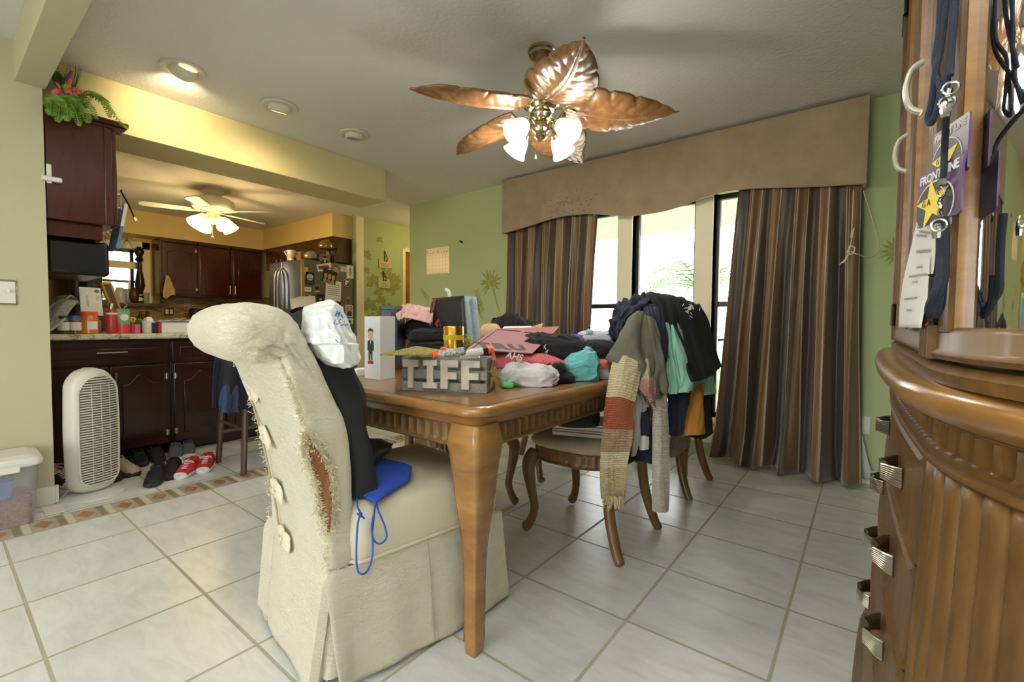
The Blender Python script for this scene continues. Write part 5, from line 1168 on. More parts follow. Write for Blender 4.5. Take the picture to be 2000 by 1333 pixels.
for k in range(1900):
    q2 = rnd.random()*6.99; i = int(q2); f = q2-i; side = rnd.choice((-1,1)); c = lerp(tp(i,side,0.002), tp(min(i+1,7),side,0.002), f)
    c += V(0,0,rnd.uniform(-.012,.012))+WD*side*abs(rnd.gauss(0,.009)); strand(b, c, -WL*1.0+WD*rnd.uniform(-1,1)+V(0,0,rnd.uniform(-1.2,.8)), rnd.uniform(.006,.020), rnd.uniform(.0006,.002))
for k in range(520):       # torn edge running up towards the roll and down to the skirt
    q2 = rnd.random(); px, py = lerp(562,600,q2), lerp(735,852,q2); c = PV(px+rnd.uniform(-5,4), py, .002); strand(b, c, -WL+WD*rnd.uniform(-1,1)+V(0,0,rnd.uniform(-1,1)), rnd.uniform(.004,.012), rnd.uniform(.0006,.0016))
for k in range(160):
    q2 = rnd.random(); px, py = lerp(640,636,q2), lerp(1040,1110,q2); c = PV(px+rnd.uniform(-5,5), py, .002); strand(b, c, -WL+WD*rnd.uniform(-1,1)+V(0,0,rnd.uniform(-1,.5)), rnd.uniform(.005,.014), .001)
fr = b.build('frayed_threads', M['fray'], t, smooth=False); fr['kind'] = 'stuff'
b = MB()
for k in range(12):
    i = rnd.choice((0,0,1,1,1,2,6)); side = rnd.choice((-1,-1,1)); c = tp(i,side,.003); crumple(b, c+V(0,0,rnd.uniform(-.014,.014))+WD*rnd.uniform(-.01,.01), rnd.uniform(.003,.006), k, 1, 6, 8)
fm = b.build('foam_crumbs', M['foam'], t, ang=80); fm['kind'] = 'stuff'
b = MB()
for k in range(420):       # fuzzy left rear edge
    q2 = rnd.random(); z = lerp(.88,.25,q2**1.2); s = -.085 if z > .865 else None
    for (s0,z0),(s1,z1) in zip(prof[:6], prof[1:6]):
        if z0 <= z <= z1: s = lerp(s0,s1,(z-z0)/(z1-z0))
    if s is None: s = .01
    c = wc(s+rnd.uniform(-.006,.02), WW-.004, z); strand(b, c, WL*1.2-WD*rnd.uniform(0,1)+V(0,0,rnd.uniform(-1,.4)), rnd.uniform(.006,.017), .0012)
fr = b.build('frayed_edge', M['fray'], t, smooth=False); fr['kind'] = 'stuff'

# things lying on it ------------------------------------------------
M['blackbag'] = mat('black_nonwoven', (24,26,28), .75, bump=.15, bs=260)
t = thing('tote_bag', 'black fabric tote bag standing on the cream chair', 'bag', wc(.26,.24,.5))
def tote(z, k):
    f = (z-.502)/.55; s0 = .108-.105*max(0,f-.25)/.75; s1 = .20-.035*min(1,f/.35)-.05*max(0,f-.7)/.3; w0, w1 = lerp(.03,.05,f), lerp(.44,.43,f)
    out = []
    for x, y in rr(w1-w0, s1-s0, .03, 5):
        ww = (w0+w1)/2+x; q2 = wc((s0+s1)/2+y, ww, z-.15*max(0,min(1,(.28-ww)/.2))*max(0,f-.4)/.6); out.append(q2+V(.008*nz(q2,14,k),.008*nz(q2,14,k+3),0))
    return out
b = MB(); zs = [.502,.51,.56,.62,.70,.78,.86,.92,.98,1.02,1.04,1.052]; b.loft([tote(z,1) for z in zs]); b.build('body', M['blackbag'], t, ang=60)
b = MB()
for s in (.16,): b.tube(spline([wc(.06,.24,1.03),wc(.075,.25,1.05),wc(.08,.3,1.056),wc(.075,.36,1.052),wc(.06,.38,1.04)],14), .009, 6, flat=.3)
b.build('strap', M['blackbag'], t)
# white plastic bag resting on its near corner
M['plastic'] = mat('white_polythene', (236,238,238), .35, spec=.5)
c = PV(641,658,-.04); t = thing('plastic_bag', 'crumpled white plastic bag with blue print leaning beside the rolled back', 'bag', c)
rnd = random.Random(77); FAC = []
for k in range(30):
    nv = V(rnd.gauss(0,1),rnd.gauss(0,1),rnd.gauss(0,1)).normalized(); FAC.append((nv, rnd.uniform(.78,1.02)))
def fb(u, v):
    a = 2*math.pi*u; th = math.pi*v; d = V(math.sin(th)*math.cos(a), math.sin(th)*math.sin(a), math.cos(th))
    r = 9
    for nv, hv in FAC:
        dt = d.dot(nv)
        if dt > .05: r = min(r, hv/dt)
    r = min(r, 1.25)+.05*ridge(d,2.6,5)+.05*nz(d,1.7,2)-.03; sh = (1.0-.22*max(0,d.z))
    return c+WD*d.x*.072*r*sh+WL*d.y*.10*r+V(0,0,d.z*.087*r)+WD*(.012 if d.z < -.2 else 0)-WD*.03*max(0,d.z)
b = MB(); b.grid(fb, 110, 64); b.build('film', M['plastic'], t, ang=32)
M['blueink'] = mat('blue_print', (70,120,190), .6)
def topx(q): d = q-EYE; z = d.dot(FW); return (1000+F*d.dot(RT)/z, 666.5-F*d.dot(UP)/z, z)
film = [fb(i/90, j/60) for j in range(3,58) for i in range(90)]; film = [(topx(q), q) for q in film]
def onbag(px, py): return min(film, key=lambda w: (w[0][0]-px)**2+(w[0][1]-py)**2+(0 if w[0][2] < topx(c)[2] else 400))[1]+WD*-.001-FW*.0015
for k, (px, py, a, L) in enumerate([(652,612,60,9),(655,610,20,9),(658,613,70,8),(663,620,40,8),(667,618,100,7),(650,628,75,8),(656,630,15,8),(660,628,80,8),(664,633,30,8),(670,625,60,8),(672,632,10,7)]):
    px += 3; py += 4; p0 = onbag(px,py); p1 = onbag(px+L*math.cos(R(a)),py-L*math.sin(R(a))); b = MB(); b.tube([p0,lerp(p0,p1,.5),p1], .0018, 5); b.build('print_stroke', M['blueink'], t)
b = MB(); b.add([onbag(655,663),onbag(672,665),onbag(660,670)], [(0,1,2)]); b.build('green_print', mat('green_print', (40,110,80), .6), t, smooth=False)
# blue drawstring bag, black pouch
M['royal'] = mat('royal_blue_nonwoven', (40,72,170), .8, bump=.2, bs=300)
ZS = .503
def PZ(px, py, z=ZS): return P(px, py, z=z)
t = thing('drawstring_bag', 'royal blue drawstring bag lying on the cream seat', 'bag', PZ(745,935))
rows = [[PV(694,962,.045),PV(712,975,.03),PV(733,978,.02)],[PZ(697,925,.515),PZ(738,938,.512),PZ(770,948,.506)],[PZ(722,898,.52),PZ(768,905,.53),PZ(801,918,.535)],[PZ(735,893,.515),PZ(770,900,.525),PZ(800,910,.53)]]
qa, qb, qc, qd, qe, qf = PZ(690,960,.506), PZ(734,981,.506), PZ(694,926,.515), PZ(799,938,.510), PZ(738,894,.512), PZ(804,911,.530)
def bilin(u, v): return lerp(lerp(qa,qb,u),lerp(qc,qd,u),v*2) if v < .5 else lerp(lerp(qc,qd,u),lerp(qe,qf,u),v*2-1)
cc_ = [[bilin(i/12,j/14)+V(0,0,.008*math.sin(math.pi*i/12)*math.sin(math.pi*j/14)) for j in range(15)] for i in range(13)]
b = MB(); b.grid(lambda u, v: cc_[round(u*12)][round(v*14)]+V(0,0,.004*nz((u*4,v*4,1),1.4,2)), 12, 14); b.build('fabric', M['royal'], t, ang=80, solid=.006)
M['bcord'] = mat('blue_cord', (44,82,180), .7)
s1 = [(733,978),(740,1000),(752,1030),(755,1050),(745,1062),(734,1060),(727,1045),(730,1015),(732,985)]; s2 = [(697,968),(698,990),(703,1003),(698,1030),(696,1080),(698,1112),(705,1122),(716,1118),(726,1095),(728,1060),(726,1030),(731,1000),(733,980)]
for s in (s1, s2): b = MB(); b.tube(spline([PZ(*s[0],.507)]+[PV(px,py,.030+.006*(k%2)) for k, (px,py) in enumerate(s[1:-1])]+[PZ(*s[-1],.507)], 50), .0026, 6); b.build('drawstring', M['bcord'], t)
b = MB()
for k in range(3): o = PV(704,1008,.033)+V(0,0,.003*k); b.lathe([(0,-.005),(.006,0),(0,.005)], o, 10)
b.tube([PV(698,1004,.033),PV(712,1013,.035)], .003, 6); b.build('knot', M['bcord'], t)
t = thing('mesh_pouch', 'black mesh pouch with blue edge behind the blue drawstring bag', 'pouch', PZ(725,890))
rows = [[PZ(693,905,.525),PZ(715,918,.53),PZ(735,900,.52)],[PZ(694,880,.56),PZ(725,885,.57),PZ(762,880,.54)],[PZ(697,862,.56),PZ(728,862,.575),PZ(765,872,.54)],[PZ(705,858,.51),PZ(735,858,.51),PZ(768,868,.51)]]
rr2 = [spline(r, 12) for r in rows]; cc2 = [spline([r[i] for r in rr2], 14) for i in range(13)]
b = MB(); b.grid(lambda u, v: cc2[round(u*12)][round(v*14)]+V(0,0,.008*nz((u*4,v*4,1),1.6,8)), 12, 14); b.build('mesh_fabric', mat('black_mesh', (20,22,30), .6), t, ang=80, solid=.004)
b = MB(); b.tube([cc2[i][10]+V(0,0,.004) for i in range(13)], .003, 6); b.build('blue_edging', M['bcord'], t)
# ------------------------------------------------------------------ bow fronted china cabinet on the right
XW = .60
def outline(xf, ye0, ye1, b0, b1, bow=.014, n=26, m=26, ex=.8):
    """plan of the front from the near wall end, round the bow, to the far wall end"""
    yc, hw = (ye0+ye1)/2, (ye1-ye0)/2; pts = []; xe = xf+bow
    for k in range(n):
        a = R(90)*k/n; pts.append((XW-(XW-xe)*math.sin(a)**ex, ye0-b0*math.cos(a)**ex))
    for k in range(m+1):
        y = lerp(ye0, ye1, k/m); pts.append((xf+bow*((y-yc)/hw)**2, y))
    for k in range(1, n+1):
        a = R(90)*(1-k/n); pts.append((XW-(XW-xe)*math.sin(a)**ex, ye1+b1*math.cos(a)**ex))
    return pts
def densify(pts, step=.004):
    out = []
    for (x0,y0),(x1,y1) in zip(pts, pts[1:]):
        L = math.hypot(x1-x0,y1-y0); k = max(1,int(L/step))
        for i in range(k): out.append((lerp(x0,x1,i/k), lerp(y0,y1,i/k)))
    out.append(pts[-1]); return out
def normals(pts):
    ns = []
    for i in range(len(pts)):
        a, b_ = pts[max(i-2,0)], pts[min(i+2,len(pts)-1)]; tx, ty = b_[0]-a[0], b_[1]-a[1]; L = math.hypot(tx,ty) or 1
        ns.append((-ty/L, tx/L))
    return ns
BASE = densify(outline(.062,.86,1.82,.46,.46,ex=1.02)); BN = normals(BASE)
UPR = densify(outline(.074,.82,1.86,.42,.42,.004,ex=.85)); UN = normals(UPR)
def arcs(pts):
    s = [0]
    for (x0,y0),(x1,y1) in zip(pts, pts[1:]): s.append(s[-1]+math.hypot(x1-x0,y1-y0))
    return s
BS, US = arcs(BASE), arcs(UPR)
def iy(pts, y): return min(range(len(pts)), key=lambda i: abs(pts[i][1]-y)+(.5 if pts[i][0] > .3 else 0))
def bl(z): return .048*max(0,(.83-z)/.83)**1.3
def sweep(b, pts, nr, prof, i0=0, i1=None, step=4, fn=None, loop=False):
    """moulding profile (out, z) carried along part of the outline"""
    i1 = len(pts)-1 if i1 is None else i1; idx = list(range(i0, i1, step))+[i1]; rows = []
    for i in idx:
        rows.append([V(pts[i][0]+nr[i][0]*(o+(fn(i,z) if fn else 0)), pts[i][1]+nr[i][1]*(o+(fn(i,z) if fn else 0)), z) for o, z in prof])
    m = len(prof)
    vs = [v for r in rows for v in r]; fs = []
    for a in range(len(rows)-1):
        for k in range(m if loop else m-1):
            k2 = (k+1) % m; fs.append((a*m+k, a*m+k2, (a+1)*m+k2, (a+1)*m+k))
    if loop: fs.append(tuple(range(m))); fs.append(tuple((len(rows)-1)*m+k for k in range(m)))
    b.add(vs, fs)
t = thing('china_cabinet', 'large bow fronted walnut china cabinet with glass doors at the right', 'cabinet', (XW,1.34,0))
HW = M['woodv']
b = MB(); sweep(b, BASE, BN, [(-.02,.83),(-.02,.09),(-.04,.09),(-.04,.83)], step=8, fn=lambda i,z: bl(z), loop=True); b.box(.35,.598,.5,2.18,.03,.83); b.build('base_body', HW, t)
b = MB(); sweep(b, BASE, BN, [(-.03,0),(.065,0),(.066,.045),(.058,.07),(.05,.082),(.048,.10),(-.03,.10)], loop=True, step=3); b.build('plinth', HW, t, ang=50)
b = MB(); sweep(b, BASE, BN, [(-.06,.892),(.005,.892),(.010,.897),(.022,.900),(.026,.905),(.034,.908),(.041,.916),(.043,.926),(.041,.935),(.033,.941),(.02,.944),(-.06,.944)], loop=True, step=3)
b.prism([(x,y) for x,y in BASE[::6]], .90, .943); b.build('countertop', M['wood'], t, ang=45)
def frieze(i, z):
    f = (BS[i]/.0285) % 1.0; e = 1 if .853 < z < .889 else 0
    return -.0055*e*(0 if f < .2 else math.sin(math.pi*(f-.2)/.8)**.12)
b = MB(); sweep(b, BASE, BN, [(-.03,.838),(.004,.838),(.006,.8515),(.004,.8525),(.002,.856),(.001,.886),(.004,.8895),(.006,.892),(-.03,.892)], step=1, fn=frieze); b.build('frieze', HW, t, ang=50)
b = MB(); sweep(b, BASE, BN, [(-.02,.830),(.006,.830),(.011,.834),(.011,.839),(.005,.843),(-.02,.843)], step=3); b.build('bead', HW, t, ang=50)
i0, i1 = iy(BASE,.86), iy(BASE,1.82)
def reed(i, z):
    f = (BS[i]/.036) % 1.0; return bl(z)+.010*math.sin(math.pi*f)**.42-.009
for a, c, nm in ((12,i0-2,'fluted_door'),(i1+2,len(BASE)-12,'fluted_door')):
    b = MB(); sweep(b, BASE, BN, [(0,lerp(.10,.83,k/16)) for k in range(17)], a, c, step=1, fn=reed); b.build(nm, HW, t, ang=50, solid=.006, off=-1)
for k, (z0, z1) in enumerate([(.668,.826),(.508,.664),(.348,.504),(.112,.344)]):
    b = MB(); sweep(b, BASE, BN, [(-.018,z0),(.004,z0),(.010,z0+.006),(.006,z0+.014),(.004,z0+.02),(.004,z1-.02),(.006,z1-.014),(.010,z1-.006),(.004,z1),(-.018,z1)], i0+2, i1-2, step=5, fn=lambda i,z: bl(z), loop=True); d = b.build('drawer', HW, t, ang=40)
    zh = (.743,.583,.423,.263)[k]
    for yh in (1.10,1.60):
        ii = iy(BASE, yh); b = MB()
        for q2 in range(8):
            dz = (q2-3.5)*.0046; pts = []
            for f in [j/14 for j in range(15)]:
                ar = (f-.5)*.105; i_ = min(range(len(BS)), key=lambda i: abs(BS[i]-BS[ii]-ar)); o = bl(zh)+.006+.026*math.sin(math.pi*f)**.6*(1-.25*math.cos((f-.5)*12)*(abs(f-.5) < .25))
                pts.append(V(BASE[i_][0]+BN[i_][0]*o, BASE[i_][1]+BN[i_][1]*o, zh+dz*(1-.3*math.sin(math.pi*f))))
            b.tube(pts, .0027, 6)
        b.build('ribbed_pull', M['nickel'], d)
ii = iy(BASE,.805); b = MB()
for q2 in range(6): b.tube([V(BASE[ii][0]+BN[ii][0]*(bl(.22)+.004+.024*math.sin(math.pi*f)), BASE[ii][1]+BN[ii][1]*(bl(.22)+.024*math.sin(math.pi*f))+(q2-2.5)*.004, .22+(f-.5)*.1) for f in [j/12 for j in range(13)]], .0025, 6)
b.build('ribbed_pull', M['nickel'], t)
# upper part
UZ0, UZ1 = .944, 2.08
b = MB(); sweep(b, UPR, UN, [(-.04,UZ0),(.012,UZ0),(.014,.958),(.006,.966),(-.04,.966)], step=3, loop=True); b.build('upper_plinth', HW, t, ang=50)
M['hutchin'] = wood('cabinet_interior', (70,44,26), (98,66,40), .5, (4,4,1), 5, .1)
b = MB(); b.box(.575,.598,.44,2.24,UZ0,UZ1); b.prism([(x,y) for x,y in UPR[::6]], UZ1-.03, UZ1); b.prism([(x+UN[k*6][0]*-.03,y+UN[k*6][1]*-.03) for k,(x,y) in enumerate(UPR[::6])], .946, .966); b.build('upper_carcass', M['hutchin'], t, smooth=False)
b = MB(); sweep(b, UPR, UN, [(-.05,UZ1),(.005,UZ1),(.02,UZ1+.03),(.05,UZ1+.05),(.06,UZ1+.08),(.05,UZ1+.10),(-.05,UZ1+.10)], step=3, loop=True); b.build('crown', M['wood'], t, ang=50)
for z in (1.30,1.66):
    b = MB(); b.prism([(x+UN[k*6][0]*-.04,y+UN[k*6][1]*-.04) for k,(x,y) in enumerate(UPR[::6])], z, z+.008); b.build('glass_shelf', M['pane'], t, smooth=False)
def stile(parent, nm, a, c, o0, o1, z0=.970, z1=2.05, m=HW, grooves=True):
    b = MB(); i0_, i1_ = min(range(len(US)), key=lambda i: abs(US[i]-a)), min(range(len(US)), key=lambda i: abs(US[i]-c))
    def fn(i, z): 
        if not grooves: return 0
        f = (US[i]-a)/(c-a); return -.004*(math.exp(-((f-.25)/.06)**2)+math.exp(-((f-.75)/.06)**2)+1.0*math.exp(-((f-.5)/.05)**2))
    prof = [(o0,z0)]+[(o1,z0)]+[(o1,z1)]+[(o0,z1)]; b.add([], []); sweep(b, UPR, UN, prof, i0_, max(i1_, i0_+1), step=1, fn=fn, loop=True); return b.build(nm, m, parent, ang=50)
def sy(y): return US[iy(UPR,y)]
SA, SB = sy(.82), sy(1.86)
def glass_door(nm, a, c, sw=.03, hinge=None, handle=None):
    i0_, i1_ = min(range(len(US)), key=lambda i: abs(US[i]-a)), min(range(len(US)), key=lambda i: abs(US[i]-c)); z0, z1 = .972, 2.05
    b = MB(); sweep(b, UPR, UN, [(-.016,z0),(.010,z0),(.014,z0+.006),(.008,z0+.012),(.007,z0+.031),(.001,z0+.038),(-.016,z0+.038)], i0_, i1_, step=3, loop=True); d = b.build(nm, HW, t, ang=45)
    b = MB(); sweep(b, UPR, UN, [(-.016,z1-.07),(.001,z1-.07),(.007,z1-.06),(.008,z1),(-.016,z1)], i0_, i1_, step=3, loop=True); b.build('top_rail', HW, d, ang=45)
    stile(d, 'stile', a, a+sw, -.016, .008, z0+.033, z1-.06, grooves=False); stile(d, 'stile', c-sw, c, -.016, .008, z0+.033, z1-.06, grooves=False)
    stile(d, 'stile_bead', a+sw-.004, a+sw+.005, -.012, .003, z0+.037, z1-.068, M['wood'], False); stile(d, 'stile_bead', c-sw-.005, c-sw+.004, -.012, .003, z0+.037, z1-.068, M['wood'], False)
    b = MB(); sweep(b, UPR, UN, [(-.006,z0+.034),(-.006,z1-.06)], i0_, i1_, step=4); b.build('glass_pane', M['pane2'], d, ang=60)
    if hinge is not None:
        i = min(range(len(US)), key=lambda k: abs(US[k]-hinge))
        for zc in (1.045,1.95):
            b = MB(); c0 = V(UPR[i][0]+UN[i][0]*.013, UPR[i][1]+UN[i][1]*.013, zc); b.cyl(c0-V(0,0,.028), c0+V(0,0,.028), .0055, n=8); b.lathe([(.007,-.032),(.004,-.028)],c0,8); b.lathe([(.004,.028),(.007,.032)],c0,8); b.build('hinge', mat('blackened_hinge', (40,34,28), .4, .7), d)
    if handle is not None:
        i = min(range(len(US)), key=lambda k: abs(US[k]-handle)); b = MB(); n_, p_ = V(*UN[i],0), V(*UPR[i],0)
        for dy in (-.004,.004): b.tube(spline([p_+n_*.008+V(0,dy,1.40),p_+n_*.024+V(0,dy*1.3,1.412),p_+n_*.031+V(0,dy,1.445),p_+n_*.024+V(0,dy*1.3,1.478),p_+n_*.008+V(0,dy,1.49)],16), .0045, 8)
        b.build('bow_pull', M['ivorymetal'], d)
    return d
M['pane2'] = M['pane']; M['ivorymetal'] = mat('ivory_metal_pull', (206,200,184), .3, .5)
mid = (SA+SB)/2
glass_door('center_door', SA+.075, mid-.002, .045, SA+.085, sy(1.12)); glass_door('center_door', mid+.002, SB-.075, .045, SB-.085, sy(1.52))
for s in (-1, 1): pass
stile(t, 'pilaster', SA-.03, SA+.07, -.02, .016); stile(t, 'pilaster', SB-.07, SB+.03, -.02, .016)
glass_door('side_door', SA-.34, SA-.035, .045, SA-.04); glass_door('side_door', SB+.035, SB+.34, .045, SB+.04)
b = MB(); sweep(b, UPR, UN, [(-.02,.966),(.008,.966),(.008,2.06),(-.02,2.06)], 2, 60, loop=True, step=8); sweep(b, UPR, UN, [(-.02,.966),(.008,.966),(.008,2.06),(-.02,2.06)], len(UPR)-60, len(UPR)-3, loop=True, step=8); b.build('end_panel', HW, t)
# things kept behind the glass
for k, (x, y, r, h, m, lb) in enumerate([(.30,.95,.05,.13,mat('cream_porcelain', (206,200,180), .25),'cream porcelain pitcher behind the cabinet glass'),(.40,1.15,.07,.1,mat('blue_porcelain', (90,104,130), .25),'blue porcelain bowl behind the cabinet glass')]):
    v = thing(('pitcher','bowl')[k], lb, ('pitcher','bowl')[k], (x,y,1.308)); b = MB(); b.lathe([(r*.6,0),(r,h*.35),(r*.9,h*.6),(r*.6,h*.85),(r*.75,h)], (x,y,1.308), 24); b.build('body', m, v)
    if k == 0: b = MB(); b.tube(spline([(x,y-r*.8,1.308+h*.8),(x,y-r*1.5,1.308+h*.65),(x,y-r*.9,1.308+h*.3)],10), .006, 8); b.build('handle', m, v)
for k, (x, y, a, w_, h_) in enumerate([(.22,.80,.5,.14,.20),(.26,.90,.9,.18,.15),(.3,.76,.2,.16,.12)]):
    b = MB(); Mx = frame((x,y,.968),(math.sin(a)*-.2+.5,1*math.cos(a)*-.6,0),(.4,.2,1)); b.box(-w_/2,w_/2,0,h_,0,.004+.006*(k==1),Mx)
    tag(b.build(('photo_frame','folded_paper','booklet')[k], (mat('silver_print', (190,188,182), .3),M['paper'],mat('grey_booklet', (96,92,88), .6))[k], bevel=.001), ('silver grey picture leaning behind the side glass door','white folded paper standing behind the cabinet glass','grey booklet lying open inside the china cabinet')[k], ('picture','paper','booklet')[k])
# hanging lanyards, badges and paper
def H(px, py, off=.0, pts=UPR, nr=UN):
    """point of the photograph on the cabinet's front, `off` in front of it"""
    d = FW + RT*((px-1000)/F) + UP*((666.5-py)/F); dl = math.hypot(d.x,d.y); dx, dy = d.x/dl, d.y/dl; best = None
    for i in range(0, len(pts)-1):
        ax, ay = pts[i][0]+nr[i][0]*off, pts[i][1]+nr[i][1]*off; bx, by = pts[i+1][0]+nr[i+1][0]*off, pts[i+1][1]+nr[i+1][1]*off
        ca, cb = dx*ay-dy*ax, dx*by-dy*bx
        if ca*cb <= 0 and ca != cb:
            f = ca/(ca-cb); x, y = lerp(ax,bx,f), lerp(ay,by,f); r = dx*x+dy*y
            if r > 0 and (best is None or r < best): best = r
    best = best or .9
    return EYE+d*(best/dl)
M['ncord'] = mat('navy_cord', (24,30,46), .85, bump=.3, bs=400)
M['purple'] = mat('purple_card', (84,52,92), .35); M['starY'] = mat('star_yellow', (236,206,40), .4); M['chrome'] = mat('chrome_clip', (200,200,196), .15, 1)
def lan(nm, lb, runs, clip, r=.0032):
    t = thing(nm, lb, 'lanyard', H(*clip[0],.03)); b = MB()
    for rn in runs: b.tube(spline([H(px,py,o) for px,py,o in rn],40), r, 8)
    b.build('cord', M['ncord'], t)
    b = MB(); pts = [H(px,py,.034) for px,py in clip]
    for a, c in zip(pts, pts[1:]): b.tube([a,c], .0022, 6)
    ring = pts[0]; b.tube([ring+V(.0065*math.cos(R(k*30)),0,.0065*math.sin(R(k*30))) for k in range(12)], .0013, 6, closed=True); b.lathe([(.0035,-.008),(.0045,0),(.0035,.008)], pts[-1], 8)
    b.build('swivel_clip', M['chrome'], t); return t
lan('lanyard', 'navy lanyard holding the front yellow star badge', [[(1838,-30,.02),(1834,60,.022),(1826,120,.026),(1836,170,.03),(1843,215,.034)],[(1868,-30,.02),(1862,60,.022),(1850,150,.026),(1848,215,.03)]], [(1850,200),(1846,214)])
lan('lanyard', 'navy lanyard with loose loop and upper clip above the rear badge', [[(1852,-30,.018),(1838,90,.022),(1828,135,.03),(1820,195,.032),(1812,232,.034),(1820,240,.034),(1832,205,.03),(1840,160,.026)],[(1862,-30,.018),(1860,60,.02),(1856,148,.026)]], [(1857,172),(1852,188),(1856,200),(1848,215)])
lan('lanyard', 'navy cord hanging below the badges to the door hinge', [[(1840,425,.024),(1842,480,.022),(1840,540,.022),(1832,570,.024),(1820,595,.024),(1818,612,.022),(1826,612,.02),(1834,590,.02),(1838,540,.02)]], [(1834,440),(1830,452)], .006)
def badge(lb, pr, ptop, pbot, pl, off):
    """card hanging with its right edge against the cabinet and its left edge swung away"""
    r = H(pr, (ptop+pbot)/2, off); dr = (V(r.x,r.y,0)-V(0,0,0)).length; dv = V(-.33,.94,0).normalized()
    rb = FW+RT*((pl-1000)/F)+UP*((666.5-(ptop+pbot)/2)/F); w_ = (r.x*rb.y-r.y*rb.x)/(dv.y*rb.x-dv.x*rb.y)
    zt, zb = P(pr,ptop,y=r.y).z, P(pr,pbot,y=r.y).z; h_ = zt-zb; o = V(r.x,r.y,zb)+dv*w_; Mx = frame(o, -dv, (0,0,1))
    t = thing('event_badge', lb, 'badge', o); b = MB(); b.prism([(w_/2+x,h_/2+y) for x,y in rr(w_,h_,w_*.05,4)], -.0012, .0012, Mx); b.build('card', M['purple'], t)
    cl = lambda x, y: (min(max(x,w_*.012),w_*.97), max(y,h_*.02))
    for nm, rx, ry, z, m in (('ring',.455,.475,.0016,M['paper']),('disc',.43,.445,.0020,M['black'])):
        b = MB(); pts = [cl(w_*(.42+rx*math.cos(R(a))), h_*(.30+ry*math.sin(R(a)))) for a in range(0,360,8)]; b.add([(x,y,z) for x,y in pts], [tuple(range(len(pts)))], Mx); b.build(nm, m, t, smooth=False)
    b = MB(); b.prism([(w_*(.40+.40*x), h_*(.36+.46*y)) for x, y in star(1, .40, 5, 97)], .002, .0026, Mx); b.build('star', M['starY'], t, smooth=False)
    text_mesh('FRONT LINE', w_*.158, .0006, Mx @ Matrix.Translation((w_*.5,h_*.865,.0016)), 'lettering', M['paper'], t, bold=.0003)
    text_mesh('G A', w_*.12, .0004, Mx @ Matrix.Translation((w_*.27,h_*.40,.003)), 'star_lettering', M['black'], t)
    return t, (lambda px, py, k=.006: EYE+(lambda d: d*((o-Mx.to_3x3() @ V(0,0,-k)-EYE).dot(Mx.to_3x3() @ V(0,0,1))/d.dot(Mx.to_3x3() @ V(0,0,1))))(FW+RT*((px-1000)/F)+UP*((666.5-py)/F)))
badge('rear purple badge with yellow star, higher and further right', 1894, 216, 330, 1826, .003)
bt, BPt = badge('front purple badge with yellow star on navy lanyard', 1881, 298, 415, 1796, .010)
cl_ = [o for o in bpy.data.objects if o.get('label') == 'navy lanyard holding the front yellow star badge'][0]
b = MB(); b.tube(spline([H(1848,215,.034),BPt(1845,290),BPt(1843,335),BPt(1841,352)],16), .0032, 8); b.build('cord_end', M['ncord'], cl_)
b = MB(); b.cyl(BPt(1841,350), BPt(1840,362), .0045, n=8); b.tube([BPt(1838+8*math.cos(R(k*30)), 374+10*math.sin(R(k*30))) for k in range(12)], .0012, 6, closed=True)
b.tube(spline([BPt(1838,386),BPt(1834,396),BPt(1839,404),BPt(1833,414),BPt(1837,424),BPt(1834,440)],16), .0018, 6); b.build('badge_clip', M['chrome'], cl_)
c = [H(1757,640,.034),H(1803,641,.030),H(1820,440,.028),H(1790,432,.036)]; c = [H(1757,640,.02),H(1806,641,.018),H(1822,446,.020),H(1786,432,.030)]
t = thing('paper_sheet', 'white printed sheet hanging below the badges', 'paper', c[0]); 
def fp(u, v): return lerp(lerp(c[0],c[1],u), lerp(c[3],c[2],u), v)+V(-.004*math.sin(v*4+u*2),-.004*math.sin(v*5+u*3),0)
b = MB(); b.grid(fp, 12, 20); b.build('sheet', M['paper'], t, ang=180, solid=.0008)
for v0, u0, u1 in ((.93,.25,.8),(.90,.15,.6),(.78,.3,.85),(.775,.3,.85),(.64,.45,.65),(.56,.25,.85),(.50,.45,.6),(.33,.25,.75),(.2,.45,.65)):
    b = MB(); b.add([fp(u0,v0)+V(-.0015,-.0015,0),fp(u1,v0)+V(-.0015,-.0015,0),fp(u1,v0+.018)+V(-.0015,-.0015,0),fp(u0,v0+.018)+V(-.0015,-.0015,0)], [(0,1,2,3)]); b.build('printed_line', mat('grey_ink', (150,150,150), .8), t, smooth=False)
# ------------------------------------------------------------------ on the table
def PD(px, py, d):
    """point seen at a spot of the photograph, d metres along the view axis"""
    return EYE + (FW + RT*((px-1000)/F) + UP*((666.5-py)/F))*d
def colmat(name, c, **k):
    if name not in M: M[name] = mat(name, c, **dict(dict(rough=.92, bump=.12, bs=300, var=.06, vs=10), **k))
    return M[name]
# name crate
a, c, e = P(784,763,z=TT), P(951,769,z=TT), P(981,752,z=TT)
xd = (c-a); L = xd.length; xd.normalize(); Hc = P(951,701,x=c.x).z-TT; dp = .135
Mx = frame(a, xd, (0,0,1)); t = thing('name_crate', 'grey wooden slat crate with white block letters and gold star', 'crate', (a+c)/2)
M['greywood'] = wood('weathered_grey_wood', (104,102,95), (144,142,134), .8, (1,6,6), 9, 0)
M['whitewash'] = mat('whitewashed_letter', (222,216,206), .75, c2=(200,184,166), vs=28); M['goldstar'] = mat('gold_paint', (178,140,72), .5, .3)
sh = Hc*.27; gap = (Hc-3*sh)/2
for k in range(3): b = MB(); b.box(0,L,k*(sh+gap),k*(sh+gap)+sh,-.010,0,Mx); b.build('front_slat', M['greywood'], t, bevel=.0015)
for k in range(3): b = MB(); b.box(0,L,k*(sh+gap),k*(sh+gap)+sh,-dp,-dp+.010,Mx); b.build('rear_slat', M['greywood'], t, bevel=.0015)
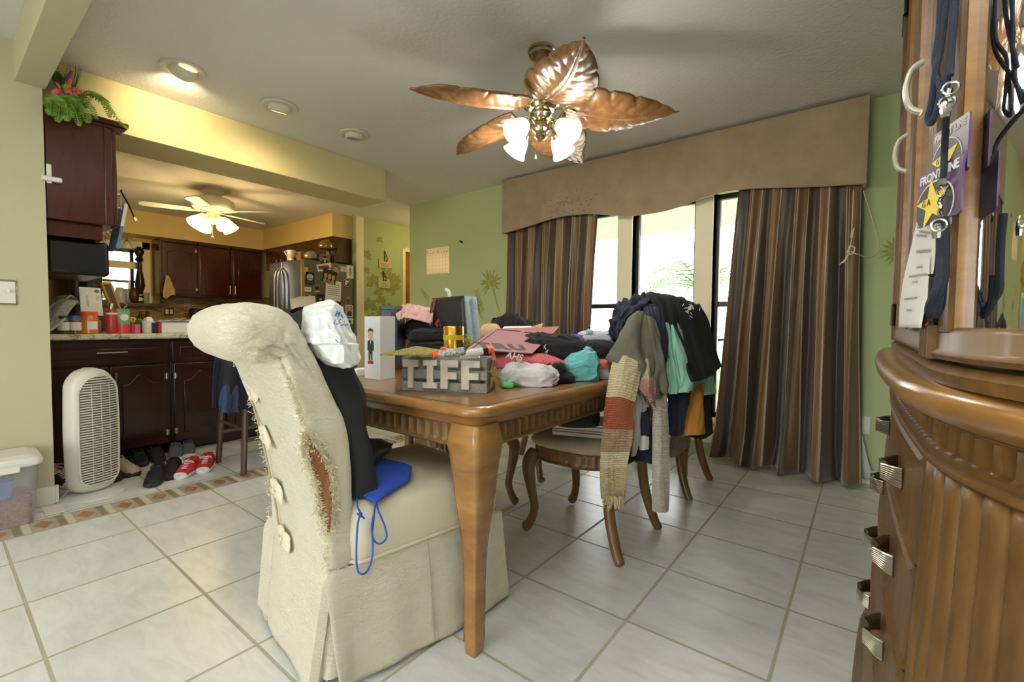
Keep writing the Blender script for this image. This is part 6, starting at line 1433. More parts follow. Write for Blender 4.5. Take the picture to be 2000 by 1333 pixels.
for x in (.0,L-.012): b = MB(); b.box(x+.0005,x+.0115,0.001,Hc,-dp+.010,-.010,Mx); b.build('end_board', M['greywood'], t, bevel=.0015)
b = MB(); b.box(.012,L-.012,.002,.010,-dp+.01,-.01,Mx); b.build('bottom_board', M['greywood'], t)
def letter(polys, x0, x1, nm='letter'):
    b = MB(); w = x1-x0; b.prism([(x0+px*w, .012+py*(Hc*.93-.012)) for px, py in polys], .0, .012, Mx); return b.build(nm, M['whitewash'], t, bevel=.0012)
pT = [(.33,0),(.67,0),(.67,.74),(1,.74),(1,1),(0,1),(0,.74),(.33,.74)]
pI = [(0,0),(1,0),(1,.18),(.72,.18),(.72,.80),(1,.80),(1,1),(0,1),(0,.80),(.28,.80),(.28,.18),(0,.18)]
pF = [(0,0),(.42,0),(.42,.34),(.92,.34),(.92,.58),(.42,.58),(.42,.76),(1,.76),(1,1),(0,1)]
for pl, x0, x1 in ((pT,.03,.215),(pI,.27,.435),(pF,.475,.68),(pF,.715,.93)): letter(pl, x0*L, x1*L)
Ms = frame(c, -(Mx.to_3x3() @ V(0,0,1)), (0,0,1)); b = MB(); b.prism([(dp*.52+x, Hc*.5+y) for x, y in star(Hc*.43, Hc*.17, 5, 96)], 0, .008, Ms); b.build('gold_star', M['goldstar'], t, bevel=.001)
# what is in and on the crate
q = N('gold_glitter'); co = q.coord('Object'); vo = q.n('ShaderNodeTexVoronoi', Scale=420); q.l(co, 0, vo, 'Vector'); r1 = q.ramp(vo, 'Color', [(.1,(128,110,44)),(.5,(206,190,104)),(.9,(244,236,170))]); q.l(r1, 0, q.b, 'Base Color'); q.b.inputs['Metallic'].default_value = .7; q.b.inputs['Roughness'].default_value = .35; q.bump(vo, 'Color', .8, .003); M['glitter'] = q.m
g = [PD(742,695,1.47), PD(858,694,1.56), PD(870,687,1.62), PD(812,678,1.62)]
t2 = thing('glitter_cutout', 'gold glitter point resting across the name crate and white box', 'decoration', g[1]); n_ = (g[1]-g[0]).cross(g[3]-g[0]).normalized()
b = MB(); b.add(g+[p+n_*.004 for p in g], [(0,3,2,1),(4,5,6,7),(0,1,5,4),(1,2,6,5),(2,3,7,6),(3,0,4,7)]); b.build('card', M['glitter'], t2, smooth=False)
M['orange'] = mat('orange_tip', (226,92,40), .45); M['bw'] = mat('checked_wrapper', (232,226,216), .5, c2=(40,44,60), vs=160)
t2 = thing('candy_tube', 'orange tipped tube with checked wrapper lying on the crate', 'tube', PD(880,688,1.5)); p0, p1 = PD(844,694,1.47), PD(906,686,1.5); dd = (p1-p0)
b = MB(); b.cyl(p0, p0+dd*.18, .011, .011); b.build('tip', M['orange'], t2); b = MB(); b.cyl(p0+dd*.18, p1, .0125, .0135); b.build('wrapper', M['bw'], t2)
b = MB(); b.tube(spline([p1+V(0,0,.012),p1+V(.01,.0,.0),p1+V(.0,-.01,-.012),p1+V(-.012,0,.0),p1+V(0,0,.012)],16), .003, 6); b.build('ribbon', M['black'], t2)
t2 = thing('candy_tube', 'white paper tube with orange end and black band on the crate', 'tube', PD(930,686,1.52)); p0, p1 = PD(908,691,1.50), PD(962,684,1.54); dd = p1-p0
b = MB(); b.cyl(p0, p0+dd*.62, .0125); b.build('wrapper', M['paper'], t2); b = MB(); b.cyl(p0+dd*.62, p0+dd*.8, .0127); b.build('band', M['black'], t2); b = MB(); b.cyl(p0+dd*.8, p1, .012); b.build('tip', M['orange'], t2)
t2 = thing('candy_tube', 'short orange stub behind the checked tube on the crate', 'tube', PD(866,684,1.55)); b = MB(); b.cyl(PD(862,683,1.55), PD(886,689,1.58), .010); b.build('tip', M['orange'], t2)
t2 = thing('candy_jar', 'clear lidded tub of orange sweets inside the name crate', 'jar', PD(935,700,1.55)); o = Mx @ V(L*.74,.012,-dp*.5)
b = MB(); b.lathe([(.036,0),(.04,.01),(.04,.085),(.034,.1)], o, 24); b.build('tub', mat('cloudy_tub', (214,200,180), .15, alpha=.75), t2); b = MB(); b.lathe([(.036,.1),(.038,.104),(.034,.112),(0,.114)], o, 24); b.build('lid', mat('clear_lid', (206,206,200), .1, alpha=.7), t2)
t2 = thing('orange_ring', 'orange plastic ring at the right end of the crate', 'ring', PD(958,692,1.56)); b = MB(); b.tube(spline([PD(948,684,1.56),PD(957,683,1.56),PD(963,692,1.56),PD(966,704,1.56)],14), .006, 8); b.build('ring', M['orange'], t2)
# boxed figure
a, m_, c = P(712,739,z=TT), P(742.6,743,z=TT), P(780,739,z=TT); ht = P(742.6,618,x=m_.x).z-TT
xd = (a-m_); wl = xd.length; Ml = frame(a, m_-a, (0,0,1)); wr = (c-m_).length
t2 = thing('figurine_box', 'tall white carton printed with a small suited figure', 'box', (a+c)/2)
b = MB(); b.box(0,wl,0,ht,-max(.075,wr*.8),0,Ml); b.build('carton', mat('glossy_white_card', (226,228,232), .25), t2, bevel=.0015)
SH = dict(suit=mat('printed_suit', (36,34,40), .5), face=mat('printed_face', (206,164,136), .5), hair=mat('printed_hair', (40,28,24), .5), red=mat('printed_base', (128,40,30), .5), shirt=M['paper'])
def pf(pts, key, z, nm='print'):
    b = MB(); b.add([(wl*x, ht*y, z) for x, y in pts], [tuple(range(len(pts)))], Ml); b.build(nm, SH[key], t2, smooth=False)
el = lambda cx, cy, rx, ry: [(cx+rx*math.cos(R(k*20)), cy+ry*math.sin(R(k*20))) for k in range(18)]
pf(el(.40,.27,.20,.025),'red',.0006); pf([(.22,.24),(.58,.24),(.58,.27),(.22,.27)],'red',.0005); pf([(.28,.30),(.38,.30),(.40,.44),(.44,.30),(.53,.30),(.52,.47),(.28,.47)],'suit',.0007)
pf([(.20,.46),(.22,.60),(.34,.625),(.48,.625),(.60,.60),(.62,.46),(.53,.45),(.53,.40),(.28,.40),(.28,.45)],'suit',.0008); pf([(.37,.62),(.45,.62),(.41,.54)],'shirt',.0009)
pf(el(.41,.71,.17,.085),'face',.0010); pf([(.23,.73),(.26,.79),(.41,.815),(.56,.79),(.59,.73),(.52,.765),(.30,.765)],'hair',.0011)
b = MB(); Mz = Matrix.Translation((0,0,TT)); o = P(700,734,z=TT); b.box(o.x-.05,o.x+.02,o.y-.02,o.y+.06,TT+.0005,TT+.028); tag(b.build('index_cards', M['paper'], bevel=.001), 'small stack of white cards beside the figurine carton', 'cards')
# gold canister
o = PD(886,700,1.85); o.z = TT; hh = PD(886,638,1.85).z-TT; t2 = thing('gold_canister', 'shiny gold canister with yellow star band behind the crate', 'canister', o); M['gold'] = mat('gold_foil', (214,170,70), .22, 1)
b = MB(); b.lathe([(.041,0),(.0415,.004),(.0415,hh-.004),(.040,hh),(.037,hh-.002)], o, 32); b.build('body', M['gold'], t2); b = MB(); b.lathe([(.0422,hh*.76),(.0422,hh*.85)], o, 32, cap=False); b.build('band', M['starY'], t2)
b = MB(); sd = Vector((-o.x,-o.y,0)).normalized(); Mst = frame(o+sd*.0425+V(0,0,hh*.805), V(-sd.y,sd.x,0), (0,0,1)); b.prism([(x,y) for x, y in star(.012,.005)], 0, .0015, Mst); b.build('star', M['gold'], t2, smooth=False)
# gift bag
dg = 2.3; c0 = [PD(844,722,dg), PD(917,722,dg-.12), PD(944,722,dg+.0)]
for p in c0: p.z = TT+.001
c1 = [PD(845,583,dg), PD(906,578,dg-.12), PD(930,580,dg+.02)]
back0 = c0[0]+(c0[2]-c0[1]); back1 = c1[0]+(c1[2]-c1[1]); t2 = thing('gift_bag', 'black gift bag with pink swirls and blue grey side', 'bag', (c0[0]+c0[2])/2)
M['giftk'] = mat('black_gift_paper', (34,30,32), .4); M['giftb'] = mat('blue_grey_paper', (132,156,164), .6, c2=(112,134,144), vs=25)
def panel(p, q, nm, m, n=8):
    b = MB(); nr = (q[0]-p[0]).cross(V(0,0,1)).normalized(); b.grid(lambda u, v: lerp(lerp(p[0],q[0],u),lerp(p[1],q[1],u),v)+nr*(.004*nz((u*3,v*4,.3),1.3,3)+(-.010*math.exp(-((u-.45)/.12)**2)*v if nm == 'side_panel' else 0)), n, 14); return b.build(nm, m, t2, ang=60, solid=.0015)
panel((c0[0],c1[0]),(c0[1],c1[1]),'front_panel',M['giftk']); panel((c0[1],c1[1]),(c0[2],c1[2]),'side_panel',M['giftb'],14); panel((c0[2],c1[2]),(back0,back1),'back_panel',M['giftk']); panel((back0,back1),(c0[0],c1[0]),'side_panel',M['giftb'],14)
M['magenta'] = mat('magenta_print', (170,40,96), .5); M['coralp'] = mat('coral_print', (206,84,60), .5)
def fpt(u, v, o=-.0035): return lerp(lerp(c0[0],c0[1],u), lerp(c1[0],c1[1],u), v)+(c0[1]-c0[0]).cross(V(0,0,1)).normalized()*(-o)
for pts, m, r in (([(.03,.97),(.10,.98),(.06,.90),(.03,.84)],'coralp',.006),([(.12,.62),(.22,.70),(.26,.62),(.2,.54),(.08,.52)],'coralp',.006),([(.10,.66),(.16,.64),(.15,.56),(.06,.55)],'magenta',.004),([(.02,.48),(.1,.42),(.12,.34),(.06,.30)],'magenta',.014),([(.15,.40),(.28,.38),(.4,.40),(.6,.39)],'magenta',.004),([(.32,.47),(.36,.47)],'coralp',.004),([(.44,.46),(.48,.46)],'coralp',.004)):
    b = MB(); b.tube(spline([fpt(*q2) for q2 in pts],16), r, 6, flat=.15); b.build('printed_swirl', M[m], t2)
b = MB(); b.tube(spline([PD(878,582,2.36),PD(877,572,2.36),PD(873,567,2.36),PD(869,566,2.36)],10), .009, 6, flat=.3); b.build('handle', M['white'], t2)
b = MB(); b.tube(spline([PD(845,590,2.29),PD(841,610,2.28),PD(842,640,2.28)],8), .004, 6); b.build('handle', M['black'], t2)
# folded garments ---------------------------------------------------------
def lump(name, label, cat, m, x0, x1, ytop, ybot, d, ds, seed, hl=1, hr=1, wr=.006, fr=9, layers=0, skew=0, ex=.55, group=None, base=None, flat=.6, lean=0):
    """soft folded or crumpled garment: spans x0..x1 and ytop..ybot of the photograph at depth d, ds metres deep"""
    c = PD((x0+x1)/2, ybot, d); z0 = max(c.z, TT+.0008) if base is None else base; zt = PD((x0+x1)/2, ytop, d).z; h = zt-z0; Lx = (x1-x0)*d/F/2
    ax = RT0*math.cos(skew)+V(-RT0.y,RT0.x,0)*math.sin(skew); ay = V(-ax.y,ax.x,0); o = V(c.x,c.y,z0)+ay*ds*.5
    def fn(u, v):
        a = 2*math.pi*u; ca, sa = math.cos(a), math.sin(a)
        fx, fy = math.copysign(abs(ca)**ex,ca), math.copysign(abs(sa)**ex,sa)
        if v < .5: k = .9+.1*math.sin(v*math.pi); zz = (1-math.cos(v*math.pi))*.5*flat*1.15
        else:
            w = (v-.5)*2; k = math.cos(w*math.pi/2)**.55; zz = flat*.575+(1-flat*.575)*math.sin(w*math.pi/2)**.9
        p = V(fx*k*Lx, fy*k*ds*.5, 0); s = (p.x/Lx+1)/2; hh = h*lerp(hl,hr,s)
        p3 = V(p.x*fr*1.1,p.y*fr*1.5,zz*h*fr*1.6+seed); wp = nz(p3,.6,seed)*1.6; p3 += V(wp,wp*.6,wp); n1 = ridge(p3,1,seed+3)-.45; n2 = ridge(p3,2.3,seed+5)-.45; n3 = nz(p3,.7,seed+7)
        q2 = o+ax*(p.x*(1+.10*nz((ca,sa,seed),1.6,seed)))+ay*(p.y*(1+.12*nz((ca,sa,seed),1.3,seed+1)))+V(0,0,max(0,zz*hh+lean*p.y))
        rad = (ax*fx+ay*fy)*(1 if v < .6 else .3)+V(0,0,.9 if v > .3 else .0)
        if rad.length > 0: rad.normalize()
        q2 = q2+rad*(wr*(1.15*n1+.55*n2+1.3*n3-.25))
        if layers: q2 += (ax*fx+ay*fy)*(.006*(abs(math.sin(min(v,.62)*math.pi*layers/.62*.5))-.6))*(v < .62)
        q2.z = max(q2.z, z0); return q2
    b = MB(); b.grid(fn, 150, 60)
    t2 = thing(name, label, cat, o, group); b.build('cloth', m, t2, ang=85); t2['_o'] = 0; del t2['_o']
    return t2, fn
def sheetpts(rows, nu=26, nv=26):
    rs = [spline([PD(*p) if not isinstance(p, Vector) else p for p in r], nu) for r in rows]; cs = [spline([r[i] for r in rs], nv) for i in range(nu+1)]
    return cs
def drape(name, label, cat, m, rows, seed=0, wr=.006, fr=8, th=.006, nu=60, nv=60, fold=0, nf=5, uvrep=1, part='cloth', parent=None, stretch=3):
    """garment draped over something, from rows of (x, y, depth) running top to bottom"""
    cs = sheetpts(rows, nu, nv)
    def fn(u, v):
        i, j = round(u*nu), round(v*nv); p = cs[i][j]
        a = cs[min(i+1,nu)][j]-cs[max(i-1,0)][j]; c = cs[i][min(j+1,nv)]-cs[i][max(j-1,0)]; n_ = a.cross(c)
        if n_.length > 0: n_.normalize()
        if n_.dot(FW) > 0: n_ = -n_
        w = wr*(nz((u*fr, v*fr/stretch, seed*1.7),1,seed)+.5*nz((u*fr*2.3, v*fr*.9, seed),1,seed+2))
        w += wr*.9*(ridge((u*fr*1.3+.8*nz((u*3,v*3,seed),1,seed), v*fr*.8/stretch*2, seed*2.1),1,seed+9)-.45)
        if fold: w += fold*math.sin(u*nf*6.283+1.6*nz((u*2,v*1.5,seed),1,seed)+seed)*min(1,v*2.5)
        return p+n_*w
    b = MB(); b.grid(fn, nu, nv)
    t2 = parent or thing(name, label, cat, cs[nu//2][nv//2]); o = b.build(part, m, t2, ang=85, solid=th, off=1)
    return t2, fn
blk = colmat('black_tee', (22,22,25)); wht = colmat('white_tee', (224,222,224)); pnk = colmat('rose_tee', (196,92,100)); aq = colmat('aqua_tee', (112,190,190)); dk = colmat('charcoal_tee', (32,32,36))
lump('folded_cloth', 'green cloth corner under the white tee beside the crate', 'cloth', colmat('leaf_green_cloth', (96,176,96)), 978,1004,746,760,1.66,.10,1, wr=.003)
lump('black_tee', 'black folded tee lowest at the table edge under white and aqua tees', 'shirt', blk, 1010,1128,718,757,1.80,.22,21, wr=.005, hr=.7)
t2, fn = lump('white_tee', 'crumpled white tee at the table edge right of the crate', 'shirt', wht, 976,1093,709,762,1.70,.18,5, hl=1.0, hr=.75, wr=.010, fr=14)
lump('black_tee', 'black tee sandwiched between the rose tee and the white tee', 'shirt', dk, 990,1110,703,735,1.80,.20,22, wr=.004)
t2, fn = lump('rose_tee', 'rose pink folded tee with white lettering on the clothes pile', 'shirt', pnk, 946,1104,686,734,1.80,.24,6, hl=1.1, hr=.62, wr=.005, base=TT+.055, fr=10)
Mt = frame(PD(1004,699,1.735)+V(0,0,.004), RT0+V(0,0,-.20), V(0,.25,1)); text_mesh('AHS', .034, .0008, Mt, 'lettering', M['paper'], t2, bold=.001, shear=.2)
text_mesh('band', .017, .0008, frame(PD(1018,707,1.73)+V(0,0,.002), RT0+V(0,0,-.20), V(0,.25,1)), 'lettering', M['paper'], t2, shear=.3)
t2, fn = lump('aqua_tee', 'aqua tee spilling at the right of the clothes pile', 'shirt', aq, 1096,1174,674,750,1.88,.22,7, hl=.55, hr=1.0, wr=.010, fr=11)
t2, fn = lump('black_tee', 'large black tee with white script across the clothes pile', 'shirt', blk, 1000,1158,648,736,1.95,.30,8, hl=.9, hr=.9, wr=.012, fr=11, base=TT+.03)
for k, (px, py, a, L_) in enumerate([(1062,681,60,9),(1066,683,120,8),(1064,690,40,10),(1067,695,75,9),(1062,699,20,8),(1065,703,90,8)]):
    p0 = PD(px,py,1.89); p1 = PD(px+L_*math.cos(R(a)),py-L_*math.sin(R(a)),1.89); b = MB(); b.tube([p0,lerp(p0,p1,.5)+V(0,0,.002),p1], .0016, 5); b.build('script_print', M['paper'], t2)
lump('purple_shirt', 'purple shirt peeking out behind the large black tee', 'shirt', colmat('violet_shirt', (92,60,140)), 1104,1150,655,690,2.15,.2,9, base=TT+.03)
lump('dark_shirts', 'dark folded shirts beside the aqua tee under the grey ones', 'shirts', dk, 1140,1215,664,735,2.12,.24,10, layers=4, base=TT+.001)
lump('grey_shirt', 'light grey folded shirt on top of the dark folded shirts', 'shirt', colmat('light_grey_shirt', (152,156,164)), 1142,1206,655,676,2.2,.2,11, base=TT+.135)
lump('grey_shirt', 'pale grey blue shirt topmost of the stack by the window', 'shirt', colmat('pale_blue_grey_shirt', (172,180,190)), 1133,1212,648,662,2.35,.2,12, base=TT+.17)
lump('coral_cloth', 'coral cloth edge beside the striped scarf on the table', 'cloth', colmat('coral_cloth', (206,104,104)), 1166,1194,704,719,1.95,.1,13, base=TT+.045)
lump('grey_cloth', 'pale grey cloth under the coral cloth beside the scarf', 'cloth', colmat('pale_grey_cloth', (176,172,176)), 1166,1196,715,742,1.95,.12,14)
t2 = thing('perfume_bottle', 'small clear bottle with black stopper on the grey shirts', 'bottle', PD(1151,650,2.3)); o = PD(1151,650,2.35); b = MB(); b.lathe([(.018,-.004),(.02,.01),(.008,.016),(.008,.02)], o, 14); b.build('body', mat('pale_green_glass', (190,214,206), .1), t2); b = MB(); b.lathe([(.006,.02),(.008,.03),(.0,.036)], o, 10); b.build('stopper', M['black'], t2)
for k, (x0,x1,y0,y1,d) in enumerate([(786,874,686,720,2.10),(788,872,664,690,2.12),(790,872,640,668,2.14)]):
    lump('folded_trousers', ('lowest of three folded black garments behind the white carton','middle of three folded black garments behind the white carton','topmost of three folded black garments behind the white carton')[k], 'trousers', blk, x0,x1,y0,y1,d,.26,30+k, wr=.004, layers=2, base=PD(800,y1,d).z if k else TT+.001, group='folded black garments')
lump('black_sweater', 'black sweater bundle left of the gift bag', 'sweater', colmat('black_fleece', (26,26,28)), 776,852,612,660,2.35,.24,34, hl=.8, hr=.7, wr=.012, base=PD(800,664,2.35).z, ex=.8)
drape('pink_sweater', 'pink and grey sweater draped over the black bundle by the gift bag', 'sweater', colmat('blush_knit', (216,170,168)), [[(782,604,2.6),(805,600,2.6),(835,606,2.6)],[(778,602,2.42),(805,598,2.40),(843,608,2.40)],[(776,615,2.30),(803,606,2.26),(845,620,2.26)],[(779,628,2.22),(799,622,2.20),(842,634,2.22)]], 3, .010, 7)
lump('cardboard_box', 'pale cardboard box edge behind the gift bag', 'box', mat('pale_card', (196,172,136), .8), 934,978,632,700,2.75,.25,40, wr=.0, ex=.12, flat=.95, base=TT+.001)
# placards
def slab(nm, lb, cat, cs, m, th=.004):
    n_ = (cs[1]-cs[0]).cross(cs[3]-cs[0]).normalized(); n_ = -n_ if n_.z < 0 else n_; t2 = thing(nm, lb, cat, (cs[0]+cs[2])/2); b = MB(); b.add(cs+[p-n_*th for p in cs], [(0,1,2,3),(7,6,5,4),(0,4,5,1),(1,5,6,2),(2,6,7,3),(3,7,4,0)]); b.build('board', m, t2, smooth=False); return t2, n_
M['dusty'] = mat('dusty_pink_board', (164,112,116), .45); M['maroon'] = mat('dark_maroon_print', (62,22,36), .5)
cs = [PD(912,682,1.74), PD(1040,690,1.82), PD(1092,638,2.22), PD(967,642,2.12)]; pn = (cs[1]-cs[0]).cross(cs[3]-cs[0]); rd = PD(1092,638,1)-EYE; cs[2] = EYE+rd*((cs[0]-EYE).dot(pn)/rd.dot(pn)); t2, n_ = slab('placard', 'dusty pink placard with dark capitals tilted on the clothes pile', 'sign', cs, M['dusty'])
if n_.z < 0: n_ = -n_
u_, v_ = (cs[1]-cs[0]), (cs[3]-cs[0]); oo = lambda a, c: cs[0]+u_*a+v_*c+n_*.0012
text_mesh('TRU', .095, .0006, frame(oo(.44,.17), u_, v_), 'lettering', M['maroon'], t2, bold=.006, spacing=1.25)
for (a0,c0_),(a1,c1_) in (((.06,.94),(.5,.94)),((.06,.05),(.06,.94)),((.58,.90),(.8,.90))):
    b = MB(); b.tube([oo(a0,c0_),oo(a1,c1_)], .0022, 4, flat=.3); b.build('border_line', M['maroon'], t2)
slab('folder', 'maroon folder edge sticking out left of the pink placard', 'folder', [PD(905,687,1.80),PD(960,692,1.86),PD(985,655,2.1),PD(943,656,2.06)], mat('maroon_folder', (92,32,44), .5), .012)
slab('white_sheet', 'white sheet showing behind the upper edge of the pink placard', 'paper', [PD(975,648,2.28),PD(1040,648,2.32),PD(1038,637,2.5),PD(985,638,2.46)], M['paper'])
slab('card_flap', 'tan cardboard flap behind the right end of the pink placard', 'cardboard', [PD(1028,646,2.40),PD(1056,643,2.42),PD(1061,631,2.5),PD(1030,641,2.46)], mat('tan_card', (176,134,80), .8))
t2 = thing('tinsel_sprig', 'yellow green tinsel sprig beside the gold canister', 'decoration', PD(918,668,1.95)); b = MB(); rnd = random.Random(9)
for k in range(60):
    p = PD(916+rnd.gauss(0,5),670+rnd.gauss(0,7),1.95); d2 = V(rnd.gauss(0,1),rnd.gauss(0,1),rnd.gauss(0,1)).normalized()*.014; b.tube([p-d2,p+d2], .0012, 4)
b.tube([PD(917,700,1.95)-V(0,0,.06),PD(917,665,1.95)], .002, 5); b.build('tinsel', mat('lime_tinsel', (190,200,70), .3), t2)
# across the table -------------------------------------------------------
drape('black_jacket', 'black jacket hung over the far chair across the table', 'jacket', blk, [[(958,640,3.3),(1000,628,3.32),(1045,640,3.34)],[(960,626,3.2),(1000,612,3.2),(1036,630,3.22)],[(958,640,3.08),(995,626,3.05),(1044,640,3.08)],[(956,690,3.06),(995,690,3.02),(1048,690,3.06)]], 4, .012, 6)
# plastic tub on the table behind the carton
o = PD(760,600,2.30); zt = PD(760,598,2.30).z; hw = 20*2.30/F
t2 = thing('plastic_tub', 'dark grey plastic tub on the table behind the white figurine carton', 'tub', (o.x,o.y,TT)); b = MB()
Mk = frame((o.x,o.y,0), RT0, V(-RT0.y,RT0.x,0))
def bkr(z, g): return [Mk @ V(x,y+.08,z) for x, y in rr(hw*2+g,.17+g,.02,5)]
b.loft([bkr(TT+.001,-.03),bkr(zt-.02,-.006),bkr(zt-.018,.004),bkr(zt,.004),bkr(zt,-.006),bkr(zt-.03,-.018),bkr(TT+.01,-.045)]); b.build('tub', mat('slate_plastic', (66,74,80), .5), t2, ang=50)
b = MB(); b.box(hw*.2,hw*.85,-.006,-.003,zt-.05,zt-.03,Mk); b.build('hand_slot', M['black'], t2, smooth=False)
# ------------------------------------------------------------------ clothes draped over the chair nearest the camera
lump('dark_jacket', 'dark bundled jacket under the clothes on the nearest wooden chair', 'jacket', colmat('ink_navy', (30,34,46)), 1222,1345,598,800,2.10,.22,50, wr=.012, fr=7, base=.80, ex=.75, hl=1, hr=.9)
nav = colmat('navy_sweatshirt', (36,44,62)); mint = colmat('mint_tee', (150,208,184)); olv = colmat('olive_twill', (96,94,78)); 
drape('navy_sweatshirt', 'navy sweatshirt bunched over the top of the clothes heap', 'sweatshirt', nav, [[(1230,598,2.5),(1275,585,2.5),(1330,600,2.5)],[(1206,595,2.12),(1262,577,2.15),(1325,585,2.2)],[(1192,628,1.98),(1235,600,2.0),(1300,610,2.05)],[(1190,655,1.93),(1222,640,1.94),(1296,650,1.98)],[(1202,668,1.95),(1240,680,1.93),(1302,700,1.96)]], 5, .022, 6, stretch=1)
drape('black_tee', 'black tee with white graphic hanging at the right of the clothes heap', 'shirt', colmat('black_tee_b', (18,20,24)), [[(1280,584,2.55),(1330,590,2.6),(1372,606,2.7)],[(1262,577,2.14),(1315,580,2.2),(1366,597,2.35)],[(1284,605,2.02),(1335,600,2.1),(1380,622,2.28)],[(1310,660,1.98),(1350,655,2.04),(1393,665,2.22)],[(1326,705,1.96),(1364,700,2.02),(1403,700,2.2)],[(1342,748,1.95),(1376,741,2.02),(1409,717,2.2)]], 6, .010, 5, fold=.006, nf=2)
gt = [x for x in bpy.data.objects if x.get('label', '').startswith('black tee with white graphic')][0]; rnd = random.Random(31)
for k in range(22):
    px, py = 1347+rnd.gauss(0,6), 602+rnd.gauss(0,5)+(8 if k > 15 else 0); a = rnd.uniform(0,6.28); p0 = PD(px,py,2.055+.002*(px-1347)); p1 = PD(px+6*math.cos(a),py+6*math.sin(a),2.055+.002*(px-1347)); b = MB(); b.tube([p0,p1], .0016, 4); b.build('graphic_print', M['paper'], gt)
drape('mint_tee', 'mint green tee hanging between navy and black shirts', 'shirt', mint, [[(1288,602,2.08),(1300,604,2.10),(1320,606,2.12)],[(1293,640,1.99),(1312,640,1.99),(1330,645,2.03)],[(1299,690,1.94),(1320,690,1.95),(1340,695,2.01)],[(1303,740,1.925),(1330,738,1.93),(1352,742,1.99)],[(1305,771,1.92),(1328,768,1.925),(1350,764,1.98)]], 7, .008, 5, fold=.007, nf=1.5)
drape('mint_shirt', 'second mint hem showing below the black tee', 'shirt', colmat('mint_tee_b', (146,202,180)), [[(1345,700,2.2),(1370,700,2.24),(1392,700,2.3)],[(1348,735,2.14),(1372,732,2.18),(1396,730,2.26)],[(1350,770,2.10),(1374,773,2.14),(1401,769,2.24)]], 8, .006, 5, fold=.007, nf=1.5)
drape('maroon_cap', 'maroon cap peeking behind the black graphic tee', 'cap', colmat('maroon_twill', (104,32,36)), [[(1358,612,2.6),(1368,608,2.6),(1376,614,2.6)],[(1360,620,2.5),(1376,618,2.46),(1383,635,2.5)],[(1366,645,2.48),(1378,645,2.44),(1384,652,2.48)],[(1368,680,2.52),(1376,680,2.5),(1384,680,2.52)]], 9, .003, 5)
drape('navy_polo', 'navy polo strip beside the olive jacket on the heap', 'shirt', colmat('deep_navy', (34,40,62)), [[(1250,590,2.10),(1275,586,2.12),(1300,596,2.12)],[(1262,620,1.96),(1280,615,1.97),(1296,620,1.99)],[(1280,660,1.92),(1292,660,1.925),(1302,662,1.95)],[(1290,700,1.90),(1298,700,1.91),(1304,700,1.93)]], 10, .006, 5)
drape('olive_jacket', 'olive grey jacket draped over the left of the clothes heap', 'jacket', olv, [[(1240,615,2.14),(1262,612,2.14),(1285,622,2.14)],[(1222,632,1.96),(1255,612,1.97),(1277,628,1.97)],[(1202,664,1.88),(1248,645,1.86),(1284,665,1.90)],[(1190,690,1.86),(1246,690,1.83),(1292,695,1.88)],[(1186,702,1.86),(1258,720,1.82),(1297,735,1.87)],[(1215,700,1.90),(1262,755,1.85),(1302,768,1.87)]], 11, .008, 5, fold=.012, nf=1.6, stretch=2)
drape('olive_sleeve', 'olive sleeve fold hanging below the olive jacket', 'sleeve', colmat('olive_twill_b', (86,84,70)), [[(1258,690,1.87),(1275,690,1.865),(1298,700,1.88)],[(1262,735,1.86),(1280,735,1.85),(1300,735,1.87)],[(1272,775,1.86),(1286,780,1.85),(1303,770,1.87)]], 12, .006, 5, fold=.006, nf=1)
# scarf
def knitmat(name, stops, fu, fv, rough=.95):
    q = N(name); tc = q.n('ShaderNodeTexCoord'); sp = q.n('ShaderNodeSeparateXYZ'); q.l(tc, 'UV', sp, 0); r = q.ramp(sp, 1, stops, 'CONSTANT')
    mp = q.n('ShaderNodeMapping'); mp.inputs['Scale'].default_value = (fu,fv,1); q.l(tc, 'UV', mp, 0)
    w = q.n('ShaderNodeTexWave', Scale=1.0, Distortion=2.2, Detail=0); w.bands_direction = 'Y'; q.l(mp, 0, w, 'Vector')
    vo = q.n('ShaderNodeTexVoronoi', Scale=2.2); q.l(mp, 0, vo, 'Vector')
    mul = q.n('ShaderNodeMath', operation='MULTIPLY'); q.l(w, 'Fac', mul, 0); q.l(vo, 'Distance', mul, 1)
    mx = q.n('ShaderNodeMix', data_type='RGBA', blend_type='MULTIPLY'); mx.inputs[0].default_value = .45; q.l(r, 0, mx, 6); r2 = q.ramp(mul, 0, [(.02,(110,100,84)),(.25,(255,255,255))]); q.l(r2, 0, mx, 7); q.l(mx, 2, q.b, 'Base Color')
    q.b.inputs['Roughness'].default_value = rough; q.bump(mul, 0, 1.0, .006); return q.m
M['scarf'] = knitmat('striped_chunky_knit', [(0,(228,212,170)),(.335,(172,92,56)),(.505,(176,148,114)),(.62,(232,216,176)),(.70,(212,190,146))], 18, 26)
t2, fn = drape('knit_scarf', 'long knitted scarf in cream, rust and tan bands hanging from the heap', 'scarf', M['scarf'], [[(1212,672,1.90),(1232,668,1.88),(1258,675,1.90)],[(1196,710,1.84),(1222,705,1.80),(1255,710,1.83)],[(1184,775,1.80),(1212,775,1.77),(1240,785,1.80)],[(1177,835,1.79),(1206,836,1.77),(1236,838,1.79)],[(1172,900,1.78),(1200,902,1.77),(1226,900,1.78)],[(1172,950,1.78),(1198,952,1.77),(1220,950,1.78)],[(1174,975,1.78),(1198,974,1.775),(1217,972,1.78)]], 13, .006, 4, th=.012, nu=60, nv=120, fold=.004, nf=1)
b = MB(); rnd = random.Random(14)
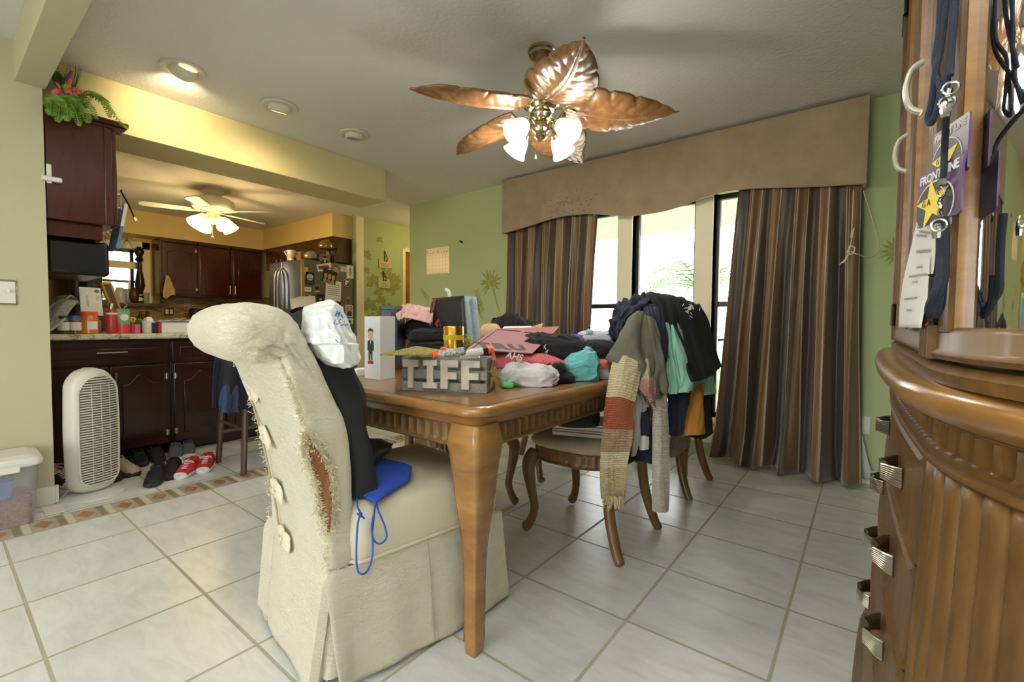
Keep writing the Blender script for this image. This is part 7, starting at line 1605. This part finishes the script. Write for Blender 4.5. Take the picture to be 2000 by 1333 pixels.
for k in range(34):
    u = rnd.random(); px = lerp(1174,1217,u); py = 970; L_ = rnd.choice((12,16,22,28))*rnd.uniform(.7,1.1); p = PD(px,py,1.772); e = PD(px+rnd.uniform(-4,6),py+L_,1.772+rnd.uniform(-.01,.01)); b.tube(spline([p,lerp(p,e,.5)+V(rnd.uniform(-.004,.004),rnd.uniform(-.004,.004),0),e],6), .0028, 5)
fr = b.build('fringe', colmat('tan_yarn', (186,164,122)), t2); fr['kind'] = 'stuff'
M['pinkknit'] = knitmat('cream_to_pink_knit', [(0,(222,206,164)),(.55,(226,168,152))], 14, 18)
drape('knit_shawl', 'cream knit turning pink beside the striped scarf', 'shawl', M['pinkknit'], [[(1235,675,1.90),(1252,678,1.88),(1262,690,1.88)],[(1240,705,1.86),(1262,705,1.83),(1272,715,1.85)],[(1248,735,1.84),(1266,735,1.81),(1279,740,1.84)],[(1246,752,1.83),(1266,765,1.80),(1281,770,1.83)],[(1256,768,1.83),(1272,785,1.81),(1282,802,1.83)]], 15, .006, 4, th=.010)
M['greyknit'] = knitmat('grey_rib_knit', [(0,(222,214,200))], 10, 30)
t2, fn = drape('knit_sleeve', 'long pale grey knitted sleeve hanging right of the striped scarf', 'sleeve', M['greyknit'], [[(1276,768,1.90),(1290,760,1.88),(1304,768,1.90)],[(1274,830,1.88),(1290,830,1.85),(1306,830,1.88)],[(1273,900,1.87),(1290,900,1.845),(1307,900,1.87)],[(1273,960,1.87),(1290,960,1.845),(1307,960,1.87)],[(1273,999,1.87),(1290,1002,1.845),(1306,1000,1.87)]], 16, .004, 4, th=.012, nv=80)
drape('white_sleeve', 'white sleeve hanging just right of the scarf', 'sleeve', colmat('white_jersey', (196,194,194)), [[(1240,770,1.88),(1246,770,1.87),(1254,775,1.88)],[(1238,840,1.86),(1246,840,1.85),(1250,840,1.86)],[(1232,892,1.86),(1240,890,1.85),(1246,870,1.86)]], 17, .005, 4)
t2, fn = drape('navy_sleeve', 'navy sleeve with white cuff hanging in the gap of the heap', 'sleeve', colmat('navy_knit', (38,38,62)), [[(1240,770,1.92),(1256,770,1.90),(1274,770,1.92)],[(1244,810,1.90),(1258,810,1.88),(1271,810,1.90)],[(1248,853,1.89),(1259,853,1.875),(1269,853,1.89)]], 18, .004, 4)
drape('', '', '', M['paper'], [[(1248,852,1.888),(1258,852,1.87),(1268,852,1.888)],[(1248,866,1.888),(1258,866,1.87),(1268,866,1.888)],[(1249,880,1.888),(1258,880,1.87),(1267,878,1.888)]], 19, .0005, 4, part='cuff', parent=t2)
drape('lace_top', 'grey lace edge hanging above the navy sleeve', 'top', colmat('grey_lace', (160,158,154)), [[(1243,765,1.90),(1256,765,1.885),(1270,775,1.89)],[(1244,800,1.89),(1256,806,1.875),(1268,795,1.885)]], 20, .006, 6)
drape('denim_shorts', 'dark denim shorts with frayed hem low on the heap', 'shorts', colmat('dark_denim', (34,42,56)), [[(1228,830,1.95),(1250,830,1.93),(1276,830,1.95)],[(1228,880,1.93),(1250,880,1.92),(1276,880,1.93)],[(1226,905,1.93),(1250,902,1.92),(1274,908,1.93)]], 21, .008, 6)
drape('navy_shorts', 'navy shorts hanging left of the mustard shorts', 'shorts', colmat('navy_twill', (30,38,58)), [[(1300,745,2.02),(1325,745,2.02),(1350,745,2.06)],[(1305,790,1.99),(1322,790,1.99),(1346,790,2.03)],[(1305,850,1.98),(1320,852,1.98),(1334,850,2.02)]], 22, .006, 5)
drape('mustard_shorts', 'mustard shorts hanging lowest at the right of the heap', 'shorts', colmat('mustard_twill', (184,128,52)), [[(1318,750,2.12),(1345,750,2.12),(1376,750,2.16)],[(1319,790,2.07),(1346,790,2.06),(1378,790,2.12)],[(1318,846,2.05),(1330,853,2.04),(1345,851,2.04),(1381,848,2.10)]], 23, .006, 5, fold=.010, nf=2)
drape('black_shorts', 'black shorts edge showing behind the mustard shorts', 'shorts', blk, [[(1350,755,2.25),(1370,755,2.25),(1386,755,2.28)],[(1345,800,2.2),(1370,800,2.18),(1389,800,2.25)],[(1340,852,2.18),(1372,858,2.16),(1394,846,2.24)]], 24, .004, 5)
drape('grey_cardigan', 'grey brown cardigan hem lowest behind the mustard shorts', 'cardigan', colmat('taupe_knit', (126,116,102)), [[(1308,820,2.28),(1328,820,2.26),(1350,820,2.3)],[(1310,855,2.26),(1328,858,2.24),(1348,856,2.28)],[(1306,878,2.26),(1312,895,2.24),(1346,876,2.28)]], 25, .006, 6)
# books on the seat of that chair
for k, (z0, th, cc, lb) in enumerate([(.494,.030,(206,200,190),'lower pale book on the seat of the nearest wooden chair'),(.526,.028,(220,216,208),'upper white book with brown spine line on the wooden chair seat')]):
    o = V(-1.03,1.93,z0); Mb = frame(o, V(.62,.2,0), V(-.2,.62,0)); t2 = thing('book', lb, 'book', o); b = MB(); b.box(-.15,.13,-.11,.11,0,th,Mb); b.build('cover', colmat('book_cover_%s' % 'ab'[k], cc, rough=.5, bump=0), t2, bevel=.003)
    b = MB(); b.box(-.148,.128,-.1105,-.109,th*.55,th*.75,Mb); b.build('spine_line', mat('brown_line', (120,70,44), .6), t2, smooth=False)
# black bag under the table on that seat
lump('black_bag', 'black bag slumped on the chair seat under the table edge', 'bag', M['blackbag'], 1085,1180,790,838,1.98,.2,60, base=.556, wr=.006, ex=.7)

# ------------------------------------------------------------------ floor by the left wall
PX, PY = -3.52, .575
t = thing('air_purifier', 'tall white oval tower air purifier with slatted grille', 'air purifier', (PX,PY,0)); M['pur'] = mat('warm_white_plastic', (206,204,190), .35)
Mp = rotz(R(24), (PX,PY,0)); Hh = .735
b = MB(); b.lathe([(.155,0),(.155,.008),(.12,.016),(.05,.028),(.05,.04)], (0,0,0), 40, Mp); b.build('base', mat('white_base', (212,214,210), .4), t)
def pring(z, sc=1.0, dx=0):
    f = (z-.035)/(Hh-.035); w = .118*(1-.10*abs(f-.45)**1.5*2)*sc; d = .082*(1-.12*abs(f-.5))*sc; top = 1.0
    if f > .84: top = math.sqrt(max(0,1-((f-.84)/.16)**2))
    if f < .1: top = .72+.28*math.sqrt(1-((.1-f)/.1)**2)
    pts = []
    for k in range(40):
        a = 2*math.pi*k/40; c, s = math.cos(a), math.sin(a); x = math.copysign(abs(c)**.7,c)*d; y = math.copysign(abs(s)**.75,s)*w*top
        pts.append(V(x*(1 if c > 0 else .9)*(top**.35)+dx, y, z))
    return pts
b = MB(); b.loft([pring(.035+(Hh-.036)*k/44) for k in range(45)], M=Mp); b.build('body', M['pur'], t, ang=70)
def gw(z):
    f = (z-.07)/(Hh-.11); f = min(max(f,0),1); e = 1.0
    if f > .82: e = math.sqrt(max(0,1-((f-.82)/.18)**2))
    if f < .10: e = .45+.55*math.sqrt(max(0,1-((.10-f)/.10)**2))
    return .097*e*(1-.10*abs(f-.45))
def fx(y, z): return .084*(1-.10*abs((z-.035)/(Hh-.035)-.5))-1.6*y*y
b = MB(); zs = [.075+(Hh-.12)*k/40 for k in range(41)]
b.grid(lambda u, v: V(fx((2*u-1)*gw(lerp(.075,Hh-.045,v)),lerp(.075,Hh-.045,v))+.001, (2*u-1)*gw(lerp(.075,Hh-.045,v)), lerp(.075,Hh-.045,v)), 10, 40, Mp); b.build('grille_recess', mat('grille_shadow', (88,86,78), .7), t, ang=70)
b = MB()
for k in range(44):
    z = .075+(Hh-.122)*k/43; w = gw(z)
    if w > .012: b.tube([V(fx(y,z)+.004,y,z) for y in [w*(j/4-1) for j in range(9)]], .0042, 5, M=Mp)
for y in (-.045,0,.045): b.tube([V(fx(y,z)+.007,y,z) for z in [lerp(.085,Hh-.085,k/12) for k in range(13)]], .0018, 5, M=Mp)
b.build('grille', M['pur'], t, ang=80)
b = MB(); ol = []
for k in range(41): z = .068+(Hh-.106)*k/40; ol.append(V(fx(gw(z)+.006,z)+.002, gw(z)+.006, z))
for k in range(40,-1,-1): z = .068+(Hh-.106)*k/40; ol.append(V(fx(gw(z)+.006,z)+.002, -gw(z)-.006, z))
b.tube(ol, .006, 8, closed=True, M=Mp); b.build('grille_frame', M['pur'], t)
b = MB(); b.tube(spline([Mp @ V(-.08,-.03,.06), P(118,975,z=.01), P(112,985,z=.006), P(98,992,z=.005), P(76,1000,z=.005)],30), .004, 6); b.build('power_cord', M['pur'], t)
# pet food bin
t = thing('pet_food_bin', 'translucent lidded bin of dry pet food beside the left wall', 'bin', (-3.33,.10,0)); q = N('frosted_plastic'); tr = q.n('ShaderNodeBsdfTransparent'); mxs = q.n('ShaderNodeMixShader'); mxs.inputs[0].default_value = .22; q.b.inputs['Base Color'].default_value = lin((196,200,206)); q.b.inputs['Roughness'].default_value = .35
o_ = [n for n in q.t.nodes if n.type == 'OUTPUT_MATERIAL'][0]; q.l(tr, 0, mxs, 1); q.l(q.b, 0, mxs, 2); q.l(mxs, 0, o_, 0); M['frost'] = q.m
def bring(z, g=0, n=6): f = z/.32; return [V(-3.345+x, .085+y, z) for x, y in rr(.23+.03*f+g, .46+.05*f+g, .035, n)]
b = MB(); b.loft([bring(.002),bring(.01,.004),bring(.15),bring(.30)], cap=False); n = 28; b.add(bring(.003,0), [tuple(range(len(bring(.003))))]); b.build('body', M['frost'], t, ang=60, solid=.003)
b = MB(); b.loft([bring(.292,.012),bring(.30,.022),bring(.318,.024),bring(.332,.012),bring(.336,-.03),bring(.345,-.05),bring(.346,-.10)]); b.build('lid', mat('ivory_lid', (222,220,212), .4), t, ang=50)
b = MB(); b.box(-3.225,-3.205,.12,.27,.268,.326); b.build('lid_latch', M['ivory'], t, bevel=.005)
M['kibble'] = mat('kibble', (132,74,40), .9, c2=(186,124,78), vs=90, bump=.9, bs=90, bd=.02)
b = MB(); nn = 9
def kb(u, v): return V(-3.345+(u-.5)*.222, .085+(v-.5)*.452, .135+.012*nz((u*9,v*18,0),1,2)+.004*nz((u*60,v*120,0),1,4))
b.grid(kb, 40, 80); b.loft([[V(-3.345+x,.085+y,z) for x, y in rr(.222,.452,.03,6)] for z in (.006,.130)], cap=True)
k_ = b.build('kibble', M['kibble'], None, ang=80); tag(k_, 'brown dry kibble filling the lower half of the translucent bin', 'pet food', None, 'stuff')
b = MB(); b.loft([[V(-3.28+x,.16+y,z) for x, y in rr(.09,.16,.03,5)] for z in (.145,.16)]+[[V(-3.28+x,.16+y,z) for x, y in rr(.11,.19,.04,5)] for z in (.22,.225)]); s_ = thing('feed_scoop', 'blue scoop lying on the kibble inside the translucent bin', 'scoop', (-3.28,.16,.145)); b.build('bowl', mat('blue_scoop', (84,120,178), .5), s_)
b = MB(); b.box(-3.46,-3.30,.36,.43,.001,.004,None); tag(b.build('paper_scrap', M['paper']), 'white paper scrap on the floor between bin and baseboard', 'paper')
# shoes -----------------------------------------------------------------
def shoe(name, label, loc, a, up, sole, L=.27, W=.095, H=.085, lace=None, toe=None, roll=0, group=None, collar=1.0):
    t = thing(name, label, 'shoe', (0,0,0), group); n = 22
    def sec(f):      # half width and height along the shoe (0 heel, 1 toe)
        w = W/2*(.72+.28*math.sin(math.pi*min(1,.15+f*.75)))*(1 if f < .85 else math.sqrt(max(0,1-((f-.85)/.155)**2)))*(1 if f > .06 else .75+.25*f/.06)
        h = H*(collar if f < .38 else lerp(collar,.62,min(1,(f-.38)/.3)) if f < .7 else lerp(.62,.36,(f-.7)/.3))*(1 if f < .93 else .85)
        return w, h
    b = MB(); rings = []
    for k in range(n+1):
        f = k/n; w, h = sec(f); w = max(w,.004); y = (f-.5)*L
        rings.append([V(w*1.06*math.copysign(abs(math.cos(q2))**.6,math.cos(q2)), y*1.02, .014+.014*math.copysign(abs(math.sin(q2))**.5,math.sin(q2))) for q2 in [2*math.pi*j/20 for j in range(20)]])
    b.loft(rings); b.build('sole', sole, t, ang=60)
    b = MB(); rings = []
    for k in range(n+1):
        f = k/n; w, h = sec(f); w = max(w,.004); y = (f-.5)*L; op = max(0, 1-abs(f-.24)/.22)
        ring = []
        for j in range(24):
            q2 = math.pi*j/23; x = w*math.copysign(abs(math.cos(q2))**.55,math.cos(q2)); z = .022+(h-.022)*abs(math.sin(q2))**.7
            if op > 0: m_ = max(0, math.sin(q2)-.45)/.55; z -= m_*min(1,op*1.6)*h*.45
            ring.append(V(x, y, z))
        rings.append(ring+[V(-w*.9,y,.016),V(w*.9,y,.016)])
    b.loft(rings); b.build('upper', up, t, ang=70)
    b = MB(); pts = []
    for k in range(15):
        f = lerp(.03,.45,k/14); w, h = sec(f); pts.append(V(w*.62*min(1,(f-.0)*9)*(1 if f < .4 else .8),(f-.5)*L,h*.97))
    b.tube(spline(pts+[V(-p.x,p.y,p.z) for p in reversed(pts)],40), .0045, 6, closed=True); b.build('collar', up, t)
    if lace is not None:
        b = MB()
        for k in range(5):
            f = lerp(.46,.70,k/4); w, h = sec(f); y = (f-.5)*L; b.tube([V(-w*.36,y,h*.985),V(0,y+.003,h*1.04),V(w*.36,y,h*.985)], .0024, 5)
        w, h = sec(.45); y = -.05*L
        for s in (-1,1): b.tube(spline([V(0,y,h*1.05),V(s*.018,y+.006,h*1.10),V(s*.034,y-.002,h*.9),V(s*.012,y+.008,h*1.02)],12), .0022, 5)
        b.build('laces', lace, t)
    if toe is not None:
        b = MB(); rings = []
        for k in range(8):
            f = lerp(.90,.985,k/7); w, h = sec(f); y = (f-.5)*L; rings.append([V(w*1.03*math.cos(math.pi*j/12)*1.0, y+.002, .02+(h-.016)*abs(math.sin(math.pi*j/12))**.7) for j in range(13)])
        b.loft(rings, cap=False); b.build('toe_cap', toe, t, ang=70)
    t.location = (loc[0],loc[1],loc[2] if len(loc) > 2 else 0); t.rotation_euler = (0,roll,R(a)); return t
red = colmat('red_canvas', (176,42,40), var=.04); rub = mat('white_rubber', (222,220,214), .5); lac = mat('white_lace', (232,230,226), .8); bs = mat('black_shoe_canvas', (24,24,27), .7, bump=.1, bs=200); bsole = mat('black_rubber', (30,30,32), .6); gry = mat('grey_shoe_canvas', (88,88,94), .8)
fl = lambda px, py: P(px, py, z=0)
def at2(px, py): p = fl(px, py); return (p.x, p.y)
shoe('sneaker', 'left red canvas sneaker with white laces nearest the bar stool', at2(366,926), -128, red, rub, .25, .09, .085, lac, rub)
shoe('sneaker', 'right red canvas sneaker touching the bar stool side', at2(402,916), -118, red, rub, .25, .09, .085, lac, rub)
shoe('slip_on_shoe', 'black slip on shoe furthest out on the tiles', at2(304,941), -115, bs, bsole, .26, .095, .085)
shoe('slip_on_shoe', 'black slip on shoe between the front black shoe and red sneakers', at2(335,928), -115, bs, bsole, .26, .095, .085)
shoe('slip_on_shoe', 'black flat shoe beside the purifier foot', at2(222,934), -100, bs, bsole, .24, .09, .07)
shoe('slip_on_shoe', 'black low shoe second from the purifier', at2(248,925), -100, bs, bsole, .25, .09, .07)
shoe('slip_on_shoe', 'black shoe against the cabinet in the middle of the row', at2(272,905), -95, bs, bsole, .26, .09, .08)
shoe('slip_on_shoe', 'black shoe behind the two front black shoes by the cabinet', at2(306,898), -95, bs, bsole, .26, .09, .09)
shoe('slip_on_shoe', 'left grey canvas shoe against the cabinet', at2(344,893), -105, gry, rub, .25, .09, .085)
shoe('slip_on_shoe', 'right grey canvas shoe nearest the stool leg', at2(368,887), -105, gry, rub, .25, .09, .085)
shoe('sneaker', 'black canvas sneaker with white toe behind the purifier cord', at2(120,948), -75, bs, rub, .25, .09, .085, lac, rub)
shoe('ankle_boot', 'beige suede bootie slumped behind the purifier', (-3.80,.77), -60, colmat('beige_suede', (176,150,130)), bsole, .24, .09, .12, None, None, 0)
shoe('ankle_boot', 'second beige bootie half hidden left of the purifier', (-3.86,.53), -60, colmat('beige_suede', (176,150,130)), bsole, .24, .09, .11, None, None, 0)
# bar stool with clothes -------------------------------------------------
SXc, SYc = -3.40, 1.46
t = thing('bar_stool', 'dark wood bar stool beside the red sneakers', 'stool', (SXc,SYc,0)); M['stool'] = wood('stool_walnut', (52,30,20), (84,52,34), .35, (4,4,1), 5)
for sx in (-1,1):
    for sy in (-1,1): b = MB(); b.tube([(SXc+sx*.21,SYc+sy*.2,0),(SXc+sx*.175,SYc+sy*.165,.60)], [.019,.022], 4 if False else 8); b.build('leg', M['stool'], t)
for z, k in ((.22,0),(.30,1)):
    for s in (-1,1):
        b = MB()
        if k == 0: b.tube([(SXc+s*.198,SYc-.188,z),(SXc+s*.198,SYc+.188,z)], .011, 8)
        else: b.tube([(SXc-.194,SYc+s*.185,z),(SXc+.194,SYc+s*.185,z)], .011, 8)
        b.build('stretcher', M['stool'], t)
b = MB(); b.loft([[V(SXc+x,SYc+y,z) for x, y in rr(w,w,.06,6)] for z, w in ((.60,.38),(.605,.40),(.64,.40),(.655,.37),(.66,.30))]); b.build('seat', mat('tan_leather_seat', (120,82,48), .5), t, ang=60)
dn = colmat('dark_denim_b', (26,32,46))
def over(px0, px1, py0, py1, x, m, nm, lb, cat, seed):
    cs = lambda px, py, dx=0: P(px, py, x=x+dx)
    rows = [[P(px0+8,py0,x=x-.28),P((px0+px1)/2,py0-2,x=x-.28),P(px1,py0,x=x-.28)],[cs(px0+6,py0-3,-.05),cs((px0+px1)/2,py0-5,-.05),cs(px1,py0-3,-.05)],[cs(px0+2,lerp(py0,py1,.3)),cs((px0+px1)/2,lerp(py0,py1,.3),.01),cs(px1,lerp(py0,py1,.3))],[cs(px0,py1-6,.01),cs((px0+px1)/2,py1,.02),cs(px1,py1-4)]]
    return drape(nm, lb, cat, m, rows, seed, .012, 6, fold=.015, nf=2)
over(412,496,694,802,-3.17, dn, 'dark_jacket', 'dark denim jacket hanging over the bar stool', 'jacket', 71)
over(427,462,760,808,-3.13, colmat('blue_shirt', (44,58,86)), 'blue_shirt', 'blue shirt hem hanging below the dark jacket on the stool', 'shirt', 72)
